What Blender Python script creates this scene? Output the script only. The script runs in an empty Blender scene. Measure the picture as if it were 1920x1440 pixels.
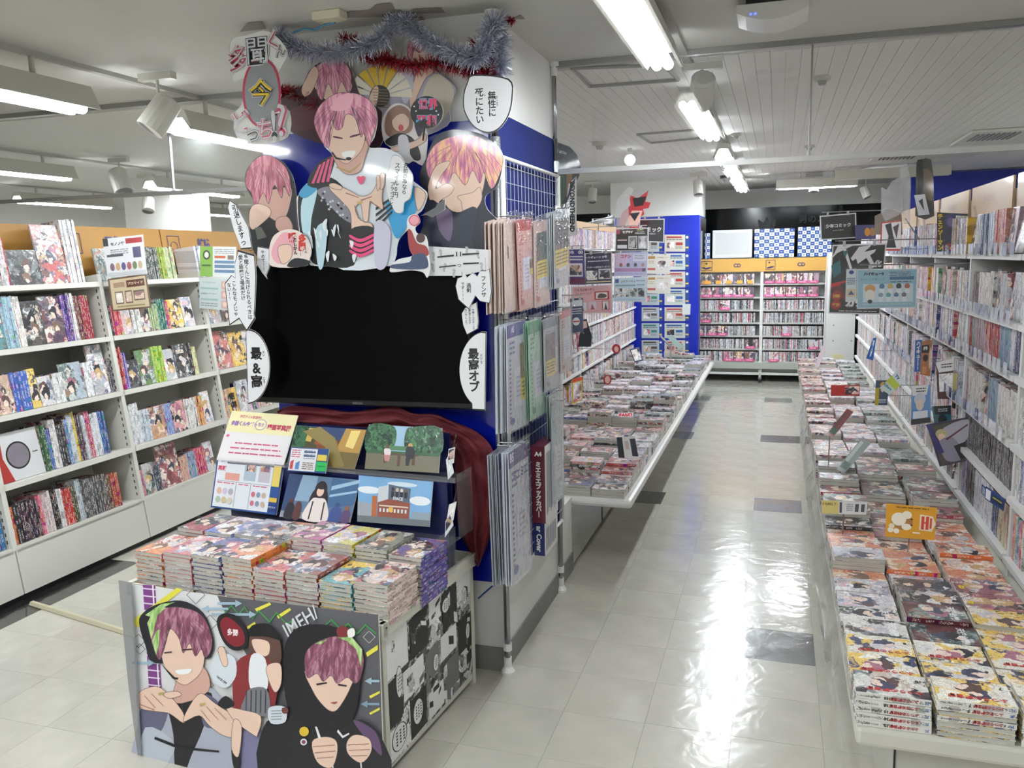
import bpy, math, random
from mathutils import Vector, Matrix
R = random.Random(7)
SC = bpy.context.scene
COL = SC.collection
# ------------------------------------------------------------------ camera
FOC = 1570.84                      # focal length in pixels of the 1920x1440 frame
CAM = Vector((0.7185, -2.793, 1.6568))
yaw, pitch, roll = 0.308318, 0.148553, -0.02226
fw = Vector((-math.sin(yaw)*math.cos(pitch), math.cos(yaw)*math.cos(pitch), -math.sin(pitch)))
rt0 = Vector((math.cos(yaw), math.sin(yaw), 0)); up0 = rt0.cross(fw)
rt = rt0*math.cos(roll)+up0*math.sin(roll); up = -rt0*math.sin(roll)+up0*math.cos(roll)
cd = bpy.data.cameras.new('camera'); cam = bpy.data.objects.new('camera', cd); COL.objects.link(cam)
m3 = Matrix((rt, up, -fw)).transposed(); cam.matrix_world = Matrix.Translation(CAM) @ m3.to_4x4()
cd.sensor_width = 36; cd.lens = 36*FOC/1920; cd.clip_start = .02
SC.camera = cam
# ------------------------------------------------------------------ world, exposure
w = bpy.data.worlds.new('world'); SC.world = w; w.use_nodes = True
w.node_tree.nodes['Background'].inputs[0].default_value = (.8, .82, .85, 1)
w.node_tree.nodes['Background'].inputs[1].default_value = .35
SC.view_settings.view_transform = 'Standard'; SC.view_settings.look = 'None'
SC.view_settings.gamma = 1; SC.view_settings.use_curve_mapping = False
SC.view_settings.exposure = -0.32
LAMP = 66.0                         # emission strength of the fluorescent tubes
SC.cycles.max_bounces = 6; SC.cycles.transparent_max_bounces = 10; SC.cycles.adaptive_threshold = .02
SC.cycles.sample_clamp_indirect = 6

# ------------------------------------------------------------------ geometry helpers
def Vv(*a): return Vector(a)
def hit(px, py, p0, n):             # the point of a plane seen at a pixel of the photograph
    d = fw + rt*((px-960)/FOC) - up*((py-720)/FOC)
    return CAM + d*((p0-CAM).dot(n)/d.dot(n))
def hx(px, py, x): return hit(px, py, Vv(x,0,0), Vv(1,0,0))
def hy(px, py, y): return hit(px, py, Vv(0,y,0), Vv(0,1,0))
def hz(px, py, z): return hit(px, py, Vv(0,0,z), Vv(0,0,1))
def tag(o, label=None, cat=None, group=None, kind=None):
    if label: o['label'] = label
    if cat: o['category'] = cat
    if group: o['group'] = group
    if kind: o['kind'] = kind
    return o
def empty(name, loc=(0,0,0)):
    o = bpy.data.objects.new(name, None); COL.objects.link(o); o.location = loc; o.empty_display_size = .05
    return o
class MB:
    def __init__(s): s.v=[]; s.f=[]; s.m=[]
    def poly(s, pts, m=0):
        k=len(s.v); s.v += [tuple(p) for p in pts]; s.f.append(tuple(range(k,k+len(pts)))); s.m.append(m); return s
    def box(s, x0,x1,y0,y1,z0,z1, m=0, M=None):
        P=[Vv(x,y,z) for z in (z0,z1) for y in (y0,y1) for x in (x0,x1)]
        if M: P=[M@p for p in P]
        k=len(s.v); s.v += [tuple(p) for p in P]
        for f in ((0,2,3,1),(4,5,7,6),(0,1,5,4),(2,6,7,3),(0,4,6,2),(1,3,7,5)): s.f.append(tuple(k+i for i in f)); s.m.append(m)
        return s
    def slab(s, pts, n, t, m=0, side=None):     # polygon extruded by t against n
        a=[Vector(p) for p in pts]; b=[p-n*t for p in a]; k=len(s.v); N=len(a)
        s.v += [tuple(p) for p in a+b]
        s.f.append(tuple(range(k,k+N))); s.m.append(m)
        s.f.append(tuple(range(k+2*N-1,k+N-1,-1))); s.m.append(m if side is None else side)
        for i in range(N):
            j=(i+1)%N; s.f.append((k+i,k+N+i,k+N+j,k+j)); s.m.append(m if side is None else side)
        return s
    def tube(s, pts, r, n=8, m=0, cap=True):
        pts=[Vector(p) for p in pts]; rings=[]
        rr = r if isinstance(r,(list,tuple)) else [r]*len(pts)
        for i,p in enumerate(pts):
            d=(pts[min(i+1,len(pts)-1)]-pts[max(i-1,0)]).normalized()
            a=d.cross(Vv(0,0,1)); a = a.normalized() if a.length>1e-3 else Vv(1,0,0); b=d.cross(a)
            k=len(s.v); s.v += [tuple(p+(a*math.cos(t)+b*math.sin(t))*rr[i]) for t in [2*math.pi*q/n for q in range(n)]]
            rings.append(k)
        for A,B in zip(rings,rings[1:]):
            for q in range(n):
                q2=(q+1)%n; s.f.append((A+q,A+q2,B+q2,B+q)); s.m.append(m)
        if cap:
            s.f.append(tuple(rings[0]+q for q in range(n))[::-1]); s.m.append(m)
            s.f.append(tuple(rings[-1]+q for q in range(n))); s.m.append(m)
        return s
    def mesh(s, name, mats):
        me=bpy.data.meshes.new(name); me.from_pydata(s.v,[],s.f)
        for mt in (mats if isinstance(mats,(list,tuple)) else [mats]): me.materials.append(mt)
        if any(s.m): me.polygons.foreach_set('material_index', s.m)
        me.update(); return me
    def build(s, name, mats, parent=None, smooth=False, bevel=0):
        me=s.mesh(name,mats)
        if smooth: me.polygons.foreach_set('use_smooth',[True]*len(me.polygons))
        o=bpy.data.objects.new(name,me); COL.objects.link(o)
        if parent: o.parent=parent
        if bevel:
            b=o.modifiers.new('b','BEVEL'); b.width=bevel; b.segments=2; b.limit_method='ANGLE'
        return o
def smooth_poly(pts, n=4):
    out=[]; N=len(pts)
    for i in range(N):
        p0,p1,p2,p3=[pts[(i+k)%N] for k in (-1,0,1,2)]
        for j in range(n):
            t=j/n
            out.append(tuple(.5*((2*b)+(-a+c)*t+(2*a-5*b+4*c-d)*t*t+(-a+3*b-3*c+d)*t**3) for a,b,c,d in zip(p0,p1,p2,p3)))
    return out
# ------------------------------------------------------------------ materials
def srgb(h):
    if isinstance(h,str):
        c=[int(h[i:i+2],16)/255 for i in (0,2,4)]
        return tuple(x/12.92 if x<=.04045 else ((x+.055)/1.055)**2.4 for x in c)+(1,)
    return tuple(h)+(1,) if len(h)==3 else h
_M={}
def newmat(name):
    m=bpy.data.materials.new(name); m.use_nodes=True; nt=m.node_tree; b=nt.nodes['Principled BSDF']
    return m,nt,b
def N(nt,t,**k):
    n=nt.nodes.new(t)
    for a,v in k.items(): setattr(n,a,v)
    return n
def mat(h, rough=.5, metal=0, coat=0, emit=0, alpha=1, name=None, var=.04, bump=0, bscale=30, trans=0, spec=.5):
    key=(h,rough,metal,coat,emit,alpha,var,bump,bscale,trans,spec)
    if key in _M: return _M[key]
    m,nt,b=newmat(name or 'surface_'+str(h)); c=srgb(h)
    b.inputs['Base Color'].default_value=c; b.inputs['Roughness'].default_value=rough
    b.inputs['Metallic'].default_value=metal; b.inputs['Coat Weight'].default_value=coat; b.inputs['Coat Roughness'].default_value=.06
    b.inputs['Specular IOR Level'].default_value=spec
    if trans: b.inputs['Transmission Weight'].default_value=trans; b.inputs['IOR'].default_value=1.2
    if emit: b.inputs['Emission Color'].default_value=c; b.inputs['Emission Strength'].default_value=emit
    if alpha<1: b.inputs['Alpha'].default_value=alpha
    if var and not emit:
        tc=N(nt,'ShaderNodeTexCoord'); no=N(nt,'ShaderNodeTexNoise'); no.inputs['Scale'].default_value=7; no.inputs['Detail'].default_value=5
        hs=N(nt,'ShaderNodeHueSaturation'); hs.inputs['Color'].default_value=c
        mr=N(nt,'ShaderNodeMapRange'); mr.inputs[3].default_value=1-var; mr.inputs[4].default_value=1+var
        L=nt.links.new; L(tc.outputs['Object'],no.inputs['Vector']); L(no.outputs['Fac'],mr.inputs[0]); L(mr.outputs[0],hs.inputs['Value']); L(hs.outputs[0],b.inputs['Base Color'])
    if bump:
        tc=N(nt,'ShaderNodeTexCoord'); no=N(nt,'ShaderNodeTexNoise'); no.inputs['Scale'].default_value=bscale; no.inputs['Detail'].default_value=3
        bp=N(nt,'ShaderNodeBump'); bp.inputs['Strength'].default_value=bump; bp.inputs['Distance'].default_value=.01
        L=nt.links.new; L(tc.outputs['Object'],no.inputs['Vector']); L(no.outputs['Fac'],bp.inputs['Height']); L(bp.outputs[0],b.inputs['Normal'])
    _M[key]=m; return m
def glassy(name, h='ffffff', tintamt=.08, rough=.03, bump=0):
    # thin clear plastic or glass sheet: mostly see-through with a glossy skin
    m=bpy.data.materials.new(name); m.use_nodes=True; nt=m.node_tree; nt.nodes.clear(); L=nt.links.new
    out=N(nt,'ShaderNodeOutputMaterial'); tr=N(nt,'ShaderNodeBsdfTransparent'); gl=N(nt,'ShaderNodeBsdfGlossy'); df=N(nt,'ShaderNodeBsdfDiffuse')
    fr=N(nt,'ShaderNodeLayerWeight'); pw_=N(nt,'ShaderNodeMath',operation='POWER'); pw_.inputs[1].default_value=3.5; ml_=N(nt,'ShaderNodeMath',operation='MULTIPLY_ADD'); ml_.inputs[1].default_value=.4; ml_.inputs[2].default_value=.035
    gl.inputs['Roughness'].default_value=rough; df.inputs[0].default_value=srgb(h); gl.inputs[0].default_value=(1,1,1,1)
    m1=N(nt,'ShaderNodeMixShader'); m1.inputs[0].default_value=tintamt; m2=N(nt,'ShaderNodeMixShader')
    L(tr.outputs[0],m1.inputs[1]); L(df.outputs[0],m1.inputs[2]); L(m1.outputs[0],m2.inputs[1]); L(gl.outputs[0],m2.inputs[2]); L(fr.outputs['Facing'],pw_.inputs[0]); L(pw_.outputs[0],ml_.inputs[0]); L(ml_.outputs[0],m2.inputs[0]); L(m2.outputs[0],out.inputs[0])
    if bump:
        tc=N(nt,'ShaderNodeTexCoord'); no=N(nt,'ShaderNodeTexNoise'); no.inputs['Scale'].default_value=26; no.inputs['Detail'].default_value=2
        bp=N(nt,'ShaderNodeBump'); bp.inputs['Strength'].default_value=bump; bp.inputs['Distance'].default_value=.01
        L(tc.outputs['Object'],no.inputs['Vector']); L(no.outputs['Fac'],bp.inputs['Height'])
        for q in (gl,fr): L(bp.outputs[0],q.inputs['Normal'])
    return m
def rnd_nodes(nt):                   # one random number per object and per loose piece
    L=nt.links.new
    oi=N(nt,'ShaderNodeObjectInfo'); ge=N(nt,'ShaderNodeNewGeometry'); ad=N(nt,'ShaderNodeMath',operation='ADD'); fr=N(nt,'ShaderNodeMath',operation='FRACT')
    L(oi.outputs['Random'],ad.inputs[0]); L(ge.outputs['Random Per Island'],ad.inputs[1]); L(ad.outputs[0],fr.inputs[0])
    return oi, (oi.outputs['Random'], fr.outputs[0])
def ramp(nt, cols, interp='CONSTANT', pos=None):
    r=N(nt,'ShaderNodeValToRGB'); r.color_ramp.interpolation=interp; e=r.color_ramp.elements
    n=len(cols)
    for i,c in enumerate(cols):
        p = pos[i] if pos else i/n
        if i<2: el=e[i]; el.position=p
        else: el=e.new(p)
        el.color=srgb(c)
    return r
def art_mat(name, pal, scale=20, use_obj=.25, gloss=True, line=.5, pieces=False, dim=1.0):
    """printed cover illustration: soft many-coloured shapes with dark line work, different on every copy"""
    m,nt,b=newmat(name); L=nt.links.new
    oi,(orr,fr)=rnd_nodes(nt); rr = fr if pieces else orr
    tc=N(nt,'ShaderNodeTexCoord')
    mu=N(nt,'ShaderNodeMath',operation='MULTIPLY'); mu.inputs[1].default_value=53.7; L(rr,mu.inputs[0])
    cb=N(nt,'ShaderNodeCombineXYZ'); L(mu.outputs[0],cb.inputs[0]); L(mu.outputs[0],cb.inputs[1])
    va=N(nt,'ShaderNodeVectorMath',operation='ADD'); L(tc.outputs['Object'],va.inputs[0]); L(cb.outputs[0],va.inputs[1])
    n1=N(nt,'ShaderNodeTexNoise'); n1.inputs['Scale'].default_value=scale*.8; n1.inputs['Detail'].default_value=3; L(va.outputs[0],n1.inputs['Vector'])
    sc=N(nt,'ShaderNodeVectorMath',operation='SCALE'); sc.inputs['Scale'].default_value=2.6/scale; L(n1.outputs['Color'],sc.inputs[0])
    vb=N(nt,'ShaderNodeVectorMath',operation='ADD'); L(va.outputs[0],vb.inputs[0]); L(sc.outputs[0],vb.inputs[1])
    nA=N(nt,'ShaderNodeTexVoronoi'); nA.inputs['Scale'].default_value=scale*.85; nA.inputs['Randomness'].default_value=1; L(vb.outputs[0],nA.inputs['Vector'])
    spA=N(nt,'ShaderNodeSeparateColor'); L(nA.outputs['Color'],spA.inputs[0]); rp=ramp(nt,pal); L(spA.outputs[0],rp.inputs[0])
    vo2=N(nt,'ShaderNodeTexVoronoi',feature='SMOOTH_F1'); vo2.inputs['Scale'].default_value=scale*2.2; vo2.inputs['Smoothness'].default_value=.35; L(vb.outputs[0],vo2.inputs['Vector'])
    sp2=N(nt,'ShaderNodeSeparateColor'); L(vo2.outputs['Color'],sp2.inputs[0])
    rp2=ramp(nt,pal[::-1]); L(sp2.outputs[1],rp2.inputs[0])
    gt=N(nt,'ShaderNodeMapRange'); gt.inputs[1].default_value=.62; gt.inputs[2].default_value=.72; gt.inputs[4].default_value=.8; L(sp2.outputs[2],gt.inputs[0])
    mx=N(nt,'ShaderNodeMix',data_type='RGBA'); L(gt.outputs[0],mx.inputs[0]); L(rp.outputs[0],mx.inputs[6]); L(rp2.outputs[0],mx.inputs[7])
    nO=N(nt,'ShaderNodeTexNoise'); nO.inputs['Scale'].default_value=scale*.35; L(va.outputs[0],nO.inputs['Vector'])
    g3=N(nt,'ShaderNodeMapRange'); g3.inputs[1].default_value=.62-use_obj*.5; g3.inputs[2].default_value=.66-use_obj*.5; g3.inputs[4].default_value=.85 if use_obj else 0; L(nO.outputs['Fac'],g3.inputs[0])
    mo=N(nt,'ShaderNodeMix',data_type='RGBA'); L(g3.outputs[0],mo.inputs[0]); L(mx.outputs[2],mo.inputs[6]); L(oi.outputs['Color'],mo.inputs[7])
    if not pieces and gloss and use_obj:      # drawn heads: hair mass and pale face, placed differently on every cover
        def rn_(k):
            q=N(nt,'ShaderNodeMath',operation='MULTIPLY'); q.inputs[1].default_value=k; L(rr,q.inputs[0]); f_=N(nt,'ShaderNodeMath',operation='FRACT'); L(q.outputs[0],f_.inputs[0]); return f_.outputs[0]
        hair=ramp(nt,['2c2a34','7a5a48','c9c4cc','a8607a','3a3f5c','c8a060','5a3a3a','22242c'])
        for hk,(k1,k2,ox) in enumerate(((7.31,3.77,.012),(11.9,5.23,-.022))[:2]):
            cbx=N(nt,'ShaderNodeCombineXYZ'); 
            for ax,kk,am,of in ((0,k1,.05,-.025),(1,k2,.05,ox-.025)):
                mm_=N(nt,'ShaderNodeMath',operation='MULTIPLY_ADD'); mm_.inputs[1].default_value=am; mm_.inputs[2].default_value=of; L(rn_(kk),mm_.inputs[0]); L(mm_.outputs[0],cbx.inputs[ax])
            w1=N(nt,'ShaderNodeVectorMath',operation='MULTIPLY'); w1.inputs[1].default_value=(1,.85,0); 
            sb=N(nt,'ShaderNodeVectorMath',operation='SUBTRACT'); L(tc.outputs['Object'],w1.inputs[0]); L(w1.outputs[0],sb.inputs[0]); L(cbx.outputs[0],sb.inputs[1])
            nz=N(nt,'ShaderNodeVectorMath',operation='SCALE'); nz.inputs['Scale'].default_value=.05; L(n1.outputs['Color'],nz.inputs[0])
            s2=N(nt,'ShaderNodeVectorMath',operation='ADD'); L(sb.outputs[0],s2.inputs[0]); L(nz.outputs[0],s2.inputs[1]); s3=N(nt,'ShaderNodeVectorMath',operation='ADD'); s3.inputs[1].default_value=(-.025,-.025,0); L(s2.outputs[0],s3.inputs[0])
            mz=N(nt,'ShaderNodeVectorMath',operation='MULTIPLY'); mz.inputs[1].default_value=(1,1,0); L(s3.outputs[0],mz.inputs[0])
            ln=N(nt,'ShaderNodeVectorMath',operation='LENGTH'); L(mz.outputs[0],ln.inputs[0])
            for rad,kind in ((.027,'hair'),(.015,'face')):
                if kind=='face':
                    o9=N(nt,'ShaderNodeVectorMath',operation='ADD'); o9.inputs[1].default_value=(.004,.012,0); L(mz.outputs[0],o9.inputs[0]); ln=N(nt,'ShaderNodeVectorMath',operation='LENGTH'); L(o9.outputs[0],ln.inputs[0])
                lt_=N(nt,'ShaderNodeMath',operation='LESS_THAN'); lt_.inputs[1].default_value=rad; L(ln.outputs['Value'],lt_.inputs[0])
                m9=N(nt,'ShaderNodeMix',data_type='RGBA'); L(lt_.outputs[0],m9.inputs[0]); L(mo.outputs[2],m9.inputs[6])
                if kind=='hair':
                    h9=N(nt,'ShaderNodeValToRGB'); h9.color_ramp.interpolation='CONSTANT'
                    e9=h9.color_ramp.elements; cs=['2c2a34','7a5a48','c9c4cc','a8607a','3a3f5c','c8a060','5a3a3a','22242c']
                    for i9,c9 in enumerate(cs):
                        el=e9[i9] if i9<2 else e9.new(i9/8); el.position=i9/8; el.color=srgb(c9)
                    L(rn_(k1*1.7+hk),h9.inputs[0]); L(h9.outputs[0],m9.inputs[7])
                else: m9.inputs[7].default_value=srgb('ecd0bd')
                mo=m9
    # strands and folds
    wv=N(nt,'ShaderNodeTexNoise'); wv.inputs['Scale'].default_value=scale*3; wv.inputs['Detail'].default_value=4; wv.inputs['Distortion'].default_value=1.5; L(va.outputs[0],wv.inputs['Vector'])
    mr=N(nt,'ShaderNodeMapRange'); mr.inputs[1].default_value=.35; mr.inputs[2].default_value=.65; mr.inputs[3].default_value=.8; mr.inputs[4].default_value=1.14; L(wv.outputs['Fac'],mr.inputs[0])
    ve=N(nt,'ShaderNodeTexVoronoi',feature='DISTANCE_TO_EDGE'); ve.inputs['Scale'].default_value=scale*(.9 if scale>14 else 1.3); L(vb.outputs[0],ve.inputs['Vector'])
    le=N(nt,'ShaderNodeMapRange'); le.inputs[1].default_value=.0; le.inputs[2].default_value=.035; le.inputs[3].default_value=1-line; le.inputs[4].default_value=1; L(ve.outputs['Distance'],le.inputs[0])
    m4=N(nt,'ShaderNodeMath',operation='MULTIPLY'); L(mr.outputs[0],m4.inputs[0]); L(le.outputs[0],m4.inputs[1])
    m5=N(nt,'ShaderNodeMath',operation='MULTIPLY'); m5.inputs[1].default_value=dim; L(m4.outputs[0],m5.inputs[0])
    hs=N(nt,'ShaderNodeHueSaturation'); hs.inputs['Saturation'].default_value=.86; L(mo.outputs[2],hs.inputs['Color']); L(m5.outputs[0],hs.inputs['Value'])
    L(hs.outputs[0],b.inputs['Base Color']); b.inputs['Roughness'].default_value=.35
    if gloss:
        b.inputs['Coat Weight'].default_value=.45; b.inputs['Coat Roughness'].default_value=.07
        nb=N(nt,'ShaderNodeTexNoise'); nb.inputs['Scale'].default_value=34; nb.inputs['Detail'].default_value=2; nb.inputs['Distortion'].default_value=1; L(va.outputs[0],nb.inputs['Vector'])
        bp=N(nt,'ShaderNodeBump'); bp.inputs['Strength'].default_value=.35; bp.inputs['Distance'].default_value=.006; L(nb.outputs['Fac'],bp.inputs['Height']); L(bp.outputs[0],b.inputs['Coat Normal'])
    return m
def spine_mat(name, pal=None, pieces=False, axis=1, along=230, across=420):
    """printed spine: ground colour, columns of small print, a band in another tone at the foot"""
    m,nt,b=newmat(name); L=nt.links.new
    oi,(orr,fr)=rnd_nodes(nt); rr=fr if pieces else orr
    tc=N(nt,'ShaderNodeTexCoord')
    if pal: rp=ramp(nt,pal); L(rr,rp.inputs[0]); base=rp.outputs[0]
    else: base=oi.outputs['Color']
    mu=N(nt,'ShaderNodeMath',operation='MULTIPLY'); mu.inputs[1].default_value=91.3; L(rr,mu.inputs[0])
    cb=N(nt,'ShaderNodeCombineXYZ'); [L(mu.outputs[0],cb.inputs[i]) for i in range(3)]
    va=N(nt,'ShaderNodeVectorMath',operation='ADD'); L(tc.outputs['Object'],va.inputs[0]); L(cb.outputs[0],va.inputs[1])
    mp=N(nt,'ShaderNodeVectorMath',operation='MULTIPLY'); s=[across]*3; s[axis]=along; mp.inputs[1].default_value=s; L(va.outputs[0],mp.inputs[0])
    no=N(nt,'ShaderNodeTexNoise'); no.inputs['Scale'].default_value=1; no.inputs['Detail'].default_value=1; L(mp.outputs[0],no.inputs['Vector'])
    g=N(nt,'ShaderNodeMath',operation='GREATER_THAN'); g.inputs[1].default_value=.54; L(no.outputs['Fac'],g.inputs[0])
    m2=N(nt,'ShaderNodeVectorMath',operation='MULTIPLY'); s=[0]*3; s[axis]=26; m2.inputs[1].default_value=s; L(va.outputs[0],m2.inputs[0])
    n2=N(nt,'ShaderNodeTexNoise'); n2.inputs['Scale'].default_value=1; n2.inputs['Detail'].default_value=0; L(m2.outputs[0],n2.inputs['Vector'])
    g2=N(nt,'ShaderNodeMath',operation='GREATER_THAN'); g2.inputs[1].default_value=.47; L(n2.outputs['Fac'],g2.inputs[0])
    ink=N(nt,'ShaderNodeMath',operation='MULTIPLY'); L(g.outputs[0],ink.inputs[0]); L(g2.outputs[0],ink.inputs[1])
    if not pieces:
        sx=N(nt,'ShaderNodeSeparateXYZ'); L(tc.outputs['Generated'],sx.inputs[0]); ab=N(nt,'ShaderNodeMath',operation='SUBTRACT'); ab.inputs[1].default_value=.5; L(sx.outputs[2],ab.inputs[0]); a2=N(nt,'ShaderNodeMath',operation='ABSOLUTE'); L(ab.outputs[0],a2.inputs[0]); l2_=N(nt,'ShaderNodeMath',operation='LESS_THAN'); l2_.inputs[1].default_value=.27; L(a2.outputs[0],l2_.inputs[0])
        i2=N(nt,'ShaderNodeMath',operation='MULTIPLY'); L(ink.outputs[0],i2.inputs[0]); L(l2_.outputs[0],i2.inputs[1]); ink=i2
    i3=N(nt,'ShaderNodeMath',operation='MULTIPLY'); i3.inputs[1].default_value=.8; L(ink.outputs[0],i3.inputs[0]); ink=i3
    bw=N(nt,'ShaderNodeRGBToBW'); L(base,bw.inputs[0])
    lt=N(nt,'ShaderNodeMath',operation='LESS_THAN'); lt.inputs[1].default_value=.3; L(bw.outputs[0],lt.inputs[0])
    ic=N(nt,'ShaderNodeMix',data_type='RGBA'); L(lt.outputs[0],ic.inputs[0]); ic.inputs[6].default_value=srgb('2a2030'); ic.inputs[7].default_value=srgb('e8e6e0')
    # colour bands
    n3=N(nt,'ShaderNodeTexNoise'); n3.inputs['Scale'].default_value=.6; n3.inputs['Detail'].default_value=0; L(m2.outputs[0],n3.inputs['Vector'])
    g3=N(nt,'ShaderNodeMath',operation='GREATER_THAN'); g3.inputs[1].default_value=.6; L(n3.outputs['Fac'],g3.inputs[0])
    hs=N(nt,'ShaderNodeHueSaturation'); hs.inputs['Saturation'].default_value=1.3; hs.inputs['Value'].default_value=.65; L(base,hs.inputs['Color']); L(n2.outputs['Fac'],hs.inputs['Hue'])
    mb=N(nt,'ShaderNodeMix',data_type='RGBA'); L(g3.outputs[0],mb.inputs[0]); L(base,mb.inputs[6]); L(hs.outputs[0],mb.inputs[7])
    mx=N(nt,'ShaderNodeMix',data_type='RGBA'); L(ink.outputs[0],mx.inputs[0]); L(mb.outputs[2],mx.inputs[6]); L(ic.outputs[2],mx.inputs[7])
    L(mx.outputs[2],b.inputs['Base Color']); b.inputs['Roughness'].default_value=.4; b.inputs['Coat Weight'].default_value=.2; b.inputs['Coat Roughness'].default_value=.1
    return m
def pages_mat():
    m,nt,b=newmat('page_edges'); L=nt.links.new
    tc=N(nt,'ShaderNodeTexCoord'); mp=N(nt,'ShaderNodeVectorMath',operation='MULTIPLY'); mp.inputs[1].default_value=(14,14,900); L(tc.outputs['Object'],mp.inputs[0])
    no=N(nt,'ShaderNodeTexNoise'); no.inputs['Scale'].default_value=1; no.inputs['Detail'].default_value=3; L(mp.outputs[0],no.inputs['Vector'])
    rp=ramp(nt,['98968f','c6c4bb','b2b0a7'],'LINEAR',[.3,.55,.75]); L(no.outputs['Fac'],rp.inputs[0]); L(rp.outputs[0],b.inputs['Base Color']); b.inputs['Roughness'].default_value=.55
    b.inputs['Coat Weight'].default_value=.5; b.inputs['Coat Roughness'].default_value=.12
    nb=N(nt,'ShaderNodeTexNoise'); nb.inputs['Scale'].default_value=60; L(tc.outputs['Object'],nb.inputs['Vector'])
    bp=N(nt,'ShaderNodeBump'); bp.inputs['Strength'].default_value=.5; bp.inputs['Distance'].default_value=.006; L(nb.outputs['Fac'],bp.inputs['Height']); L(bp.outputs[0],b.inputs['Coat Normal'])
    return m
WHITE=mat('d9d8d0',.45,name='painted_steel_white',var=.02); CREAM=mat('cfcdc2',.4,name='cream_steel',var=.03)
BLUE=mat('0a1f96',.28,coat=.3,name='blue_panel',var=.05); NAVY=mat('10184a',.35,name='navy_board')
GREYB=mat('7f7f7b',.6,name='grey_baseboard'); CHROME=mat('b8bcc0',.25,1,name='chrome',var=0); BLACK=mat('08080a',.4,name='black')
PAGES=pages_mat(); PAPER=mat('e6e6e2',.5,name='white_paper',var=.01); CLEAR=glassy('clear_plastic',tintamt=.03); WRAP=glassy('crinkled_clear_wrap',tintamt=.015,rough=.05,bump=.9); SLEEVE=glassy('clear_sleeve_plastic',tintamt=.008,rough=.08); GLASS=glassy('smoke_curtain_glass','dfe6e4',.03,.01)
DARKP=glassy('tinted_acrylic','8890a0',.3)
PALA=['2b2d3f','e9c9b4','8a4a5a','f0ece6','c9606c','5a6a8a','f4e6da','b99a6a','33303a','e8b8b0','dcdce0','6f4640']
PALY=['e9c02a','2b2c3c','e9c02a','e9c02a','f0ece0','e6b91e','34406e','e9c02a','e6b91e','e6d8c0','e9c02a','3a3f58']
PALO=['d9712a','eec9a0','f1e7d8','c2482c','e8a24a','f4efe6','6a4a3c','e8d0b8','dd8a3a','f0ece6']
PALD=['22242c','6a6f78','d8d4cf','3b4a44','8a8f90','4c3a42','c7b3a4','2c3038','777f84','e4e0dc']
PALG=['3f5654','7f918e','c9cfca','526a68','93a6a2','9a6f5a','d7d0c6','38484a','6f8482','b9c4c0']
PALP=['e9e6ea','c9b9c4','f0edf0','8a93ac','d8c9cc','e9d9cf','aab6c8','e2a8b0','f4f2f4','6a6f88']
SCL=34
ART=dict(a=art_mat('cover_art_mixed',PALA,SCL),y=art_mat('cover_art_yellow',PALY,SCL),o=art_mat('cover_art_orange',PALO,SCL),d=art_mat('cover_art_dark',PALD,SCL),g=art_mat('cover_art_grey_green',PALG,SCL),p=art_mat('cover_art_pale',PALP,SCL))
ART2={k:art_mat('cover_art_pieces_'+k,p,SCL,pieces=True,use_obj=0) for k,p in dict(a=PALA,p=PALP,d=PALD,g=PALG).items()}
BIGART=art_mat('large_print_art',PALA,9,.2); BWART=art_mat('monochrome_comic_panels',['1c1c1e','e6e6e4','8c8c8c','f2f2f0','3a3a3c','c9c9c8','151516','dcdcda'],16,0,True,.8,True)
SPINE=spine_mat('book_spine'); SPALL=['e6e4e0','c8ccd6','d9d4cc','3a4a7a','e6e6ea','a83a44','d8b040','2a2a34','e9e2e4','7a4a8a','dfe3e8','4a8a6a','e8e4da','c0607a','e2e2e6','5a7ab0','222228','e4a070','efefef']
SPINE_M=spine_mat('mixed_spines',SPALL,True,2); 
# ------------------------------------------------------------------ text
_T={}
def glyphs(s, bold=.02, vertical=False, lead=1.0):
    k=(s,bold,vertical)
    if k in _T: return _T[k]
    c=bpy.data.curves.new('t','FONT'); c.body='\n'.join(s.replace('ー','｜')) if vertical else s
    c.size=1; c.offset=bold; c.resolution_u=2; c.align_x='CENTER'; c.align_y='CENTER'; c.space_line=lead*.95
    o=bpy.data.objects.new('t',c); me=o.to_mesh(); v=[x.co.copy() for x in me.vertices]; f=[tuple(p.vertices) for p in me.polygons]
    o.to_mesh_clear(); bpy.data.objects.remove(o); bpy.data.curves.remove(c)
    if v:
        x0=min(p.x for p in v);x1=max(p.x for p in v);y0=min(p.y for p in v);y1=max(p.y for p in v)
        v=[((p.x-(x0+x1)/2),(p.y-(y0+y1)/2)) for p in v]; d=(x1-x0,y1-y0)
    else: d=(1,1)
    _T[k]=(v,f,d); return _T[k]
def put_text(mb, s, o, ux, uy, wid=None, hgt=None, bold=.02, vertical=False, m=0, stretch=False):
    """adds flat lettering centred at o; ux, uy unit directions; fitted to wid x hgt metres"""
    v,f,d=glyphs(s,bold,vertical); sx=(wid/d[0]) if wid else 9; sy=(hgt/d[1]) if hgt else 9
    if not stretch: sx=sy=min(sx,sy)
    k=len(mb.v); mb.v += [tuple(o+ux*(x*sx)+uy*(y*sy)) for x,y in v]; mb.f += [tuple(k+i for i in q) for q in f]; mb.m += [m]*len(f)
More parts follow.
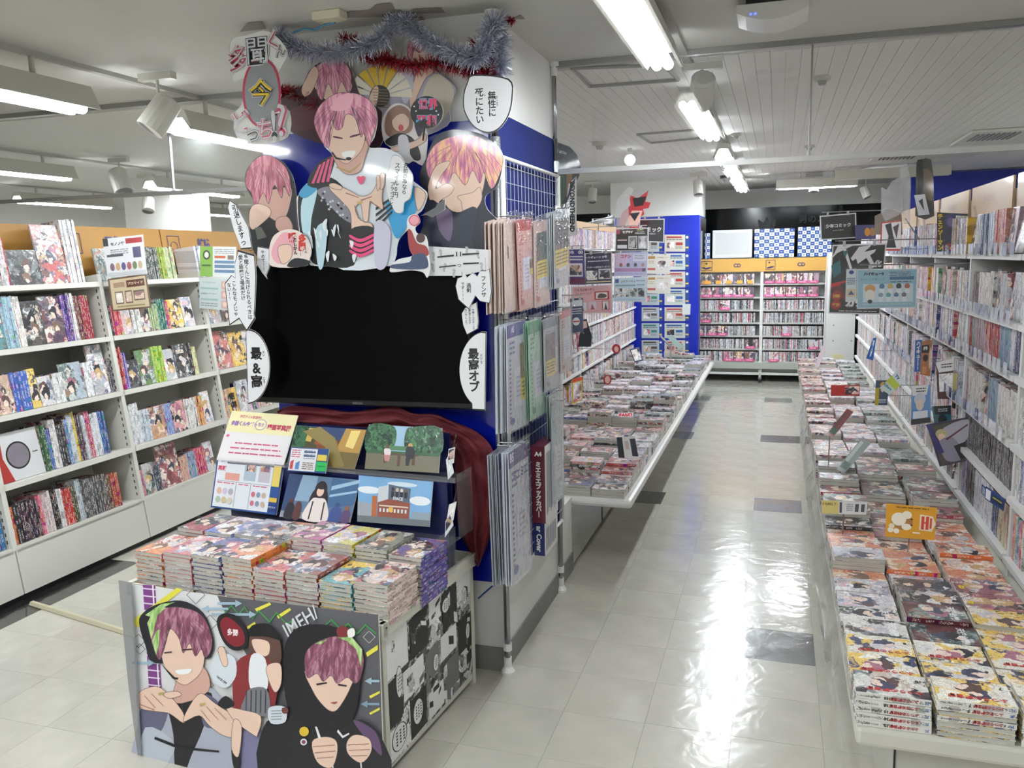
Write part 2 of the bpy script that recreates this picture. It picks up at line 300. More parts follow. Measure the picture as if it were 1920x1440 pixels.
# ------------------------------------------------------------------ boards that carry print
class Board:
    """a flat printed board through four photo pixels (tl,tr,br,bl) lying on a real plane; (u,v) runs 0..1 across and down"""
    def __init__(s, name, px, p0, n, th=.003, base='e6e6e2', parent=None, gloss=.5, edge=None, outline=None, mtl=None, sm=False):
        s.n=n.normalized()
        if s.n.dot(CAM-p0)<0: s.n=-s.n
        s.c=[hit(a,b,p0,s.n) for a,b in px]; s.name=name
        s.p0=p0; s.mats=[]; s.mb=MB()
        pts=s.c if outline is None else [hit(a,b,p0,s.n) for a,b in (smooth_poly(outline) if sm else outline)]
        bm=mtl or mat(base,.4,coat=gloss,var=0)
        # keep the front facing the viewer
        nn=(pts[1]-pts[0]).cross(pts[2]-pts[1])
        tot=sum(((pts[i]-pts[0]).cross(pts[(i+1)%len(pts)]-pts[0]) for i in range(1,len(pts)-1)),Vector())
        if tot.dot(s.n)<0: pts=pts[::-1]
        s.obj=MB().slab(pts,s.n,th,0,1).build(name,[bm, edge or bm],parent)
        s.k=0
    def at(s,u,v,lift=0):
        a=s.c[0].lerp(s.c[1],u); b=s.c[3].lerp(s.c[2],u); return a.lerp(b,v)+s.n*lift
    def _m(s,h):
        m = h if isinstance(h,bpy.types.Material) else mat(h,.4,coat=.4,var=0)
        if m not in s.mats: s.mats.append(m)
        return s.mats.index(m)
    def poly(s, uv, h, sm=False):
        s.k+=1
        if sm: uv=smooth_poly(uv)
        s.mb.poly([s.at(u,v,.0006+.0001*s.k) for u,v in uv], s._m(h)); return s
    def rect(s,u0,v0,u1,v1,h): return s.poly([(u0,v0),(u1,v0),(u1,v1),(u0,v1)],h)
    def pix(s, pts, h, sm=False):          # polygon given in photo pixels on the same plane
        s.k+=1
        if sm: pts=smooth_poly(pts)
        s.mb.poly([hit(a,b,s.p0,s.n)+s.n*(.0006+.0001*s.k) for a,b in pts], s._m(h)); return s
    def ell(s,u,v,ru,rv,h,n=20): return s.poly([(u+ru*math.cos(t),v+rv*math.sin(t)) for t in [2*math.pi*q/n for q in range(n)]],h)
    def text(s,t,u,v,w,h,col='1a1a1e',bold=.02,vertical=False,stretch=False,rot=0):
        s.k+=1
        W=(s.c[1]-s.c[0]).length; H=(s.c[3]-s.c[0]).length
        ux=(s.at(1,v)-s.at(0,v)).normalized(); uy=(s.at(u,0)-s.at(u,1)).normalized()
        if rot: ux,uy=(ux*math.cos(rot)+uy*math.sin(rot)),(uy*math.cos(rot)-ux*math.sin(rot))
        put_text(s.mb,t,s.at(u,v,.0006+.0001*s.k),ux,uy,w*W,h*H,bold,vertical,s._m(col),stretch); return s
    def lines(s,u0,v0,u1,v1,n,h='8a8a90',fill=.45):    # rows of small unreadable print
        st=(v1-v0)/n
        for i in range(n):
            u=u0
            while u<u1-.01:
                d=min(u1-u,R.uniform(.04,.16)); s.rect(u,v0+st*i,u+d*.85,v0+st*(i+fill),h); s.k-=1; u+=d
        s.k+=1; return s
    def done(s, part='print'):
        if s.mb.v:
            o=s.mb.build(part,s.mats,s.obj)
        return s.obj
# =================================================================== THE ROOM
ZC=2.54; WBY=8.0; XL,XR,YN,YF=-9.0,4.2,-6.0,9.5
def structure(o,label=None,name=None): o['kind']='structure'; 
def st(mb,name,m,bevel=0,label=None,parent=None,cat=None):
    o=mb.build(name,m,parent,bevel=bevel)
    if not parent: o['kind']='structure'; o['label']=label or name; o['category']=cat or name.split('_')[0]
    elif label: o['label']=label
    return o
# floor: base slab, single tiles where they can be told apart, the rest joined
def tilemat(name,c1,c2,rough=.09):
    m,nt,b=newmat(name); L=nt.links.new
    tc=N(nt,'ShaderNodeTexCoord'); no=N(nt,'ShaderNodeTexNoise'); no.inputs['Scale'].default_value=5; no.inputs['Detail'].default_value=6; L(tc.outputs['Object'],no.inputs['Vector'])
    rp=ramp(nt,[c1,c2],'LINEAR',[.35,.65]); L(no.outputs['Fac'],rp.inputs[0])
    oi=N(nt,'ShaderNodeObjectInfo'); mr=N(nt,'ShaderNodeMapRange'); mr.inputs[3].default_value=.96; mr.inputs[4].default_value=1.03; L(oi.outputs['Random'],mr.inputs[0])
    hs=N(nt,'ShaderNodeHueSaturation'); L(rp.outputs[0],hs.inputs['Color']); L(mr.outputs[0],hs.inputs['Value']); L(hs.outputs[0],b.inputs['Base Color'])
    b.inputs['Roughness'].default_value=rough+.12; b.inputs['Coat Weight'].default_value=.9; b.inputs['Coat Roughness'].default_value=rough
    n2=N(nt,'ShaderNodeTexNoise'); n2.inputs['Scale'].default_value=9; n2.inputs['Detail'].default_value=3; n2.inputs['Distortion'].default_value=.6
    geo=N(nt,'ShaderNodeNewGeometry'); L(geo.outputs['Position'],n2.inputs['Vector'])
    bp=N(nt,'ShaderNodeBump'); bp.inputs['Strength'].default_value=.22; bp.inputs['Distance'].default_value=.012; L(n2.outputs['Fac'],bp.inputs['Height'])
    L(bp.outputs[0],b.inputs['Normal']); L(bp.outputs[0],b.inputs['Coat Normal'])
    return m
TILE=tilemat('vinyl_tile_cream','b9b6ab','c3c0b5'); TILEG=tilemat('vinyl_tile_grey','5c5d5e','68696a'); TILEK=tilemat('vinyl_tile_black','1c1b1c','2a292a')
floor=st(MB().box(XL,XR,YN,YF,-.05,-.0012),'floor',mat('77746c',.7),label='cream vinyl tile floor with a few grey and black tiles')
T0=.3
def tmesh(m):
    return MB().box(.0006,T0-.0006,.0006,T0-.0006,-.003,0).mesh('tile',m)
TM={'c':tmesh(TILE),'g':tmesh(TILEG),'k':tmesh(TILEK)}
dark={(2,2):'g',(-2,9):'k',(-1,9):'k',(2,9):'g',(-1,16):'g',(-2,16):'g',(2,16):'k',(3,16):'k',(-1,23):'k',(2,23):'g'}
cells=[]
for c in range(-30,9):
    for r in range(-20,32):
        k=dark.get((c,r),'c')
        cells.append((c,r,k))
# the checkered border along the left bookcase
def cellkind(c,r):
    if c==-10: return 'k' if (r%2==0) else 'c'
    if c==-9 : return 'k' if r in (1,-1) or r<1 and False else 'c'
    return None
singles=[];rest=MB()
for c,r,k in cells:
    x,y=c*T0,r*T0
    if k=='c' and c==-10 : k='k' if r<=2 and r>=-2 else 'c'
    if k=='c' and c==-9: k='k' if r in (3,4) else 'c'
    p=Vv(x+.15,y+.15,0)-CAM; d=p.dot(fw); vis=False
    if d>.8:
        X=960+FOC*p.dot(rt)/d; Y=720-FOC*p.dot(up)/d; vis = -90<X<2000 and Y<1560
    hidden = (-4<=c<=-2 and r>=1) or (c>=4) or (c<=-11) or (-5<=c<=-3 and r>=-1) or (c<-2 and r>=5) or c<-2 and r>=4 and c>-9
    if vis and not hidden and r<29: singles.append((c,r,k))
    else: rest.box(x+.0006,x+T0-.0006,y+.0006,y+T0-.0006,-.003,0,{'c':0,'g':1,'k':2}[k])
singles.sort(key=lambda q:(q[1],abs(q[0]))); 
for c,r,k in singles[300:]: rest.box(c*T0+.0006,c*T0+T0-.0006,r*T0+.0006,r*T0+T0-.0006,-.003,0,{'c':0,'g':1,'k':2}[k])
for c,r,k in singles[:300]:
    o=bpy.data.objects.new('tile',TM[k]); COL.objects.link(o); o.location=(c*T0,r*T0,0); o.parent=floor
o=rest.build('tile',[TILE,TILEG,TILEK],floor); o['kind']='stuff'
# ceiling with narrow boards beyond the smoke curtain
CEIL=mat('c9c8c3',.8,name='ceiling_paint',var=.03,bump=.05,bscale=60); CEILB=mat('dcdbd6',.7,name='ceiling_board',var=.02)
st(MB().box(XL,XR,YN,YF,ZC,ZC+.1),'ceiling',CEIL,label='pale grey ceiling with narrow boards beyond the glass curtain')
ceil=bpy.data.objects['ceiling']
bd=MB().box(.001,.0665,1.25,YF,-.008,0).mesh('plank',CEILB)
i=0
x=-6.9
while x<XR-.2:
    o=bpy.data.objects.new('plank',bd); COL.objects.link(o); o.location=(x,0,ZC+.002); o.parent=ceil; x+=.0675
WALL=mat('dddcd6',.7,name='wall_paint',var=.02)
st(MB().box(XL-.1,XL,YN,YF,0,ZC),'wall_left',WALL,label='far white wall beyond the left bookcases')
st(MB().box(XR,XR+.1,YN,YF,0,ZC,0),'wall_right',WALL,label='white right wall behind the bookcases')
st(MB().box(2.15,XR,WBY,WBY+.1,0,ZC-.02,0),'wall_back',mat('0e1f86',.5,name='blue_wall',var=.02),label='blue painted wall seen over the right-hand bookcases')
# far wall: white beam above a dark night-time glass front
fwm=MB().box(XL,XR,YF,YF+.1,2.28,ZC).box(XL,-3.0,YF,YF+.1,0,2.28).box(2.0,XR,YF,YF+.1,0,2.28).box(-1.2,-.35,YF-.6,YF+.1,0,ZC)
st(fwm,'wall_far',WALL,label='white beam over the dark shop front')
NIGHT=mat('040507',.15,name='night_window_glass',var=0,spec=.2)
wn=st(MB().box(-3.0,2.0,YF+.02,YF+.05,0,2.28),'window_1',NIGHT,label='dark night-time shop window at the far end')
FR=mat('191b1f',.4,.4,name='dark_frame')
fmb=MB()
for xx in (-.3,.62,1.5): fmb.box(xx-.02,xx+.02,YF-.01,YF+.02,0,2.28)
fmb.box(-.35,2,YF-.01,YF+.02,1.15,1.2); fmb.build('window_frame',FR,wn)
lg=MB(); o0=Vv(1.0,YF-.012,2.0)
put_text(lg,'男のコスメ',Vv(1.25,YF-.006,2.1),Vv(1,0,0),Vv(0,0,1),.8,.11,.03)
put_text(lg,'ショールームショップ',Vv(1.3,YF-.006,1.96),Vv(1,0,0),Vv(0,0,1),.9,.1,.03)
lg.poly([(Vv(.55+.13*a,YF-.006,1.98+.17*b)) for a,b in smooth_poly([(0,1),(.35,.55),(.9,.8),(.75,.1),(.3,-.1),(.5,-.6),(0,-1),(-.5,-.6),(-.3,-.1),(-.75,.1),(-.9,.8),(-.35,.55)],3)])
lg.build('window_lettering',mat('20242e',.5,name='unlit_sign',var=0),wn)
st(MB().box(XL,XR,YN-.1,YN,0,ZC),'wall_near',WALL,label='white wall at the near end of the shop')
# ------------------------------------------------------------------ glass smoke curtain hanging from the ceiling
st_c=empty('glass_smoke_curtain',(-.33,1.1,ZC)); tag(st_c,'frameless clear glass smoke curtain hung across the aisle from the ceiling','glass curtain',kind='thing')
ALU=mat('9a9a98',.35,.6,name='aluminium',var=0)
def child(mb,name,m,p,label=None,**k):
    o=mb.build(name,m,None,**k); o.parent=p; o.matrix_parent_inverse=p.matrix_world.inverted() if p.type!='EMPTY' else Matrix.Translation(p.location).inverted()
    if label: o['label']=label
    return o
for a,b in ((-.335,.83),(.835,XR-.01)):
    child(MB().box(a,b,1.098,1.104,2.06,2.52),'pane',GLASS,st_c)
child(MB().box(-.34,XR,1.085,1.117,2.515,2.54),'top_rail',ALU,st_c); child(MB().box(-.34,XR,1.09,1.112,2.04,2.062),'bottom_rail',mat('c2c2c0',.3,.4,var=0),st_c)
child(MB().box(-.34,-.318,1.09,1.112,2.04,2.52),'side_rail',ALU,st_c); child(MB().box(.828,.836,1.092,1.11,2.06,2.52),'joint_rod',ALU,st_c)
s2=empty('glass_smoke_curtain',(-1.27,1.1,ZC)); tag(s2,'clear glass smoke curtain above the left bookcases with a thin steel rod','glass curtain',kind='thing')
xr_=hy(313,200,1.1).x
for a,b in ((-7,xr_-.004),(xr_+.004,-1.27)): child(MB().box(a,b,1.098,1.104,2.06,2.52),'pane',GLASS,s2)
child(MB().box(-7,-1.27,1.085,1.117,2.515,2.54),'top_rail',ALU,s2); child(MB().box(-7,-1.27,1.09,1.112,2.04,2.062),'bottom_rail',ALU,s2)
child(MB().box(xr_-.004,xr_+.004,1.093,1.109,2.06,2.52),'joint_rod',ALU,s2)
# ------------------------------------------------------------------ central column, its blue panels, baseboards
CX0,CX1,CY0,CY1=-1.27,-.30,.235,1.4
colm=st(MB().box(CX0,CX1,CY0,1.12,0,ZC,0).box(-.95,CX1,1.12,CY1,0,.4,0),'pillar',mat('dcdbd8',.65,name='column_paint',var=.05),label='white central pillar carrying the black television',cat='pillar')
child(MB().box(CX0-.002,CX1-.012,.222,.235,.38,2.165),'panel',mat('06198e',.18,coat=.8,name='glossy_blue_panel',var=.03),colm,label='glossy blue front panel')
child(MB().box(-.302,-.293,.24,1.12,.34,2.2),'panel',mat('26306a',.85,name='blue_side_panel',spec=.1),colm,label='dull blue side panel')
child(MB().box(CX0-.006,CX1+.007,CY0-.008,CY1,0,.1),'baseboard',GREYB,colm)
# far column with blue lower part
FY=7.5
c2=st(MB().box(-1.25,-.19,FY,8.35,2.12,ZC,0).box(-1.25,-.19,FY,8.35,0,2.12,1),'pillar',[mat('d8d8d4',.6,name='column_white',var=.02),mat('0a24a8',.35,name='column_blue')],label='far pillar, white above and blue below, covered in notices',cat='pillar')
c2['label']='far pillar, white above and blue below, covered in notices'
child(MB().box(-.192,-.175,FY+.1,8.3,.1,2.1),'mirror_strip',mat('b9bcbe',.06,1,name='mirror',var=0),c2,label='mirror strip on the side')
child(MB().box(-.5,-.165,FY-.14,8.35,0,.09),'baseboard',mat('c2c2be',.4),c2)
# tape marks and a small box where pillar meets ceiling
tp=MB()
for a,b,c,d in ((640,18,760,34),(690,5,740,22),(740,30,800,45),(760,14,835,26),(955,28,985,36),(450,40,500,60)):
    tp=MB(); tp.poly([hz(a,d,ZC-.002),hz(c,(b+d)/2+4,ZC-.0022),hz(c-8,b,ZC-.0021),hz(a+15,b+3,ZC-.002)]); tag(tp.build('brown_tape',mat('8d8480',.7,name='old_tape')),{640:'brown tape strip beside the beige cable box on the ceiling',690:'longest brown tape strip, above the silver garland',740:'low tape strip on the ceiling over the garland peak',760:'tape strip at the top edge of the ceiling above the kimono cutout',955:'small tape piece right of the pole top',450:'tape strip left of the blue ceiling wire'}[a],'tape')
p1,p2=hz(592,36,ZC-.02),hz(650,33,ZC-.02)
jb=empty('cable_box',(p1.x,p1.y,ZC)); tag(jb,'small beige cable box with blue wire on the ceiling above the garland','cable box')
child(MB().box(p1.x,p2.x,p1.y-.03,p1.y+.03,ZC-.03,ZC),'housing',mat('cfc9b0',.5),jb,bevel=.004)
child(MB().tube([hz(x,y,ZC-.03) for x,y in ((548,62),(570,54),(590,56),(610,46),(628,42))],.004,6),'cable',mat('3f86a8',.4),jb)
# ------------------------------------------------------------------ ceiling fixtures
TUBE=mat('f6fbff',emit=LAMP,name='lit_tube',var=0); FARTUBE=mat('f2faff',emit=LAMP*2.4,name='brighter_lit_tube',var=0); FIX=mat('b9b7ad',.5,name='lamp_housing',var=.02)
def lamp(x,y0,y1,label,zb=2.33,axis='y',lit=True,w=.075,group='fluorescent track lamps',far=False):
    t=empty('fluorescent_lamp',(x,y0,ZC) if axis=='y' else (y0,x,ZC)); tag(t,label,'ceiling lamp',group)
    prof=[(-w*.55,zb+.1),(-w,zb),(-w+.012,zb),(-w*.42,zb+.06),(w*.42,zb+.06),(w-.012,zb),(w,zb),(w*.55,zb+.1)]
    def P(u,s,z): return Vv(x+u,s,z) if axis=='y' else Vv(s,x+u,z)
    mb=MB()
    for i in range(len(prof)-1):
        a,b=prof[i],prof[i+1]; mb.poly([P(a[0],y0,a[1]),P(b[0],y0,b[1]),P(b[0],y1,b[1]),P(a[0],y1,a[1])])
    a,b=prof[0],prof[-1]; mb.poly([P(a[0],y0,a[1]),P(b[0],y0,b[1]),P(b[0],y1,b[1]),P(a[0],y1,a[1])])
    for s in (y0,y1):
        mb.poly([P(-w*.55,s,zb+.1),P(-w,s,zb),P(-w*.42,s,zb+.06)]); mb.poly([P(w*.55,s,zb+.1),P(w,s,zb),P(w*.42,s,zb+.06)]); mb.poly([P(-w*.55,s,zb+.1),P(-w*.42,s,zb+.06),P(w*.42,s,zb+.06),P(w*.55,s,zb+.1)])
    child(mb,'housing',FIX,t)
    if lit:
        for u in (-.022,.022): child(MB().tube([P(u*w/.075,y0+.03,zb+.008),P(u*w/.075,y1-.03,zb+.008)],.02*w/.075,10),'tube',FARTUBE if far else TUBE,t)
    for s in (y0+.25,y1-.25):
        child(MB().tube([P(0,s,zb+.1),P(0,s,ZC-.02)],.012,8),'hanger',FIX,t)
    return t
def ordn_(n): return ['','first','second','third','fourth'][n]
def rail(x,y0,y1,label):
    tag(MB().box(x-.018,x+.018,y0,y1,ZC-.02,ZC).build('lighting_track',mat('a5a49d',.5,name='track')),label,'lighting track')
rail(.3,-3,8.0,'white lighting track running down the middle aisle'); rail(-2.22,-3,5.5,'lighting track over the left aisle, nearest the pillar'); rail(-4.7,-1,8,'lighting track in the room beyond the left bookcases'); rail(-6.9,-1,8,'farthest left lighting track beyond the bookcases')
z=2.38
e1=hz(1280,126,z); LA=[]
lamp(.27,e1.y-1.22,e1.y,'bright tube lamp nearest the camera over the middle aisle',z)
e2=hz(1348,262,z); lamp(.3,e2.y-.95,e2.y,'tube lamp just behind the glass curtain over the aisle',z)
ys=[3.9,5.0,6.05,7.0]
for yy,lb in zip(ys,('third','fourth','fifth','sixth')): lamp(.3,yy,yy+.72,lb+' tube lamp along the aisle track, counted from the camera',z,far=True)
lamp(.3,-3.4,-2.2,'tube lamp over the aisle behind the photographer',z)
l1=hz(250,200,2.34); lamp(-2.22,l1.y-1.75,l1.y,'long tube lamp nearest the camera over the left aisle',2.34,w=.1)
l2=hz(380,240,2.34); lamp(-2.22,l2.y,l2.y+1.75,'second long tube lamp over the left aisle, beside the pillar',2.34,w=.1)
lamp(-2.22,4.2,5.4,'third tube lamp over the left aisle, hidden behind the pillar',2.34,w=.1)
lamp(-2.22,-4.4,-2.9,'tube lamp over the left aisle behind the photographer',2.34,w=.1)
for i,(xx,yy) in enumerate(((-4.7,1.4),(-4.7,3.6),(-4.7,5.9),(-6.9,1.6),(-6.9,4.2),(-6.9,6.6))):
    lamp(xx,yy,yy+1.3,('near','middle','far')[i%3]+' lamp on the '+('first','second')[i//3]+' track beyond the left bookcases',2.36,w=.09)
fx=hz(1455,355,2.36); lamp(fx.y,fx.x,fx.x+.85,'lit tube lamp hung crosswise before the dark shop window',2.36,'x',w=.06,far=True)
fx=hz(1565,338,2.40); lamp(fx.y,fx.x,fx.x+1.1,'unlit white lamp housing hung crosswise near the right wall',2.40,'x',False,w=.06)
rail(3.3,-3,7,'added unseen lighting track beyond the right-hand bookcases')  # track and its lamps added out of view to brighten the right-hand ceiling
for i,yy in enumerate((-2.5,-.3,1.9,4.1)): lamp(3.3,yy,yy+1.4,ordn_(i+1)+' added fill lamp beyond the right-hand bookcases, counted from the camera',2.36,w=.09)
lamp(-1.0,-5.2,-3.7,'rearmost added fill lamp of the track in front of the pillar',2.34,w=.09)  # unseen lamps and track added behind the camera to light the pillar front
rail(-1.0,-5,-1.2,'added lighting track in front of the pillar, behind the photographer'); lamp(-1.0,-3.2,-1.5,'added fill lamp lighting the pillar front from behind the photographer',2.34,w=.09)
def spot(px,py,label,drop=.16,r=.042,aim=(0,-.4,-1),ln=.13,z=None):
    zc=ZC-drop; p=hz(px,py,zc); t=empty('spotlight',(p.x,p.y,ZC)); tag(t,label,'spotlight','track spotlights')
    a=Vector(aim).normalized()
    child(MB().box(p.x-.09,p.x+.09,p.y-.02,p.y+.02,ZC-.05,ZC-.018),'adapter',FIX,t)
    child(MB().tube([p+Vv(0,0,drop-.05),p+Vv(0,0,.02)],.008,6),'arm',FIX,t)
    s=p-a*ln*.5; e=p+a*ln*.5
    child(MB().tube([s,s+a*.01,e-a*.005,e],[r*.75,r,r*1.05,r*1.05],16).tube([e,e-a*.01],[r*.9,r*.9],16,1),'can',[mat('bdbbb3',.45,name='spot_can'),mat('55565a',.4)],t,smooth=False)
    return t
spot(300,215,'large white spotlight beside the long lamp over the left aisle',.2,.06,(-.5,-.5,-1),.17)
spot(226,340,'grey spotlight on the track beyond the left bookcases',.2,.07,(.5,-.2,-1),.2)
spot(278,384,'small spotlight in front of the white box column',.3,.055,(.3,-.5,-1),.14)
spot(1316,170,'vented spotlight between the first and second aisle lamps',.14,.055,(-.2,1,-.7),.16)
spot(1111,366,'spotlight left of the far pillar',.17,.05,(0,-.5,-1),.17)
spot(1309,352,'spotlight at the right edge of the far pillar',.17,.05,(.1,-.4,-1),.17)
spot(1526,348,'spotlight above the crosswise lit lamp',.15,.05,(0,-.3,-1),.15)
spot(1623,360,'white spotlight right of the crosswise lit lamp, tilted',.2,.05,(.4,-.2,-1),.14)
g=hz(1181,300,2.44); gl=empty('reflection_globe',(g.x,g.y,ZC)); tag(gl,'small glowing globe standing in for a light reflected in the glass curtain','ceiling lamp')  # glowing globe stands in for the reflection of a light in the glass
sp=MB()
for i in range(8):
    a0,a1=math.pi*i/8,math.pi*(i+1)/8
    for j in range(14):
        b0,b1=2*math.pi*j/14,2*math.pi*(j+1)/14
        f=lambda a,b:g+Vv(math.sin(a)*math.cos(b),math.sin(a)*math.sin(b),math.cos(a))*.045
        sp.poly([f(a0,b0),f(a1,b0),f(a1,b1),f(a0,b1)])
child(sp,'globe',mat('f4faff',emit=6,var=0),gl); child(MB().tube([g+Vv(0,0,.04),g+Vv(0,0,.1)],.02,10),'stem',FIX,gl)
# small ceiling devices
def device(px,py,label,name,cat,r=.05,h=.03,m=FIX):
    p=hz(px,py,ZC-.012); t=empty(name,(p.x,p.y,ZC)); tag(t,label,cat)
    child(MB().tube([p+Vv(0,0,.005),p-Vv(0,0,h*.4)],[r,r],18),'base',m,t); child(MB().tube([p-Vv(0,0,h*.4),p-Vv(0,0,h)],[r*.6,r*.4],14),'sensor',mat('8f8f8b',.5),t); return t
device(1124,268,'round smoke detector behind the glass at upper left of the aisle','smoke_detector','smoke detector',.055,.05)
device(1542,146,'sprinkler head nearest the camera','sprinkler_head','sprinkler',.04,.035)
device(1518,274,'sprinkler head further down the boarded ceiling','sprinkler_head','sprinkler',.04,.035)
device(1380,252,'sprinkler head beside the second aisle lamp','sprinkler_head','sprinkler',.035,.03)
device(1362,330,'dark dome security camera under the far ceiling','dome_camera','security camera',.07,.06,mat('2a2a2e',.2))
for q,(lb) in zip([((1072,128),(1245,122),(1272,150),(1105,162)),((1195,252),(1312,243),(1322,258),(1220,268))],('larger square ceiling hatch outline behind the glass','smaller ceiling hatch outline further down the aisle')):
    P=[hz(a,b,ZC-.0125) for a,b in q]; t=empty('ceiling_hatch',P[0]); tag(t,lb,'ceiling hatch')
    for i in range(4):
        a,b=P[i],P[(i+1)%4]; child(MB().tube([a,b],.009,5),'frame',mat('8e8d88',.5),t)
# wireless access point
A=hz(1392,40,ZC-.03);B=hz(1503,28,ZC-.03)
ap=empty('wireless_access_point',((A.x+B.x)/2,(A.y+B.y)/2,ZC)); tag(ap,'white rounded box on the ceiling with two small blue lights','access point')
c=hz(1448,52,2.45)
mb=MB(); n=8
for i in range(n):
    a,b=-.5+i/n,-.5+(i+1)/n; f=lambda t:.13*(1-.35*(2*t)**2*0)+0
    za,zb_=2.455+.03*(2*a)**2,2.455+.03*(2*b)**2
    for (y0,y1) in ((c.y-.1,c.y+.1),):
        mb.poly([(c.x+a*.24,y0,za),(c.x+b*.24,y0,zb_),(c.x+b*.24,y1,zb_),(c.x+a*.24,y1,za)]); mb.poly([(c.x+a*.24,y0,za),(c.x+b*.24,y0,zb_),(c.x+b*.24,y0,2.51),(c.x+a*.24,y0,2.51)])
mb.box(c.x-.12,c.x+.12,c.y-.099,c.y+.1,2.486,2.512); child(mb,'case',mat('cfcfcb',.35),ap); child(MB().box(c.x-.09,c.x+.09,c.y-.07,c.y+.07,2.512,ZC),'mount',BLACK,ap)
child(MB().box(c.x-.075,c.x-.067,c.y-.103,c.y-.1,2.475,2.48).box(c.x-.06,c.x-.052,c.y-.103,c.y-.1,2.475,2.48),'status_light',mat('5a6aff',emit=3,var=0),ap)
# air conditioner cassettes at the right
def cassette(px,py,w,d,label):
    p=hz(px,py,ZC-.02); t=empty('air_conditioner_cassette',(p.x,p.y,ZC)); tag(t,label,'air conditioner')
    child(MB().box(p.x,p.x+w,p.y,p.y+d,ZC-.03,ZC-.008),'panel',mat('cbc9bf',.5),t,bevel=.006)
    for i in range(9): child(MB().box(p.x+.06+i*.035,p.x+.075+i*.035,p.y+.1,p.y+d*.6,ZC-.036,ZC-.03),'slat',mat('5a5a58',.6),t)
cassette(1822,247,.6,.85,'ceiling air conditioner grille at the upper right'); cassette(1640,292,.9,.5,'further flat air conditioner grille near the right wall')
# white box column with a cut-out, seen above the left bookcases
pb=[hy(232,372,4.2),hy(322,412,4.2)]
st(MB().box(pb[0].x,pb[1].x,4.2,4.8,0,ZC),'pillar',mat('dcdbd6',.6,name='white_box_column'),label='white square pillar seen above the left bookcases',cat='pillar')
# =================================================================== BOOKS
_BK={}
def book_mesh(w,l,t,a='a'):
    """cover boards and spine; x = width (spine at +x), y = length, z = thickness"""
    k=(round(w,3),round(l,3),round(t,4),a)
    if k in _BK: return _BK[k]
    c=.0012; mb=MB(); W,Lh=w/2,l/2
    mb.box(-W,W-c,-Lh,Lh,0,c,0); mb.box(-W,W-c,-Lh,Lh,t-c,t,0); mb.box(W-c,W,-Lh,Lh,0,t,1)
    pg=MB().box(-W+.0015,W-c,-Lh+.002,Lh-.002,c,t-c)
    _BK[k]=(mb.mesh('book',[ART[a],SPINE]),pg.mesh('pages',PAGES)); return _BK[k]
def book(name,label,group,loc,rot,w=.115,l=.176,t=.014,a='a',col='dddddd',cat='book',pages=True):
    me,pg=book_mesh(w,l,t,a); o=bpy.data.objects.new(name,me); COL.objects.link(o)
    o.matrix_world=Matrix.Translation(loc)@rot; o.color=srgb(col); tag(o,label,cat,group)
    if pages:
        p=bpy.data.objects.new('pages',pg); COL.objects.link(p); p.parent=o
    return o
def rotz(a): return Matrix.Rotation(a,4,'Z')
def axes(x,y,z): return Matrix((x,y,z)).transposed().to_4x4()
def ordn(n):
    w=['','first','second','third','fourth','fifth','sixth','seventh','eighth','ninth','tenth','eleventh','twelfth']
    if n<len(w): return w[n]
    return f"{n}"+({1:'st',2:'nd',3:'rd'}.get(n%10,'th') if n%100 not in (11,12,13) else 'th')
CN={'e6e4e0':'white','c8ccd6':'pale grey','3a4a7a':'navy','a83a44':'red','d8b040':'yellow','2a2a34':'black'}
def cname(h):
    r,g,b=[int(h[i:i+2],16)/255 for i in (0,2,4)]; mx,mn=max(r,g,b),min(r,g,b); d=mx-mn
    if d<.12: return 'black' if mx<.25 else 'dark grey' if mx<.45 else 'grey' if mx<.68 else 'white'
    h_=(0 if mx==r else 2 if mx==g else 4)+((g-b) if mx==r else (b-r) if mx==g else (r-g))/d; h_=(h_*60)%360
    nm='red' if h_<15 or h_>345 else 'orange' if h_<42 else 'yellow' if h_<68 else 'green' if h_<165 else 'teal' if h_<195 else 'blue' if h_<255 else 'purple' if h_<300 else 'pink'
    if nm=='orange' and mx<.6: nm='brown'
    return ('dark ' if mx<.45 else 'pale ' if d<.3 and mx>.7 else '')+nm
# =================================================================== DISPLAY TABLE
F0=Vv(-1.48,-.46,0); E1=Vv(1.023,-.0895,0).normalized(); E2=Vv(-E1.y,E1.x,0); UZ=Vv(0,0,1)
def TL(u,v,z): return F0+E1*u+E2*v+UZ*z
TM4=Matrix.Translation(F0)@axes(E1,E2,UZ)
W_,D_,H_=1.035,.68,.53
tb=empty('display_table',F0); tag(tb,'low cream display table in front of the pillar, stacked with new comics','table')
def tbox(mb,*a,m=0): return mb.box(*a,m=m,M=TM4)
child(tbox(MB(),.0,W_,.0,D_,H_-.045,H_-.03),'tabletop',mat('c2bfb2',.5),tb)
child(tbox(tbox(MB(),W_-.004,W_+.018,-.012,D_,H_-.045,H_+.005),W_-.03,W_+.018,-.014,.02,H_-.05,H_+.005),'side_rail',CREAM,tb,bevel=.004)
child(tbox(MB(),-.018,.004,-.012,D_,H_-.045,H_+.005),'side_rail',CREAM,tb,bevel=.004)
child(tbox(MB(),-.018,W_+.018,D_-.02,D_,H_-.045,H_+.005),'back_rail',CREAM,tb)
child(tbox(MB(),0,W_,-.004,.004,H_-.045,H_-.0),'front_rail',CREAM,tb)
child(tbox(MB(),.015,W_-.008,.02,.03,.02,H_-.045),'front_panel',CREAM,tb)
child(tbox(MB(),.015,.025,.02,D_-.01,.02,H_-.045),'side_panel',CREAM,tb)
child(tbox(MB(),W_-.012,W_-.002,.008,D_-.004,.02,H_-.045),'side_panel',CREAM,tb)
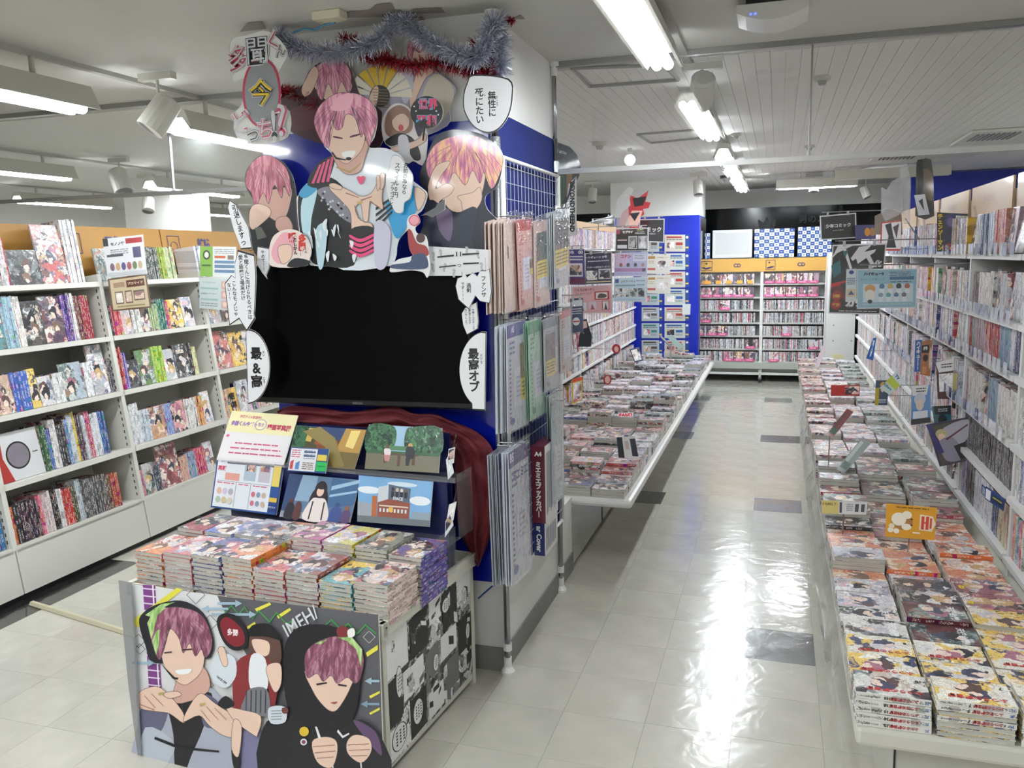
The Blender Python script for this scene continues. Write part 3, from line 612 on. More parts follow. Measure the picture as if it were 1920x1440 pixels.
for u,v in ((W_-.02,0),(W_-.02,D_-.03),(0,0),(0,D_-.03)): child(tbox(MB(),u,u+.024,v,v+.024,0,H_-.045),'leg',CREAM,tb)
child(tbox(MB(),.03,W_-.03,.03,D_-.03,.0,.02),'plinth',mat('4a4a48',.6),tb)
sc_=MB(); 
for v in (.008,): sc_.tube([TL(W_+.018,v,H_-.012),TL(W_+.0195,v,H_-.012)],.003,8)
child(sc_,'screw',BLACK,tb)
# collage of black-and-white comic pages on the side (its own sheets)
nS=E1
col=Board('page_collage',[(0,0)]*4,TL(W_+.0005,0,0),nS) if False else None
cb=[TL(W_+.001,.02,H_-.055),TL(W_+.001,D_-.02,H_-.055),TL(W_+.001,D_-.02,.05),TL(W_+.001,.02,.03)]
co=MB().slab(cb,-E1,-.0015,0).build('comic_page_collage',BWART); tag(co,'collage of black-and-white comic pages covering the right side of the display table','collage')
ins=MB(); mm=[mat('e9e9e7',.4,var=0),mat('141416',.4,var=0),mat('6a6a6c',.4,var=0),BWART]
def cq(u0,v0,u1,v1,m,sk=0,k=1):
    P=lambda u,v:(cb[0].lerp(cb[1],u)).lerp(cb[3].lerp(cb[2],u),v)+E1*(.0012+.0002*k)
    ins.poly([P(u0,v0),P(u1,v0+sk),P(u1,v1+sk),P(u0,v1)],m)
for q in ((.0,.0,.22,.34,0),(.24,.02,.44,.34,1),(.46,.0,.6,.2,0),(.62,.02,.8,.36,1),(.82,.0,.99,.22,0),(.0,.36,.14,.72,1),(.16,.38,.38,.62,0),(.4,.4,.56,.74,2),(.58,.38,.78,.6,0),(.8,.4,.98,.7,1),(.0,.74,.2,.98,0),(.22,.66,.4,.98,1),(.42,.76,.6,.98,0),(.62,.64,.8,.92,2)):
    cq(*q[:4],q[4],-.05*(q[2]-q[0]),1)
for i in range(46):
    u,v=R.random()*.92,R.random()*.9; cq(u,v,u+R.uniform(.02,.08),v+R.uniform(.03,.12),R.choice([0,1,2,3,3]),R.uniform(-.04,.04),2)
bub=[]
for (u,v,a,b) in ((.12,.42,.03,.12),(.9,.2,.03,.08),(.66,.14,.045,.06),(.3,.8,.05,.1),(.93,.55,.025,.07),(.52,.55,.03,.07),(.1,.84,.07,.1)):
    P=lambda u,v,k:(cb[0].lerp(cb[1],u)).lerp(cb[3].lerp(cb[2],u),v)+E1*(.0014+.0002*k)
    ins.poly([P(u+a*1.12*math.cos(t),v+b*1.06*math.sin(t),2) for t in [6.2832*q/18 for q in range(18)]],1)
    ins.poly([P(u+a*math.cos(t),v+b*math.sin(t),3) for t in [6.2832*q/18 for q in range(18)]],0)
    for j in range(3):
        for k_ in range(5):
            uu=u-a*.5+j*a*.5; vv=v-b*.55+k_*b*.24; ins.poly([P(uu,vv,4),P(uu+a*.22,vv,4),P(uu+a*.22,vv+b*.15,4),P(uu,vv+b*.15,4)],1)
ins.build('print',mm,co)
# -------- front poster leaning against the table
def fpt(px,py,v,tilt):     # plane through table-local v at table-top height, tilted
    n=(-E2*math.cos(tilt)+UZ*math.sin(tilt)); return TL(0,v,H_),n
tilt=.26
FP,FN=fpt(0,0,-.03,tilt)
HAIR=None
def hair_mat(name,c0,c1,c2,tip=None,scl=60):
    m,nt,b=newmat(name); L=nt.links.new
    tc=N(nt,'ShaderNodeTexCoord'); mp=N(nt,'ShaderNodeVectorMath',operation='MULTIPLY'); mp.inputs[1].default_value=(scl,scl,scl*.22); L(tc.outputs['Object'],mp.inputs[0])
    no=N(nt,'ShaderNodeTexNoise'); no.inputs['Scale'].default_value=1; no.inputs['Detail'].default_value=3; no.inputs['Distortion'].default_value=.5; L(mp.outputs[0],no.inputs['Vector'])
    rp=ramp(nt,[c0,c1,c2,c1],'LINEAR',[.32,.48,.6,.75]); L(no.outputs['Fac'],rp.inputs[0]); L(rp.outputs[0],b.inputs['Base Color']); b.inputs['Roughness'].default_value=.35; b.inputs['Coat Weight'].default_value=.4; b.inputs['Coat Roughness'].default_value=.08
    return m
HP=hair_mat('pink_hair_print','a8607f','d98aa5','efb6c6'); HD=hair_mat('dusky_hair_print','6a3a4e','8c5066','b98598'); HG=hair_mat('green_tip_print','6f9a55','9cc274','c4dc9c'); HR=hair_mat('red_hair_print','9c4258','c86a80','e8a0ac')
HM=hair_mat('sunset_hair_print','b85a8c','e08a9c','f2c48c'); SKIN='e6c6b2'; SKINS='cfa596'
def inked(b,pts,h):
    """drawn outline round a printed shape, and strands where it is hair"""
    P=smooth_poly(pts); n=len(P); mi=b._m('54404a' if isinstance(h,bpy.types.Material) else '6a5552'); b.k+=1
    def seg(a,c,w):
        d=math.hypot(c[0]-a[0],c[1]-a[1]) or 1; nx,ny=-(c[1]-a[1])/d*w,(c[0]-a[0])/d*w
        b.mb.poly([hit(x,y,b.p0,b.n)+b.n*(.0006+.0001*b.k) for x,y in ((a[0]+nx,a[1]+ny),(c[0]+nx,c[1]+ny),(c[0]-nx,c[1]-ny),(a[0]-nx,a[1]-ny))],mi)
    for i in range(n): seg(P[i],P[(i+1)%n],.45)
    if isinstance(h,bpy.types.Material) and h in HAIRS:
        cx=sum(p[0] for p in P)/n; y0=min(p[1] for p in P); y1=max(p[1] for p in P); cr=(cx,y0+(y1-y0)*.12)
        for i in range(0,n,2):
            q=P[i]
            if q[1]<y0+(y1-y0)*.45: continue
            a=.3+.2*((i*7)%5)/5; m=(cr[0]+(q[0]-cr[0])*.75,cr[1]+(q[1]-cr[1])*.55); st=(cr[0]+(q[0]-cr[0])*a*1.2,cr[1]+(q[1]-cr[1])*a*.7)
            seg(st,m,.35); seg(m,q,.35)
INK={SKIN,SKINS}
HAIRS=[HP,HD,HR,HM]
# the poster's corners
pc=[(245,1096),(709,1156),(720,1462),(262,1420)]
fp=Board('poster_board',pc,FP,FN,.006,'dcdcdc',gloss=.6,edge=PAPER)
tag(fp.obj,'large printed poster board leaning on the front of the display table, two figures','poster')
B=fp
def P6(x,y): return (220+x/2.6667,1040+y/2.6667)
def PX(pts,h,sm=False):
    B.pix([P6(*p) for p in pts],h,sm)
    if sm and (isinstance(h,bpy.types.Material) or h in INK): inked(B,[P6(*p) for p in pts],h)
PX([(500,205),(1305,300),(1332,1110),(860,1110),(820,800),(600,420)],'58575c')
PX([(128,150),(190,155),(225,700),(160,690)],'7d4284')
for i in range(15): PX([(128+2*i,165+i*37),(192+2*i,172+i*37),(192+2*i,178+i*37),(128+2*i,171+i*37)],'e8d8ea')
PX([(176,150),(183,150),(215,690),(208,690)],'efe6f0')
for q in ([(75,330),(300,165),(330,175),(85,360)],[(95,350),(150,310),(160,325),(105,365)],[(690,270),(765,238),(772,250),(700,285)],[(800,305),(865,265),(872,277),(808,320)],[(650,360),(690,335),(696,350),(655,372)],[(1245,490),(1305,450),(1305,475),(1252,510)],[(1262,705),(1315,680),(1315,692),(1268,718)],[(1262,790),(1315,762),(1315,775),(1268,800)],[(725,890),(745,880),(748,920),(735,930)]): PX(q,'e0d84e')
def zig(pts,h,w=5):
    for a,b in zip(pts,pts[1:]): PX([(a[0],a[1]-w),(b[0],b[1]-w),(b[0],b[1]+w),(a[0],a[1]+w)],h)
zig([(540,290),(575,255),(610,300),(640,262),(680,320),(710,280),(765,335),(800,290),(850,345),(880,330)],'3f8f4a'); zig([(1030,365),(1075,325),(1120,370),(1160,345),(1205,395),(1245,350),(1300,395)],'3f8f4a')
def arrow(x,y,l,h='9db6c6',d=1):
    PX([(x,y-6),(x+d*l,y-6),(x+d*l,y-18),(x+d*(l+34),y),(x+d*l,y+18),(x+d*l,y+6),(x,y+6)][::1],h)
arrow(505,243,90); arrow(560,270,-1 and 100,d=-1); arrow(475,298,190); arrow(80,540,80); arrow(1315,630,40,d=-1); arrow(1315,745,60,'7f97ad',d=-1); arrow(490,600,60)
def frame(x,y,s,h='5a5a60'):
    for a,b in (((x,y-s),(x+s,y)),((x+s,y),(x,y+s)),((x,y+s),(x-s,y)),((x-s,y),(x,y-s))): PX([(a[0]-2,a[1]),(a[0]+2,a[1]),(b[0]+2,b[1]),(b[0]-2,b[1])],h)
frame(398,200,45); frame(112,430,34); frame(120,470,26); frame(470,340,40); frame(1265,410,30,'b9b9bb'); frame(900,380,24,'c9c9cb'); frame(455,650,36)
uxp=(B.at(.9,.2)-B.at(.2,.2)).normalized(); uyp=(B.at(.5,0)-B.at(.5,.5)).normalized()
B.k+=1
ca,sa=math.cos(.55),math.sin(.55)
put_text(B.mb,'IMEH/',hit(*P6(925,330),B.p0,B.n)+B.n*(.0006+.0001*B.k),uxp*ca+uyp*sa,uyp*ca-uxp*sa,.15,.05,.01,False,B._m('d6d6d8'))
# left figure: green-tipped dusky hair, pale jacket (generic, no features)
def figure(hairpts,tips,face,neck,body,parts,hm,skin=SKIN):
    for pts,h in body: PX(pts,h,True)
    PX(neck,SKINS if skin==SKIN else skin,True)
    if hairpts.get('back'): PX(hairpts['back'],hairpts.get('backc','2a2430'),True)
    PX(face,skin,True)
    PX(hairpts['front'],hm,True)
    for t in tips: PX(t,HG)
    for pts,h,sm in parts: PX(pts,h,sm)
jag='c9ced8'
figure({'back':[(130,300),(200,250),(330,228),(440,290),(490,420),(480,500),(440,520),(200,540),(150,450),(120,350)],'backc':'23222a',
 'front':[(175,320),(230,270),(330,262),(430,300),(480,400),(476,480),(448,512),(430,470),(400,505),(372,440),(340,490),(320,420),(285,372),(262,380),(250,450),(225,520),(205,500),(180,420)]},
 [[(160,340),(200,262),(255,262),(212,300),(200,350),(180,420)],[(185,430),(205,380),(222,370),(218,450),(205,500)],[(150,300),(230,245),(300,235),(240,262),(180,310)]],
 [(222,400),(300,350),(440,400),(445,520),(425,590),(370,640),(330,645),(275,600),(240,540)],[(320,600),(440,560),(465,680),(300,740)],
 [([(130,700),(300,690),(470,660),(600,820),(700,1000),(740,1110),(120,1110),(120,820)],'a9adbb'),([(270,700),(480,690),(440,860),(380,1000),(340,1100),(300,1080),(290,900)],'1d1c22'),([(120,780),(260,720),(240,860),(140,960)],'62617a'),([(440,700),(520,740),(540,850),(440,850)],'62617a'),([(600,920),(720,870),(745,1100),(620,1110)],'7b7898'),([(150,860),(300,950),(200,1100),(120,1100)],'b9bfca')],
 [([(115,690),(200,655),(262,690),(330,770),(350,820),(335,835),(270,790),(200,780),(120,760)],SKIN,True),([(340,830),(380,740),(430,690),(500,740),(590,800),(612,850),(600,905),(540,900),(470,850),(420,800)],SKIN,True),([(240,690),(310,680),(330,700),(270,715)],SKIN,True),([(200,905),(330,955),(520,975),(520,985),(320,968),(196,918)],'17171c',False),([(305,575),(380,567),(370,590),(320,595)],'f2f0ee',True),([(245,485),(285,480),(285,487),(247,492)],'4a3038',False),([(335,470),(385,466),(385,473),(337,478)],'4a3038',False),([(228,540),(300,610),(318,612),(312,622),(290,618)],'1c1c20',False)],HD)
# right figure: black hood, dusky hair
figure({'front':[(950,500),(1000,440),(1100,405),(1190,430),(1240,500),(1230,600),(1200,640),(1160,610),(1110,640),(1080,600),(1040,630),(1010,590),(960,610)],'back':[(842,480),(900,370),(1010,345),(1130,370),(1200,440),(1225,640),(1180,830),(1060,880),(900,820),(850,700)],'backc':'17151b'},
 [[(1110,410),(1180,405),(1235,470),(1230,560),(1205,470),(1160,430)],[(1000,440),(1060,420),(1030,445)]],
 [(960,560),(1195,560),(1180,650),(1130,745),(1090,780),(1040,750),(985,670)],[(1000,700),(1100,740),(1090,820),(1040,870),(960,820)],
 [([(740,860),(860,800),(1080,850),(1230,820),(1335,920),(1340,1110),(760,1110)],'1b1a20'),([(1190,820),(1300,880),(1330,1000),(1240,900)],'5d4566')],
 [([(985,930),(1050,905),(1105,925),(1110,990),(1080,1060),(1010,1030)],SKIN,True),([(1160,930),(1200,895),(1270,915),(1280,980),(1230,1035),(1165,990)],SKIN,True),([(1000,855),(1010,855),(1030,910),(1018,915)],'e8e8ea',False),([(1085,1050),(1092,1050),(1100,1110),(1092,1110)],'d8d8da',False),([(1225,1030),(1232,1030),(1240,1110),(1232,1110)],'d8d8da',False),([(1115,868),(1140,900),(1170,885),(1172,892),(1138,912),(1110,880)],'e8e8ea',False),([(1078,735),(1112,730),(1100,742)],'9a4a50',True),([(1005,640),(1060,632),(1060,640),(1010,650)],'3a2430',False),([(1115,640),(1160,648),(1158,656),(1115,650)],'3a2430',False)],HD)
for (x0,y0,x1,y1) in ((990,955,1100,945),(1000,985,1105,975),(1010,1012,1095,1005),(1165,945,1270,940),(1170,972,1276,968),(1180,1000,1262,998),(150,700,205,760),(185,690,245,750),(430,770,480,830),(460,755,520,820),(500,760,560,820),(330,700,350,815),(120,740,200,770)): PX([(x0,y0-2),(x1,y1-2),(x1,y1+2),(x0,y0+2)],'9a6f60')
for x,y in ((235,692),(440,745)): PX([(x-14,y-6),(x+14,y-10),(x+14,y+2),(x-14,y+6)],'b9a468')
for x,y,r,h in ((948,878,24,'d8b83a'),(946,930,17,'dfe2ea'),(946,930,10,'8a3a5a')):
    PX([(x+r*math.cos(t),y+r*math.sin(t)) for t in [6.2832*q/14 for q in range(14)]],h)
# middle small figure with cap and round fan
PX([(1110,370),(1140,352),(1170,370),(1160,405),(1120,405)],'7a2a2e',True); PX([(1165,375),(1195,365),(1200,400),(1170,410)],'efece8',True)
PX([(512,330),(550,290),(620,310),(670,400),(655,460),(600,475),(545,430)],'1d1a1e',True); PX([(530,335),(570,310),(640,370),(650,440),(600,455),(550,410)],'7a1f2a',True)
B.k+=1; put_text(B.mb,'多聞',hit(*P6(592,385),B.p0,B.n)+B.n*(.0006+.0001*B.k),uxp,uyp,.045,.04,.03,False,B._m('f0e4e4'))
PX([(545,455),(555,460),(530,500),(520,495)],'2a2a2e')
PX([(680,400),(760,350),(820,400),(835,520),(790,560),(690,520)],'5a4038',True)
PX([(690,420),(770,430),(775,490),(740,505),(705,480)],SKIN,True); PX([(675,400),(690,350),(770,342),(820,390),(835,425),(760,405),(690,405)],'141416',True)
PX([(600,560),(680,490),(760,510),(820,600),(800,760),(770,780),(770,660),(690,660),(640,760),(600,770)],'7f2a2e',True)
PX([(685,500),(755,515),(765,665),(680,660)],'e6e8ec',True); PX([(480,560),(520,490),(600,510),(610,600),(560,660),(500,630)],'d6dde4',True); PX([(520,470),(550,460),(570,540),(545,550)],SKIN,True); PX([(760,560),(830,540),(835,640),(800,680)],SKIN,True)
B.k+=1; put_text(B.mb,'FACE OFF',hit(*P6(540,622),B.p0,B.n)+B.n*(.0006+.0001*B.k),(uxp*.9-uyp*.43).normalized(),(uyp*.9+uxp*.43).normalized(),.045,.02,.03,False,B._m('1a1a1e'))
PX([(680,665),(765,668),(780,790),(735,800),(640,770),(650,720)],'74757c',True)
for i in range(5): PX([(660+i*24,672),(666+i*24,672),(664+i*24,785),(658+i*24,785)],'3c3c42')
PX([(645,770),(735,800),(720,890),(700,895),(600,820),(560,750),(600,760)],SKIN,True); PX([(520,740),(560,700),(605,740),(560,765)],'1d1c20',True); PX([(590,960),(625,955),(630,1060),(600,1055)],'1d1c20',True)
PX([(600,820),(640,850),(625,1000),(590,960)],SKIN,True); PX([(775,760),(855,755),(858,828),(785,835)],'cfd6de',True)
for i in range(4): PX([(787,772+i*14),(840,770+i*14),(840,775+i*14),(787,777+i*14)],'8a929c')
PX([(842,760),(870,760),(868,785),(845,785)],'6a3a34',True)
B.done()
# clear plastic sheet hanging at the table's left end
sh=MB(); pl=[hit(x,y,TL(-.03,-.05,H_),FN) for x,y in ((222,1088),(247,1092),(257,1250),(265,1416),(258,1416),(240,1280))]
sh.slab(pl,FN,.0015); tag(sh.build('plastic_sheet',glassy('grey_plastic_sheet','8f9194',.55,.1)),'clear plastic sheet hanging off the left front corner of the display table','plastic sheet')
# -------- comics on the display table: two ranks of eight stacks
FT=[.643,.655,.662,.672,.645,.652,.634,.652]; BT=[.668,.668,.672,.676,.69,.688,.684,.672]
AR=['a','p','a','a','a','p','y','a', 'd','p','p','d','a','p','d','a']
SPC=['e0823a','c9606a','3a5a9a','e0823a','c94a5a','8a3a30','5fb0c0','e6d24a','9a2a4a','3a6ac0','5a6a8a','d07a40','c05a9a','d8c83a','8a8f80','5a4a9a']
cnt=0
for rank in (0,1):
    for s in range(8):
        top=(FT,BT)[rank][s]; th=.0148; base=H_-.03; n=int(round((top-base)/th)); 
        u=.062+s*.1325 + (0 if rank==0 else .01); v=.03+.09+(0 if rank==0 else .2)
        if rank==1: n0=max(0,n-6)
        for k in range(n):
            if rank==1 and k<n-6 and s<7: continue
            if rank==0 and s in (4,5,6,7) and k< -1: continue
            z=top-th*(n-k); jit=(R.uniform(-.002,.002),R.uniform(-.002,.002)); 
            pos=TL(u+jit[0]+(.0025 if k%2 else -.0025),v+jit[1],z)
            a=AR[rank*8+s]; cl=SPC[rank*8+s]
            if s==7 and rank==0: cl='e4cfc4'
            lvl='topmost' if k==n-1 else ordn(n-k)+' from the top'
            book('comic_book',f"comic {lvl}, {ordn(s+1)} stack from the left, {'front' if rank==0 else 'back'} rank on the display table",'comics stacked on the display table',pos,rotz(math.atan2(E1.y,E1.x)+R.uniform(-.015,.015)),.128,.19,th-.0006,a,cl,'comic book')
            cnt+=1
# the back stacks stand on an unseen lower deck: a dark blue riser
rb=empty('display_riser',TL(.5,.3,H_-.03)); tag(rb,'dark blue stepped riser with clear acrylic shelves at the back of the display table','display stand')
tb2=lambda *a:MB().box(*a,M=TM4)
child(tb2(.02,1.06,.345,.36,H_-.03,.655),'step_board',NAVY,rb); child(tb2(.03,1.03,.497,.505,H_-.03,.865),'step_board',NAVY,rb); child(tb2(.05,1.0,.59,.6,H_-.03,1.02),'step_board',NAVY,rb)
for z,v0,v1 in ((.655,.345,.495),(.868,.47,.588)):
    child(tb2(.0,1.08,v0,v1,z,z+.004),'acrylic_shelf',CLEAR,rb); child(tb2(.0,1.08,v0-.003,v0,z,z+.02),'acrylic_lip',CLEAR,rb)
child(tb2(1.06,1.063,.345,.49,H_,.70),'acrylic_side',CLEAR,rb); child(tb2(1.085,1.087,.47,.588,.66,.90),'acrylic_side',CLEAR,rb)
child(tb2(W_-.02,W_-.016,.06,.36,H_,.62),'acrylic_divider',CLEAR,rb)
# -------- framed scene prints
def lean(v,tl): return TL(0,v,.66),(-E2*math.cos(tl)+UZ*math.sin(tl))
def printboard(name,label,cat,px,v,z,tl=.3,base='e6e6e2',th=.004):
    n=(-E2*math.cos(tl)+UZ*math.sin(tl)); b=Board(name,px,TL(0,v,z),n,th,base,gloss=1,edge=PAPER); tag(b.obj,label,cat); return b
SKYM=mat('7fb0dc',.3,coat=1,var=.1); TREE=art_mat('painted_foliage',['1f4a34','2f6a44','17382c','3f8250','255540'],60,0,True,.2); GRD=mat('76715f',.3,coat=1,var=.15)
b=printboard('title_board','cream notice board with pink title lettering at the left of the acrylic shelf','board',[(435,770),(559,779),(532,872),(406,862)],.5,.88,.3,'ece4b4')
b.rect(0,.42,1,1,'e3e0e2').text('絶賛アニメ放送中!!',.32,.1,.4,.06,'c03a6a').text('多聞くん今どっち!?',.3,.24,.5,.12,'6a7ac0',.05).ell(.5,.24,.09,.11,'b7a6c8').ell(.5,.24,.075,.095,'ece4b4').text('多聞くん今どっち!?',.3,.24,.5,.12,'a07ab8',.04).text('場面写真展',.78,.28,.38,.13,'b83a5c',.04)
b.ell(.06,.5,.025,.03,'e06a8a'); b.lines(.2,.62,.85,.68,1,'c85a80').lines(.15,.72,.9,.78,1,'c85a80').lines(.15,.82,.95,.88,1,'c85a80'); b.done()
b=printboard('goods_flyer','blue-bordered goods flyer with price tags, in front of the cream title board','flyer',[(409,849),(534,862),(518,966),(395,951)],.44,.67,.3,'2a4a86')
b.rect(.02,.03,.86,.97,'dfe3e8').rect(.86,.03,.98,.97,'2a4f8c').text('多聞くん今どっち!?',.24,.13,.34,.12,'8a8fc0',.05).text('再販',.1,.27,.13,.1,'c03050',.04).rect(.44,.1,.62,.45,'aebccb').rect(.66,.1,.83,.45,'c3bcc8').rect(.47,.12,.6,.28,BIGART).rect(.68,.13,.81,.26,BIGART).rect(.16,.34,.38,.47,'d89a90')
b.rect(.34,.5,.35,.95,'9aa6b4').rect(.56,.5,.57,.95,'9aa6b4').rect(.04,.49,.84,.5,'9aa6b4'); b.lines(.05,.52,.32,.56,1,'c85a70').lines(.38,.52,.54,.56,1,'c85a70').lines(.6,.52,.82,.56,1,'c85a70')
for i in range(3):
    for j in range(2):
        b.ell(.1+.09*i,.68+.16*j,.038,.06,['d8b0a0','a8b8a8','c8c0d0','c8b890','b0a8b8','d0c4b0'][i*2+j]); b.ell(.62+.08*i,.68+.16*j,.03,.05,['c87080','8090a8','c0a890'][i])
b.poly([(.4,.66),(.5,.62),(.54,.86),(.44,.9)],BIGART).rect(.88,.12,.97,.5,'e2cc70').lines(.89,.16,.96,.46,5,'7a6a40').rect(.87,.66,.97,.76,'d8b848').text('オススメ!',.92,.85,.1,.06,'f0e8b0').text('キャンペーン',.2,.2,.01,.01) if False else None
b.rect(.87,.12,.98,.5,'dfc96a').rect(.87,.7,.98,.78,'d8b848').rect(.87,.82,.98,.95,'1c3a78').text('オススメ',.925,.87,.1,.06,'e8e8e8'); b.done()
b=printboard('street_scene_print','framed print of a golden-lit street with a domed kiosk, upper left on the acrylic shelf','picture',[(556,797),(687,806),(664,880),(538,870)],.5,.88,.3,'4a4630')
b.rect(0,0,1,.3,'2a3e6a').poly([(0,0),(.22,0),(.18,.6),(0,.7)],TREE).poly([(.72,0),(1,0),(1,.75),(.66,.6)],'b08a48').poly([(.8,.05),(.93,.03),(.9,.5),(.78,.45)],'e8cf80').poly([(0,.55),(1,.6),(1,1),(0,1)],'6f6038').poly([(.34,.45),(.38,.3),(.5,.2),(.62,.3),(.66,.45)],'96552e',True).rect(.37,.45,.64,.62,'7a4526').poly([(.2,.05),(.3,.04),(.27,.4),(.19,.38)],'c7a85a').poly([(.12,.15),(.35,.0),(.6,.25),(.85,.95),(.7,1),(.5,.5)],'8a7a4a'); b.done()
b=printboard('small_flyer','small blue flyer with yellow and green tags clipped before the street print','flyer',[(545,838),(617,842),(610,888),(538,883)],.46,.86,.2,'2a4f8c')
b.rect(.03,.04,.72,.96,'e3e5e8').lines(.06,.1,.3,.45,4,'c05a70').lines(.38,.1,.68,.5,5,'7a88a8').rect(.38,.14,.68,.2,'4a5a78').rect(.38,.3,.68,.36,'4a5a78').poly([(.06,.6),(.14,.5),(.14,.9),(.06,.9)],'c05050').poly([(.2,.65),(.3,.55),(.3,.9),(.2,.9)],'5a8ac0').rect(.74,.25,.98,.5,'dcc55a').rect(.74,.54,1.0,.92,'2fb35c').text('予約受付中',.87,.72,.2,.12,'17331f',.02).lines(.38,.6,.68,.92,4,'8a7060'); b.done()
b=printboard('park_scene_print','framed print of a park bench under green trees, upper right on the acrylic shelf','picture',[(692,796),(829,803),(822,887),(684,879)],.5,.88,.3,'a7b9c8')
b.rect(0,0,1,.6,'9fc0dc').poly([(0,.02),(.33,0),(.4,.25),(.33,.55),(0,.62)],TREE,True).poly([(.52,.12),(.62,0),(.98,0),(1,.6),(.56,.55)],TREE,True).poly([(.3,.45),(.6,.45),(.6,.55),(.3,.55)],'4f7a5a').rect(0,.57,1,.64,'3a6044').rect(0,.64,1,1,GRD).rect(.22,.62,.72,.66,'5a4638').rect(.25,.66,.29,.84,'5a4638').rect(.44,.66,.48,.9,'5a4638').rect(.64,.66,.68,.86,'5a4638')
b.ell(.29,.48,.025,.05,'6a4538').poly([(.25,.53),(.33,.53),(.34,.66),(.3,.8),(.26,.66)],'e0d8d8',True).poly([(.25,.66),(.34,.66),(.33,.8),(.27,.8)],'c08a84').ell(.6,.42,.03,.05,'c09a60').poly([(.55,.47),(.65,.47),(.66,.7),(.56,.7)],'2a2e34',True).poly([(.55,.7),(.62,.7),(.6,.88),(.56,.88)],'2a2e34'); b.done()
b=printboard('station_scene_print','framed print of a dark-haired girl in a pale shirt before a glass building, lower shelf','picture',[(543,888),(675,900),(656,980),(524,969)],.42,.67,.3,'5f7896')
b.poly([(.0,0),(.2,0),(.14,.9),(0,.9)],'33456a').poly([(.2,0),(.42,0),(.42,.6),(.16,.6)],'8aa6bf').poly([(.62,0),(1,.05),(1,.6),(.64,.7)],'41638c').poly([(.64,.2),(1,.0),(1,.08),(.64,.3)],'9cc0d8').poly([(.64,.4),(1,.25),(1,.3),(.64,.46)],'9cc0d8').rect(0,.85,1,1,'8a8f9a')
b.ell(.5,.3,.085,.2,'2c2428').poly([(.42,.3),(.58,.3),(.62,.66),(.38,.66)],'2c2428',True).ell(.5,.35,.05,.11,SKIN).poly([(.44,.28),(.5,.2),(.57,.28),(.5,.3)],'2c2428').poly([(.4,.55),(.5,.5),(.61,.55),(.68,1),(.33,1)],'e6dcd8',True).poly([(.42,.58),(.44,.58),(.43,1),(.41,1)],'2a2a30').poly([(.58,.58),(.6,.58),(.61,1),(.59,1)],'2a2a30').ell(.12,.62,.03,.06,'6a3a34').poly([(.08,.68),(.17,.68),(.2,1),(.06,1)],'2a2a34',True).poly([(.2,.65),(.27,.65),(.29,1),(.19,1)],'5a3a3a',True).ell(.78,.62,.035,.06,'2f4a78').poly([(.72,.7),(.84,.7),(.86,1),(.7,1)],'3f4f8a',True).ell(.92,.68,.03,.06,'8a5a40').poly([(.88,.75),(.97,.75),(.98,1),(.87,1)],'59456a',True); b.done()
b=printboard('city_scene_print','framed print of a brick corner building with a billboard under a blue sky, lower shelf','picture',[(673,891),(812,903),(805,988),(670,978)],.42,.67,.3,'7db6e0')
b.rect(0,0,1,.7,SKYM).ell(.15,.3,.16,.08,'dfe8ee').ell(.85,.45,.14,.1,'e6ecf0').ell(.6,.12,.2,.05,'cfe0ea').poly([(.28,.22),(.45,.14),(.45,.5),(.28,.55)],'c6ccd2').poly([(.42,.14),(.72,.2),(.71,.52),(.42,.46)],'56657a').poly([(.28,.55),(.43,.46),(.72,.52),(.72,.86),(.28,.86)],'8a4a3a').rect(.3,.6,.7,.63,'d8c8b8').poly([(0,.55),(.2,.6),(.22,.9),(0,.95)],'9aa2aa').rect(.2,.42,.27,.86,'b0643a').rect(.75,.7,1,.86,'8fa0ac').rect(0,.86,1,1,'6a6f74')
for i in range(4): b.ell(.48+.06*i,.24+.01*i,.02,.045,['3a2c28','c8b8a0','d8d0c8','6a5a4a'][i%4]).rect(.46+.06*i,.29,.5+.06*i,.42,'22262e')
for i in range(8):
    b.rect(.31+.05*i,.67,.335+.05*i,.75,'d8dfe4')
b.text('F/ACE',.56,.44,.2,.07,'e8e8ea',.03).rect(.44,.64,.5,.74,'e0b050'); b.done()
for q,lb in (([(841,842),(853,838),(851,868),(838,872)],'upper small character card clipped to the clear stand side'),([(836,862),(843,850),(851,886),(840,900)],'second small card on the clear stand side'),([(842,946),(856,940),(850,975),(836,985)],'small pale card on the lower clear stand side'),([(835,978),(845,960),(850,985),(834,1008)],'small green-edged card at the bottom of the clear stand side')):
    bb=Board('character_card',q,TL(1.114,.3,.9),-E1*.3-E2,.001,'d9dde0'); bb.rect(.1,.08,.9,.7,BIGART); q_=bb.at(.5,.5); MB().tube([q_-bb.n*.002,TL(1.025,.595,q_.z)],.0025,6).build('card_arm',CLEAR,bb.obj); tag(bb.obj,lb,'card'); bb.done()
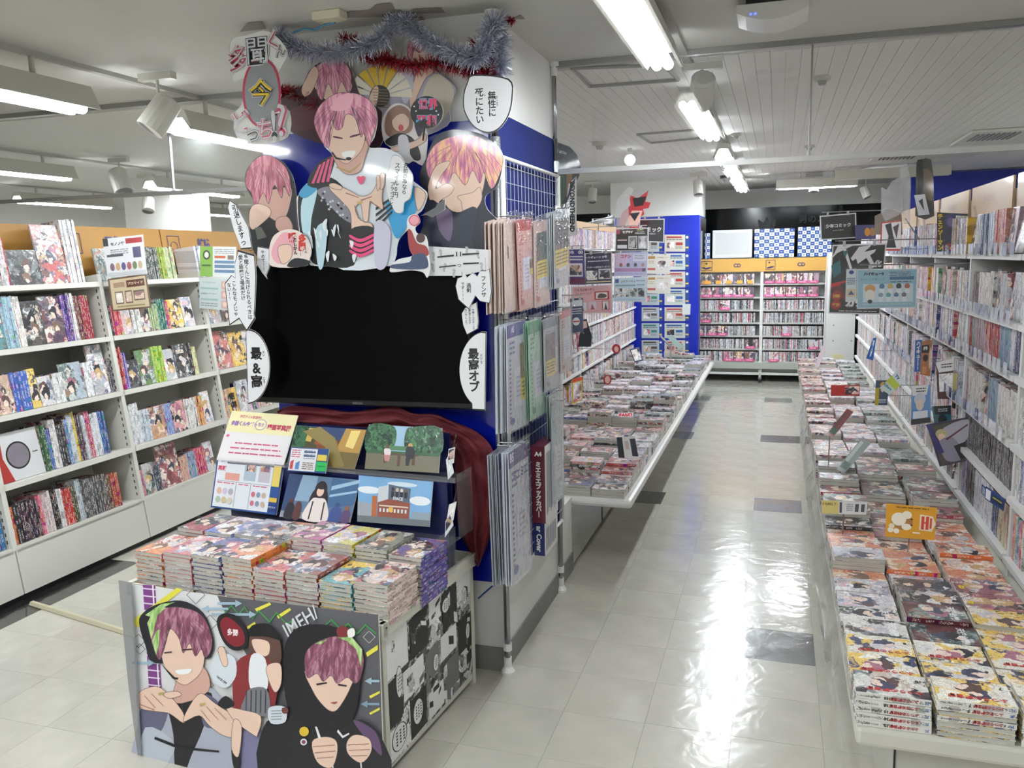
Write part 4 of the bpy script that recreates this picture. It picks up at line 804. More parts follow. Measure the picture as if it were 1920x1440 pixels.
# -------- dark red cloth draped behind the stand
import itertools
top=[(520,772),(545,762),(600,764),(655,771),(700,766),(740,762),(775,775),(815,776),(850,790),(885,805),(915,830),(930,862),(938,910),(932,960),(918,1010),(897,1063)]
bot=[(525,800),(560,812),(600,818),(655,820),(700,822),(740,822),(775,826),(800,830),(825,838),(842,850),(852,870),(852,900),(855,940),(858,980),(866,1008),(893,1060)]
def resample(p,n):
    p=[Vector(q) for q in p]; out=[]; m=len(p)-1
    for i in range(n): t=i/(n-1)*m; k=min(int(t),m-1); f=t-k; a=p[max(k-1,0)];b_=p[k];c=p[k+1];d=p[min(k+2,m)]; out.append(.5*((2*b_)+(c-a)*f+(2*a-5*b_+4*c-d)*f*f+(3*b_-a-3*c+d)*f**3))
    return out
T=resample(top,110); Bt=resample(bot,110); NR=16; cm=MB(); vs=[]
for i in range(110):
    for j in range(NR):
        p=T[i].lerp(Bt[i],j/(NR-1)); s=i/109
        fold=.018*math.sin(j*1.15+s*9+1.2*math.sin(s*7))+.012*math.sin(j*2.3-s*21)+.008*math.sin(s*60+j*.5)
        y=.16-.03*math.sin(j/(NR-1)*3.1)+fold*(.4+.6*math.sin(j/(NR-1)*math.pi))
        if s>.6: y-=.05*(s-.6)
        if s<.5: y+=.0
        vs.append(tuple(hit(p.x,p.y,Vv(0,y,0),Vv(0,1,0))))
cm.v=vs; cm.f=[(i*NR+j,i*NR+j+1,(i+1)*NR+j+1,(i+1)*NR+j) for i in range(109) for j in range(NR-1)]; cm.m=[0]*len(cm.f)
cl=cm.build('draped_cloth',mat('5c0f1c',.75,name='dark_red_cloth',var=.06),smooth=True); tag(cl,'dark red cloth draped in folds under the television and down the right side','cloth')
sm=cl.modifiers.new('s','SOLIDIFY'); sm.thickness=.003
# =================================================================== TELEVISION
tv=empty('television',(-.84,.15,1.1)); tag(tv,'large switched-off black flat television on the front of the pillar','television')
child(MB().box(-1.315,-.362,.112,.16,1.098,1.655),'housing',mat('0b0b0d',.3,name='tv_bezel',var=0),tv,bevel=.006)
child(MB().box(-1.303,-.374,.1085,.112,1.122,1.645),'screen',mat('020203',.2,name='tv_screen',var=0,spec=.12),tv)
child(MB().box(-1.1,-.6,.16,.222,1.2,1.5),'wall_mount',BLACK,tv)
lg=MB(); put_text(lg,'ORION',Vv(-.845,.1115,1.109),Vv(1,0,0),Vv(0,0,1),.05,.01,.02); child(lg,'logo',mat('77777a',.4,var=0),tv)
# =================================================================== CUTOUT BOARDS ON THE PILLAR
def P1(x,y): return (400+x/2.88, y/2.88)
def cut(name,label,cat,outline,y,base='e8e8e6',sm=True,th=.004,tf=P1,nrm=None,mtl=None):
    o=[tf(*p) for p in outline]; xs=[p[0] for p in o]; ys=[p[1] for p in o]; x0,x1,y0,y1=min(xs),max(xs),min(ys),max(ys)
    b=Board(name,[(x0,y0),(x1,y0),(x1,y1),(x0,y1)],Vv(0,y,0),nrm or Vv(0,-1,0),th,base,outline=o,sm=sm,edge=PAPER,gloss=.7,mtl=mtl)
    b.tf=tf; tag(b.obj,label,cat); return b
def L_(b,pts,h,sm=True):
    pts=[b.tf(*p) for p in pts]; b.pix(pts,h,sm)
    if sm and (isinstance(h,bpy.types.Material) or h in INK): inked(b,pts,h)
def vtext(b,t,x,y,w,h,col='141418',bold=.02,tilt=0,vertical=True):
    c=hit(*b.tf(x,y),b.p0,b.n); b.k+=1
    u1=hit(*b.tf(x+10,y),b.p0,b.n)-c; s=u1.length/10; ux=Vv(1,0,0); uz=Vv(0,0,1)
    if b.n.x: ux=(hit(*b.tf(x+10,y),b.p0,b.n)-c).normalized()
    if tilt: ux,uz=Vv(math.cos(tilt),0,math.sin(tilt)),Vv(-math.sin(tilt),0,math.cos(tilt))
    put_text(b.mb,t,c+b.n*(.0006+.0001*b.k),ux,uz,w*s,h*s,bold,vertical,b._m(col))
def ellp(cx,cy,rx,ry,n=22): return [(cx+rx*math.cos(t),cy+ry*math.sin(t)) for t in [6.2832*q/n for q in range(n)]]
# dark robe figure at the back left
b=cut('figure_cutout','cardboard cutout of a pink-haired figure in a dark maroon robe, top left of the pillar','cutout',[(365,540),(480,460),(520,380),(590,330),(680,320),(740,370),(770,450),(800,520),(900,590),(910,640),(900,790),(700,800),(430,720),(400,620)],.2,'43222c')
L_(b,[(545,470),(640,560),(735,500),(740,440),(640,420),(560,430)],SKIN); L_(b,[(530,400),(590,335),(680,322),(735,370),(745,440),(728,500),(690,440),(660,520),(620,450),(590,540),(560,500),(560,440)],HP)
L_(b,[(480,470),(540,360),(570,400),(530,500),(490,520)],SKIN); L_(b,[(500,560),(560,540),(560,680),(440,700),(410,600)],'5a2a36'); b.done()
# kimono figure with a fan, top middle
b=cut('figure_cutout','cutout of a figure in a pale grey kimono with folding fan, top of pillar','cutout',[(820,400),(900,350),(1000,380),(1045,330),(1055,240),(1120,205),(1180,230),(1190,320),(1180,370),(1230,400),(1310,480),(1270,560),(1260,680),(1000,760),(830,600)],.205,'a9a6b8')
L_(b,[(1060,280),(1180,280),(1175,330),(1120,375),(1075,330)],SKIN); L_(b,[(1050,300),(1060,225),(1120,200),(1185,235),(1190,300),(1170,330),(1150,270),(1110,285),(1085,265),(1070,320)],HR)
L_(b,[(1110,350),(1190,370),(1180,400),(1150,420),(1110,500),(1070,600),(1060,520),(1090,420)],SKIN); L_(b,[(1190,400),(1300,485),(1250,640),(1160,700),(1120,560)],'c9c0ae'); L_(b,[(1000,390),(1060,330),(1080,480),(1030,560)],'c6c5d2')
for i in range(9):
    a0=math.radians(175-i*20); a1=math.radians(175-(i+1)*20+3); c=(905,520)
    L_(b,[c,(c[0]+170*math.cos(a0),c[1]-165*math.sin(a0)),(c[0]+170*math.cos(a1),c[1]-165*math.sin(a1))],'d9b62a' if 2<=i<=5 else 'e9e4d0',False)
L_(b,ellp(900,520,55,60),'2c2228'); L_(b,[(840,540),(870,470),(895,480),(880,580),(850,600)],SKIN)
for i in range(7): L_(b,[(855+4*i,480+16*i),(940+4*i,485+16*i),(940+4*i,489+16*i),(855+4*i,484+16*i)],'8a7a5a',False)
b.done()
# open-mouthed small helper figure with the round fan board
b=cut('figure_cutout','small cutout, brown-haired figure in a black shirt with a round fan','cutout',[(910,650),(960,570),(1020,560),(1070,600),(1085,680),(1110,740),(1150,690),(1155,780),(1135,890),(1080,870),(1040,880),(960,800),(920,760)],.15,'e8e4e2')
L_(b,[(925,700),(940,610),(1000,568),(1060,600),(1078,680),(1050,720),(960,740)],'9c7a6c'); L_(b,ellp(1012,660,48,52),SKIN); L_(b,[(955,660),(960,600),(1010,580),(1062,610),(1066,650),(1030,615),(990,625)],'9c7a6c'); L_(b,ellp(1014,690,14,18),'c0505a')
L_(b,[(930,760),(1000,720),(1070,740),(1110,800),(1120,860),(1080,860),(1030,780),(960,790)],'1b1b20'); L_(b,[(960,800),(1090,760),(1140,720),(1150,760),(1080,800),(1000,820)],SKIN); L_(b,[(1000,740),(1050,740),(1060,860),(1010,850)],'dcdbe2'); b.done()
b=cut('round_fan','round black fan with pink and blue lettering held above the small figure','fan',ellp(1152,606,88,88),.13,'15151c',False)
vtext(b,'世界',1160,562,110,60,'5fb4d8',.09,-.06,False); vtext(b,'平和',1150,650,110,60,'5fb4d8',.09,-.06,False); vtext(b,'世界',1160,562,106,54,'e0426e',.035,-.06,False); vtext(b,'平和',1150,650,106,54,'e0426e',.035,-.06,False)
for x,y in ((1085,575),(1095,600),(1215,620),(1205,600)): L_(b,ellp(x,y,5,5,5),'f0f0f0',False)
b.done(); child(MB().tube([hy(*P1(1140,690),.135),hy(*P1(1132,760),.135)],.003,6),'handle',BLACK,b.obj)
# left figure wiping an eye
b=cut('figure_cutout','cardboard cutout of a red-haired figure in a black top, left of the central figure','cutout',[(170,960),(190,900),(250,840),(320,845),(380,880),(430,960),(450,1080),(455,1230),(520,1330),(530,1437),(300,1437),(210,1340),(195,1230),(195,1130),(225,1100),(180,1020)],.15,'18161c')
L_(b,[(230,1060),(410,1010),(415,1100),(380,1190),(330,1190),(260,1130)],SKINS); L_(b,[(345,1180),(400,1170),(430,1230),(390,1270),(340,1230)],SKINS)
L_(b,[(175,960),(200,890),(260,840),(330,850),(395,910),(420,1000),(412,1060),(380,1000),(370,1070),(330,1000),(300,1100),(270,1040),(230,1110),(205,1040),(180,1010)],HR)
L_(b,[(200,1130),(240,1100),(300,1120),(310,1160),(260,1210),(215,1240),(195,1210)],SKIN); L_(b,[(225,1230),(260,1225),(290,1280),(240,1295)],'5d6258',False); b.done()
# central figure
cen=[(545,640),(575,570),(640,520),(700,500),(790,512),(860,560),(885,640),(868,740),(840,795),(930,800),(1010,840),(1040,900),(1060,960),(1120,1010),(1155,1050),(1130,1130),(1100,1160),(1090,1200),(1050,1240),(1000,1300),(975,1400),(950,1437),(560,1437),(520,1400),(470,1280),(450,1100),(460,1050),(520,980),(560,890),(640,840),(600,790),(560,700)]
b=cut('figure_cutout','largest cutout, in the middle: winking pink-haired figure in white shirt and striped jacket','cutout',cen,.06,'e6e8ec')
L_(b,[(640,850),(800,810),(940,808),(1020,850),(1050,960),(1080,1040),(1060,1150),(1000,1300),(950,1432),(640,1432),(620,1100)],'dfe6ee'); 
L_(b,[(460,1050),(530,985),(640,960),(730,1060),(760,1250),(760,1432),(570,1432),(520,1390),(470,1260)],'17171c'); L_(b,[(480,1080),(560,1020),(530,1180),(520,1300),(480,1240)],'bfe0ec')
L_(b,[(462,1045),(520,980),(560,1020),(500,1070)],'4aa0cc'); L_(b,[(510,1000),(560,890),(640,840),(660,860),(620,1000),(640,1020)],'1d1a20')
for i in range(4): L_(b,[(530+i*27,990-i*3),(572+i*22,890-i*14),(586+i*22,886-i*14),(545+i*27,992-i*3)],'d85a86',False)
L_(b,[(560,1030),(650,1010),(740,1100),(760,1200),(700,1180),(610,1090)],'8a8894')
for i in range(26):
    x,y=R.uniform(570,740),0; y=1040+(x-570)*.6+R.uniform(-30,60); L_(b,[(x+(9 if q%2==0 else 4)*math.cos(q*.628),y+(9 if q%2==0 else 4)*math.sin(q*.628)) for q in range(10)],'121216' if i%2 else 'd8d8de',False)
L_(b,[(940,1080),(1080,1000),(1110,1100),(1060,1200),(1000,1290),(960,1220)],'2f9ad0'); L_(b,[(1090,1010),(1150,1050),(1120,1130),(1100,1120)],SKIN)
for i in range(4): L_(b,[(880,1120+34*i),(1000-10*i,1040+32*i),(1000-10*i,1054+32*i),(880,1136+34*i)],'18181c',False)
L_(b,[(650,790),(830,760),(820,860),(790,930),(720,940),(670,890)],SKINS); L_(b,[(625,620),(800,600),(825,700),(810,800),(760,860),(715,885),(660,840),(620,780)],SKIN); 
L_(b,[(548,650),(580,570),(650,515),(720,500),(800,515),(860,560),(888,650),(860,745),(845,790),(815,720),(800,740),(770,640),(720,620),(700,690),(665,700),(640,650),(630,790),(600,780),(565,720)],HP)
L_(b,[(680,520),(760,512),(740,580),(700,600),(640,590)],'efb3c4'); L_(b,[(700,825),(770,815),(755,850),(715,855)],'f4f2f0'); L_(b,[(655,735),(700,745),(698,752),(655,744)],'5a3048'); L_(b,[(745,735),(795,722),(796,730),(747,744)],'5a3048')
L_(b,[(648,820),(670,850),(720,862),(720,868),(665,860),(642,825)],'16161a',False); L_(b,ellp(735,858,16,9),'16161a',False); L_(b,[(670,900),(740,925),(800,880),(800,888),(742,935),(668,908)],'b09a60',False)
L_(b,[(800,955),(815,950),(822,965),(802,998),(780,965),(786,952)],'e0507a')
L_(b,[(630,1000),(660,995),(740,1030),(800,1060),(860,1040),(900,960),(915,940),(930,950),(915,1060),(920,1130),(880,1110),(850,1090),(840,1190),(815,1190),(800,1100),(770,1130),(800,1190),(860,1210),(860,1270),(760,1270),(745,1150),(700,1090),(640,1030)],SKIN)
L_(b,[(905,950),(918,935),(930,948),(925,1010),(905,1020)],SKIN); L_(b,[(885,960),(898,950),(908,1000),(890,1030)],SKIN); L_(b,[(632,995),(660,990),(700,1010),(690,1025),(640,1015)],SKIN)
for q in ([(800,1080),(860,1060),(862,1064),(802,1086)],[(720,1040),(790,1065),(789,1069),(718,1045)],[(850,1085),(905,1120),(903,1124),(848,1090)],[(770,1110),(790,1180),(786,1181),(766,1112)]): L_(b,q,'9a6a5a',False)
L_(b,[(780,1090),(812,1085),(815,1098),(782,1102)],'c8b070',False)
L_(b,[(745,1240),(870,1230),(870,1360),(760,1360)],'1c1a20')
for i in range(4): L_(b,[(744,1268+27*i),(800,1290+27*i),(870,1262+27*i),(872,1276+27*i),(802,1308+27*i),(746,1284+27*i)],'e04a80')
L_(b,[(560,1240),(620,1220),(600,1432),(570,1432)],'bcd8e4'); L_(b,[(880,1200),(960,1240),(940,1432),(880,1432)],'c9c6dc')
for i in range(18): x,y=R.uniform(500,780),R.uniform(1200,1420); L_(b,[(x,y),(x+R.uniform(8,26),y+R.uniform(-30,30)),(x+R.uniform(6,18),y+40)],'e8eef2')
b.done()
# right figure covering the face
b=cut('figure_cutout','large cutout at right, sunset-haired figure in a dark hooded coat with hands over the face','cutout',[(1110,960),(1150,850),(1200,740),(1290,700),(1400,715),(1500,760),(1560,830),(1550,960),(1520,1020),(1470,1060),(1480,1130),(1560,1230),(1565,1430),(1130,1430),(1110,1300),(1150,1150),(1150,1050)],.12,'16202e')
L_(b,[(1200,760),(1300,705),(1420,715),(1480,760),(1240,800)],'272c40'); L_(b,[(1200,900),(1450,880),(1450,1050),(1390,1130),(1290,1140),(1220,1040)],SKIN)
L_(b,[(1150,880),(1190,790),(1280,740),(1400,730),(1500,780),(1565,850),(1540,960),(1500,1020),(1460,930),(1440,990),(1400,920),(1360,1000),(1300,930),(1260,1010),(1200,960),(1165,960)],HM)
L_(b,[(1160,1010),(1200,900),(1270,870),(1275,890),(1230,950),(1200,1020),(1260,990),(1300,1010),(1280,1050),(1220,1090),(1230,1130),(1180,1110)],SKIN); L_(b,[(1340,1090),(1320,1060),(1400,1040),(1440,1010),(1450,1080),(1400,1150),(1350,1140)],SKIN)
L_(b,[(1160,1080),(1300,1150),(1420,1120),(1400,1300),(1420,1430),(1160,1430),(1130,1300)],'232a3c'); L_(b,[(1210,1120),(1290,1150),(1280,1300),(1220,1240)],'6a5a78'); b.done()
# title sign of cut-out characters
TS=glassy('clear_title_plate','ffffff',.06)
b=cut('title_sign','clear hanging title sign with outlined white and yellow characters, upper left of the pillar','sign',[(90,230),(180,190),(300,170),(400,280),(350,400),(330,560),(410,600),(400,740),(250,780),(130,750),(110,620),(150,560),(160,430),(100,430)],.0,sm=True,mtl=TS,th=.003)
def outl(ch,x,y,w,h,fill,edge,t=0):
    vtext(b,ch,x,y,w*1.14,h*1.14,'ececee',.06,t,False); b.k+=4; vtext(b,ch,x,y,w*1.07,h*1.07,edge,.045,t,False); b.k+=4; vtext(b,ch,x,y,w,h,fill,.0,t,False)
L_(b,ellp(262,500,105,190,30),'b02a4a',False); L_(b,ellp(262,500,92,178,30),mat('8d8f92',.4,var=0),False)
outl('多',140,315,110,200,'b9bcc0','a82a4a',.12); outl('聞',238,275,110,190,'c9ccd0','1a1a1e'); outl('く',322,225,60,100,'c8c8cc','b02a4a',.2); outl('ん',365,275,60,80,'c8c8cc','1a1a1e',.1)
outl('今',262,500,120,240,'e6c41e','1a1a1e',-.05); outl('ど',155,660,90,160,'c8c8cc','b83a5a',.1); outl('っ',222,735,70,80,'c8c8cc','1a1a1e'); outl('ち',290,700,80,140,'c8c8cc','b83a5a'); outl('!',335,680,30,140,'c8c8cc','1a1a1e'); outl('?',378,650,60,150,'c8c8cc','b83a5a'); b.done()
# speech balloons
def balloon(label,outline,y,cols,sm=True,edge='17171a',grow=1.05,bold=.02):
    """cols: (text, x, y, w, h, tilt)"""
    cx=sum(p[0] for p in outline)/len(outline); cy=sum(p[1] for p in outline)/len(outline)
    b=cut('speech_balloon',label,'speech balloon',[(cx+(x-cx)*grow,cy+(y-cy)*grow) for x,y in outline],y,edge,sm)
    L_(b,outline,'e6e7ea',sm)
    for c in cols: vtext(b,c[0],c[1],c[2],c[3],c[4],'141418',bold,c[5] if len(c)>5 else 0)
    b.done()
balloon('white rounded speech balloon at the top right of the pillar, flat top',[(1410,410),(1590,432),(1610,520),(1590,620),(1540,690),(1480,712),(1410,680),(1360,600),(1355,520),(1375,450)],.09,[('無性に',1505,560,46,125),('死にたい',1437,572,46,170),('むしょう',1533,545,12,55),('し',1467,512,10,12)],True)
balloon('narrow cloud-shaped speech balloon beside the central figure\'s hand',[(975,840),(1010,850),(1045,900),(1075,950),(1070,1020),(1060,1070),(1030,1095),(1020,1145),(985,1145),(960,1100),(940,1050),(932,960),(955,900),(960,860)],.03,[('お前の為なら',1035,965,30,150,-.12),('スマイル0円',990,975,28,165,-.12),('プライスレス',965,1055,26,130,-.12)],True,'8a8a90',1.02)
balloon('slanted hexagonal speech balloon at the far left of the cutouts',[(90,1085),(125,1110),(190,1230),(205,1335),(150,1340),(110,1240),(80,1120)],.06,[('引退しますっ',140,1215,34,190,.2)],False)
Q=lambda x,y:(x,y+380*2.88)
def q2(l): return [(x,y+1094.4) for x,y in l]
balloon('tall spiky speech balloon with four columns of text at left of the television',q2([(135,265),(220,290),(228,400),(222,560),(218,600),(222,620),(180,685),(140,620),(90,655),(65,440),(100,395),(120,410),(118,330)]),.02,[('多聞くんに向けられるべきは',188,455+1094,25,300),('愛と称賛と喝采だけ',155,405+1094,25,210),('こんなモノじゃ',118,520+1094,25,160),('ない!!',88,480+1094,22,80)],False)
balloon('small speech balloon with a pointed foot at the top left corner of the television',q2([(240,240),(300,250),(302,350),(285,390),(290,410),(262,375),(235,330)]),.07,[('やめて!!',270,312+1094,22,95)],False)
balloon('half-oval speech balloon with bold lettering at the left edge of the television',q2([(178,692)]+[(185+118*math.cos(t),885+195*math.sin(t)) for t in [-1.5+3.0*i/22 for i in range(23)]]+[(190,1080)]),.03,[('最',232,815+1094,62,70),('&',235,895+1094,50,50),('高',235,965+1094,60,70),('さい',272,815+1094,12,30),('こう',275,960+1094,12,30)],False,'17171a',1.04,.035)
balloon('half-oval speech balloon with bold lettering at the right edge of the television',q2([(1470,705),(1465,1115),(1400,1112)]+[(1467-137*math.cos(t),905+205*math.sin(t)) for t in [1.05-2.45*i/22 for i in range(23)]]),.03,[('最高オブ',1408,905+1094,60,265),('さいこう',1448,845+1094,12,120)],False,'17171a',1.04,.035)
balloon('spiky double speech balloon at the top right corner of the television',q2([(1320,410),(1345,400),(1345,375),(1370,405),(1400,380),(1425,400),(1440,370),(1470,370),(1490,360),(1500,480),(1490,540),(1440,530),(1415,500),(1380,570),(1340,535),(1325,520),(1310,450)]),.03,[('過剰',1380,460+1094,26,55),('です!!!',1348,480+1094,26,90),('ファンサ',1460,455+1094,26,115)],False)
balloon('small curved speech balloon under the spiky one at the right of the television',q2([(1360,570),(1420,540),(1430,640),(1425,680),(1370,710),(1350,660),(1342,600)]),.04,[('多聞くんが女1人で',1405,632+1094,13,110),('愛猫するわけ',1385,615+1094,13,90),('ないでしょう',1365,615+1094,13,80)],False)
# emoticon board, round badge board and two little cutouts
b=cut('emoticon_board','white board with two drawn line eyes and grey question marks over the television corner','sign',q2([(1150,235),(1497,255),(1495,360),(1340,395),(1145,395)]),.05,'e3e4e6',False)
for x,y,r in ((1230,275,.3),(1190,290,.1),(1430,280,.2),(1250,350,-.2),(1450,345,.2),(1185,350,.3),(1300,380,0),(1370,260,.1)): vtext(b,'?',x,y+1094,34,46,'b2b4ba',.05,r,False)
for q in ([(1210,290),(1300,280),(1300,290),(1210,298)],[(1345,275),(1435,270),(1435,278),(1345,285)],[(1220,345),(1310,335),(1310,342),(1220,352)],[(1350,325),(1435,322),(1435,330),(1350,334)],[(1312,265),(1318,265),(1318,290),(1312,290)],[(1332,265),(1338,265),(1338,290),(1332,290)]): L_(b,q2(q),'17171a',False)
vtext(b,'つ',1328,340+1094,20,18,'17171a',.02,0,False); b.done()
b=cut('round_badge_board','round picture board with red lettering over the top left of the television','sign',q2([(305,230),(330,175),(390,145),(450,150),(505,190),(528,250),(520,300),(490,345),(320,345),(303,290)]),.04,'ecdcd6',True)
L_(b,q2([(320,240),(380,160),(440,200),(420,300),(360,330),(320,300)]),'e6a8b4'); L_(b,q2([(350,240),(420,230),(420,300),(370,330)]),SKIN); L_(b,q2([(400,345),(440,300),(520,315),(490,345)]),'1a1a20')
vtext(b,'勝',428,190+1094,50,50,'d02a1c',.07,0,False); vtext(b,'多聞',480,215+1094,44,80,'d02a1c',.06,-.1); vtext(b,'くん',500,258+1094,20,26,'1a1a1e',.04); vtext(b,'たしかん',443,235+1094,24,80,'1a1a1e',.04); vtext(b,'!!',470,270+1094,20,30,'1a1a1e',.04); b.done()
b=cut('figure_cutout','tiny leaping figure in a red jacket holding a round pink picture, beside the emoticon board','cutout',[(960,1437),(1000,1400),(1075,1380),(1060,1330),(1050,1250),(1045,1200),(1060,1165),(1100,1160),(1115,1200),(1090,1230),(1100,1260),(1150,1280),(1165,1400),(1170,1450),(1155,1500),(1130,1470),(1060,1460),(960,1470)],.02,'e9e9ea')
L_(b,ellp(1086,1190,30,30),'c04a58',False); L_(b,ellp(1086,1190,25,25),'e6a0ae',False); L_(b,ellp(1120,1285,24,26),'4a3430'); L_(b,[(1050,1250),(1070,1245),(1100,1310),(1150,1330),(1160,1380),(1070,1370)],'9c3a3c'); L_(b,[(1075,1380),(1140,1370),(1160,1440),(1100,1455),(970,1450),(965,1430),(1060,1415)],'3a4a6a'); b.done()
b=cut('spatula_cutout','grey spatula-shaped card near the central figure\'s sleeve','cutout',[(1120,1165),(1200,1120),(1210,1100),(1250,1075),(1250,1130),(1180,1175),(1150,1160)],.04,'5a5a60',False); b.done()
# tinsel garlands
def tinsel(name,label,pts,y,cols,n,r,seed):
    rr=random.Random(seed); P=resample(pts,120); mb=MB(); mats=[mat(c,.3,.55,var=0) for c in cols]
    for i in range(n):
        t=rr.random()*118; k=int(t); c=P[k].lerp(P[k+1],t-k); p=hit(c.x,c.y,Vv(0,y,0),Vv(0,1,0))
        d=Vector((rr.gauss(0,1),rr.gauss(0,1),rr.gauss(0,1))).normalized(); L=r*rr.uniform(.6,1.25); s=d.cross(Vector((rr.gauss(0,1),rr.gauss(0,1),rr.gauss(0,1)))).normalized()*.0016
        e=p+d*L+Vv(0,0,-.004); mb.poly([p-s,p+s,e+s*.5,e-s*.5],rr.randrange(len(cols)))
    mb.tube([hit(c.x,c.y,Vv(0,y,0),Vv(0,1,0)) for c in P[::4]],.003,4,0)
    tag(mb.build(name,mats),label,'garland')
SIL=['c8ccd8','b4b8ca','e8eaf2','a6aac2']; RED=['9a1626','b02038','6a0e1a','c8405a']
tinsel('tinsel_garland','silver tinsel garland swagged across the top of the pillar front',[(520,66),(545,84),(590,96),(640,96),(690,84),(725,62),(752,38),(780,58),(815,84),(850,98),(885,108),(905,96),(918,60),(926,42)],.12,SIL,6500,.047,1)
tinsel('tinsel_garland','silver tinsel bunch wound round the steel pole at the ceiling',[(930,38),(928,60),(934,85),(926,105),(938,120),(930,135)],.18,SIL,2600,.05,2)
tinsel('tinsel_garland','red tinsel garland showing below the silver one on the right',[(645,74),(670,82),(690,104),(730,112),(780,122),(830,112),(850,122),(880,128),(900,140),(915,130),(905,95),(890,80)],.16,RED,3600,.036,3)
tinsel('tinsel_garland','red tinsel behind the maroon robe cutout at left',[(525,168),(545,172),(560,180),(580,190),(600,198)],.212,RED,900,.034,4)
tinsel('tinsel_garland','loose end of red tinsel sticking out right of the pole top',[(930,34),(942,34),(955,36),(962,40)],.2,RED,260,.016,5)
# =================================================================== SUPPORT POLES AND WIRE GRID WITH HANGING PACKS
for py,lb in ((.222,'nearer steel support pole between floor and ceiling beside the pillar'),(1.095,'farther steel support pole at the end of the wire grid')):
    t=empty('support_pole',(-.285,py,0)); tag(t,lb,'pole')
    child(MB().tube([(-.285,py,.06),(-.285,py,2.2)],.0125,12).tube([(-.285,py,2.2),(-.285,py,ZC-.05)],.010,12),'pole',CHROME,t,smooth=True)
    child(MB().tube([(-.285,py,0),(-.285,py,.012),(-.285,py,.03),(-.285,py,.07)],[.028,.028,.016,.016],14),'foot',PAPER,t); child(MB().tube([(-.285,py,.1),(-.285,py,.13)],.018,12),'collar',PAPER,t)
    child(MB().tube([(-.285,py,ZC-.06),(-.285,py,ZC-.02),(-.285,py,ZC-.019),(-.285,py,ZC)],[.016,.016,.028,.028],14),'ceiling_foot',PAPER,t)
    child(MB().tube([(-.285,py,2.05),(-.285,py,2.1)],.019,12),'clamp',CHROME,t)
GX=-.268
wg=empty('wire_grid_panel',(GX,.66,.35)); tag(wg,'white wire grid display panel on the side of the pillar','wire grid')
fr=MB()
for y in (.245,1.075): fr.tube([(GX,y,.38),(GX,y,2.03)],.011,8)
for z in (.38,2.03): fr.tube([(GX,.245,z),(GX,1.075,z)],.008,8)
child(fr,'frame',PAPER,wg,smooth=True)
wr=MB()
for i in range(1,17): wr.tube([(GX,.245+.0488*i,.38),(GX,.245+.0488*i,2.03)],.0014,5,cap=False)
for i in range(1,28): wr.tube([(GX+.003,.245,.38+.06*i),(GX+.003,1.075,.38+.06*i)],.0014,5,cap=False)
child(wr,'wire_mesh',mat('b4b8be',.4,var=0),wg)
def pack(label,px,x,base,th=.004,sheets=1,cat='pack',name='book_cover_pack',ink='6a6ab0',card=None,head=None,blank=False,plastic=True,words=None):
    b=Board(name,px,Vv(x,0,0),Vv(1,0,0),th,base,gloss=.8); tag(b.obj,label,cat,'cover packs hanging on the wire grid')
    if head: b.rect(0,.0,1,.12,head)
    if words:
        for (t,u,v,w,h,c,vt) in words: b.text(t,u,v,w,h,c,.04,vt)
    if not blank:
        b.lines(.12,.16,.4,.3,3,ink); b.rect(.3,.42,.85,.78,'c9cbd8'); b.lines(.1,.32,.2,.9,14,ink,.5); b.ell(.22,.91,.12,.035,ink); b.lines(.45,.5,.75,.72,5,'9a9ab8')
    if card:
        u0,v0,u1,v1,c=card; b.k+=3; b.rect(u0,v0,u1,v0+(v1-v0)*.62,c).rect(u0,v0+(v1-v0)*.62,u1,v1,'d8bf3a').lines(u0+.05,v0+(v1-v0)*.68,u1-.05,v1-.02,4,'4a4020')
    o=b.done()
    n=Vv(1,0,0); 
    if sheets>1:
        mb=MB()
        for i in range(1,sheets):
            dx=-.007*i-th; dy=R.uniform(-.012,.012)-.004*i; dz=R.uniform(-.006,.004); mb.slab([c+Vv(dx,dy,dz) for c in b.c],n,.003)
        mb.build('sheets_behind',mat(base,.3,coat=.6,var=.06),o)
    if plastic:
        mb=MB().slab([b.c[0]+Vv(.006,-.006,.03),b.c[1]+Vv(.006,.006,.03),b.c[2]+Vv(.006,.006,-.004),b.c[3]+Vv(.006,-.006,-.004)][::1],n,.0006); mb.build('clear_bag',WRAP,o)
    c=(b.c[0]+b.c[1])/2; MB().tube([Vv(GX,c.y,c.z+.012),Vv(x+.03,c.y,c.z+.012),Vv(x+.04,c.y,c.z+.02)],.0025,6).build('hook',CHROME,o)
    return b
pack('pale pink bundle of flat book-cover packs, upper row nearest the camera',[(945,415),(966,409),(974,578),(948,588)],-.215,'d2bdb4',.003,9,ink='a87a74',blank=True)
pack('red-printed cover pack, upper row second from the camera',[(968,414),(996,410),(1000,574),(975,584)],-.20,'c79a92',.003,6,ink='a83028',head='a8302c',card=(.78,.45,1,.62,'4a2a24'))
pack('cover pack with a dark green picture card, upper row',[(1001,420),(1027,412),(1031,568),(1003,578)],-.195,'cbb2aa',.003,6,ink='b05040',head='c9a8a0',card=(.15,.12,.85,.66,'2c3a38'))
pack('grey-blue cover pack with a brown picture card, upper row farthest',[(1038,400),(1066,392),(1066,532),(1040,542)],-.17,'b0b6bc',.003,4,ink='4a6a9a',card=(.05,.1,.98,.74,'4a3a30'))
pack('cover pack with a purple-blue header, middle row nearest the camera',[(950,612),(984,600),(990,795),(952,812)],-.205,'c3c8d2',.003,6,ink='4a4a9a',head='3a3a86',card=(.66,.2,1.05,.74,'7a6030'),words=[('A5',.3,.05,.4,.06,'e0e0f0',False)])
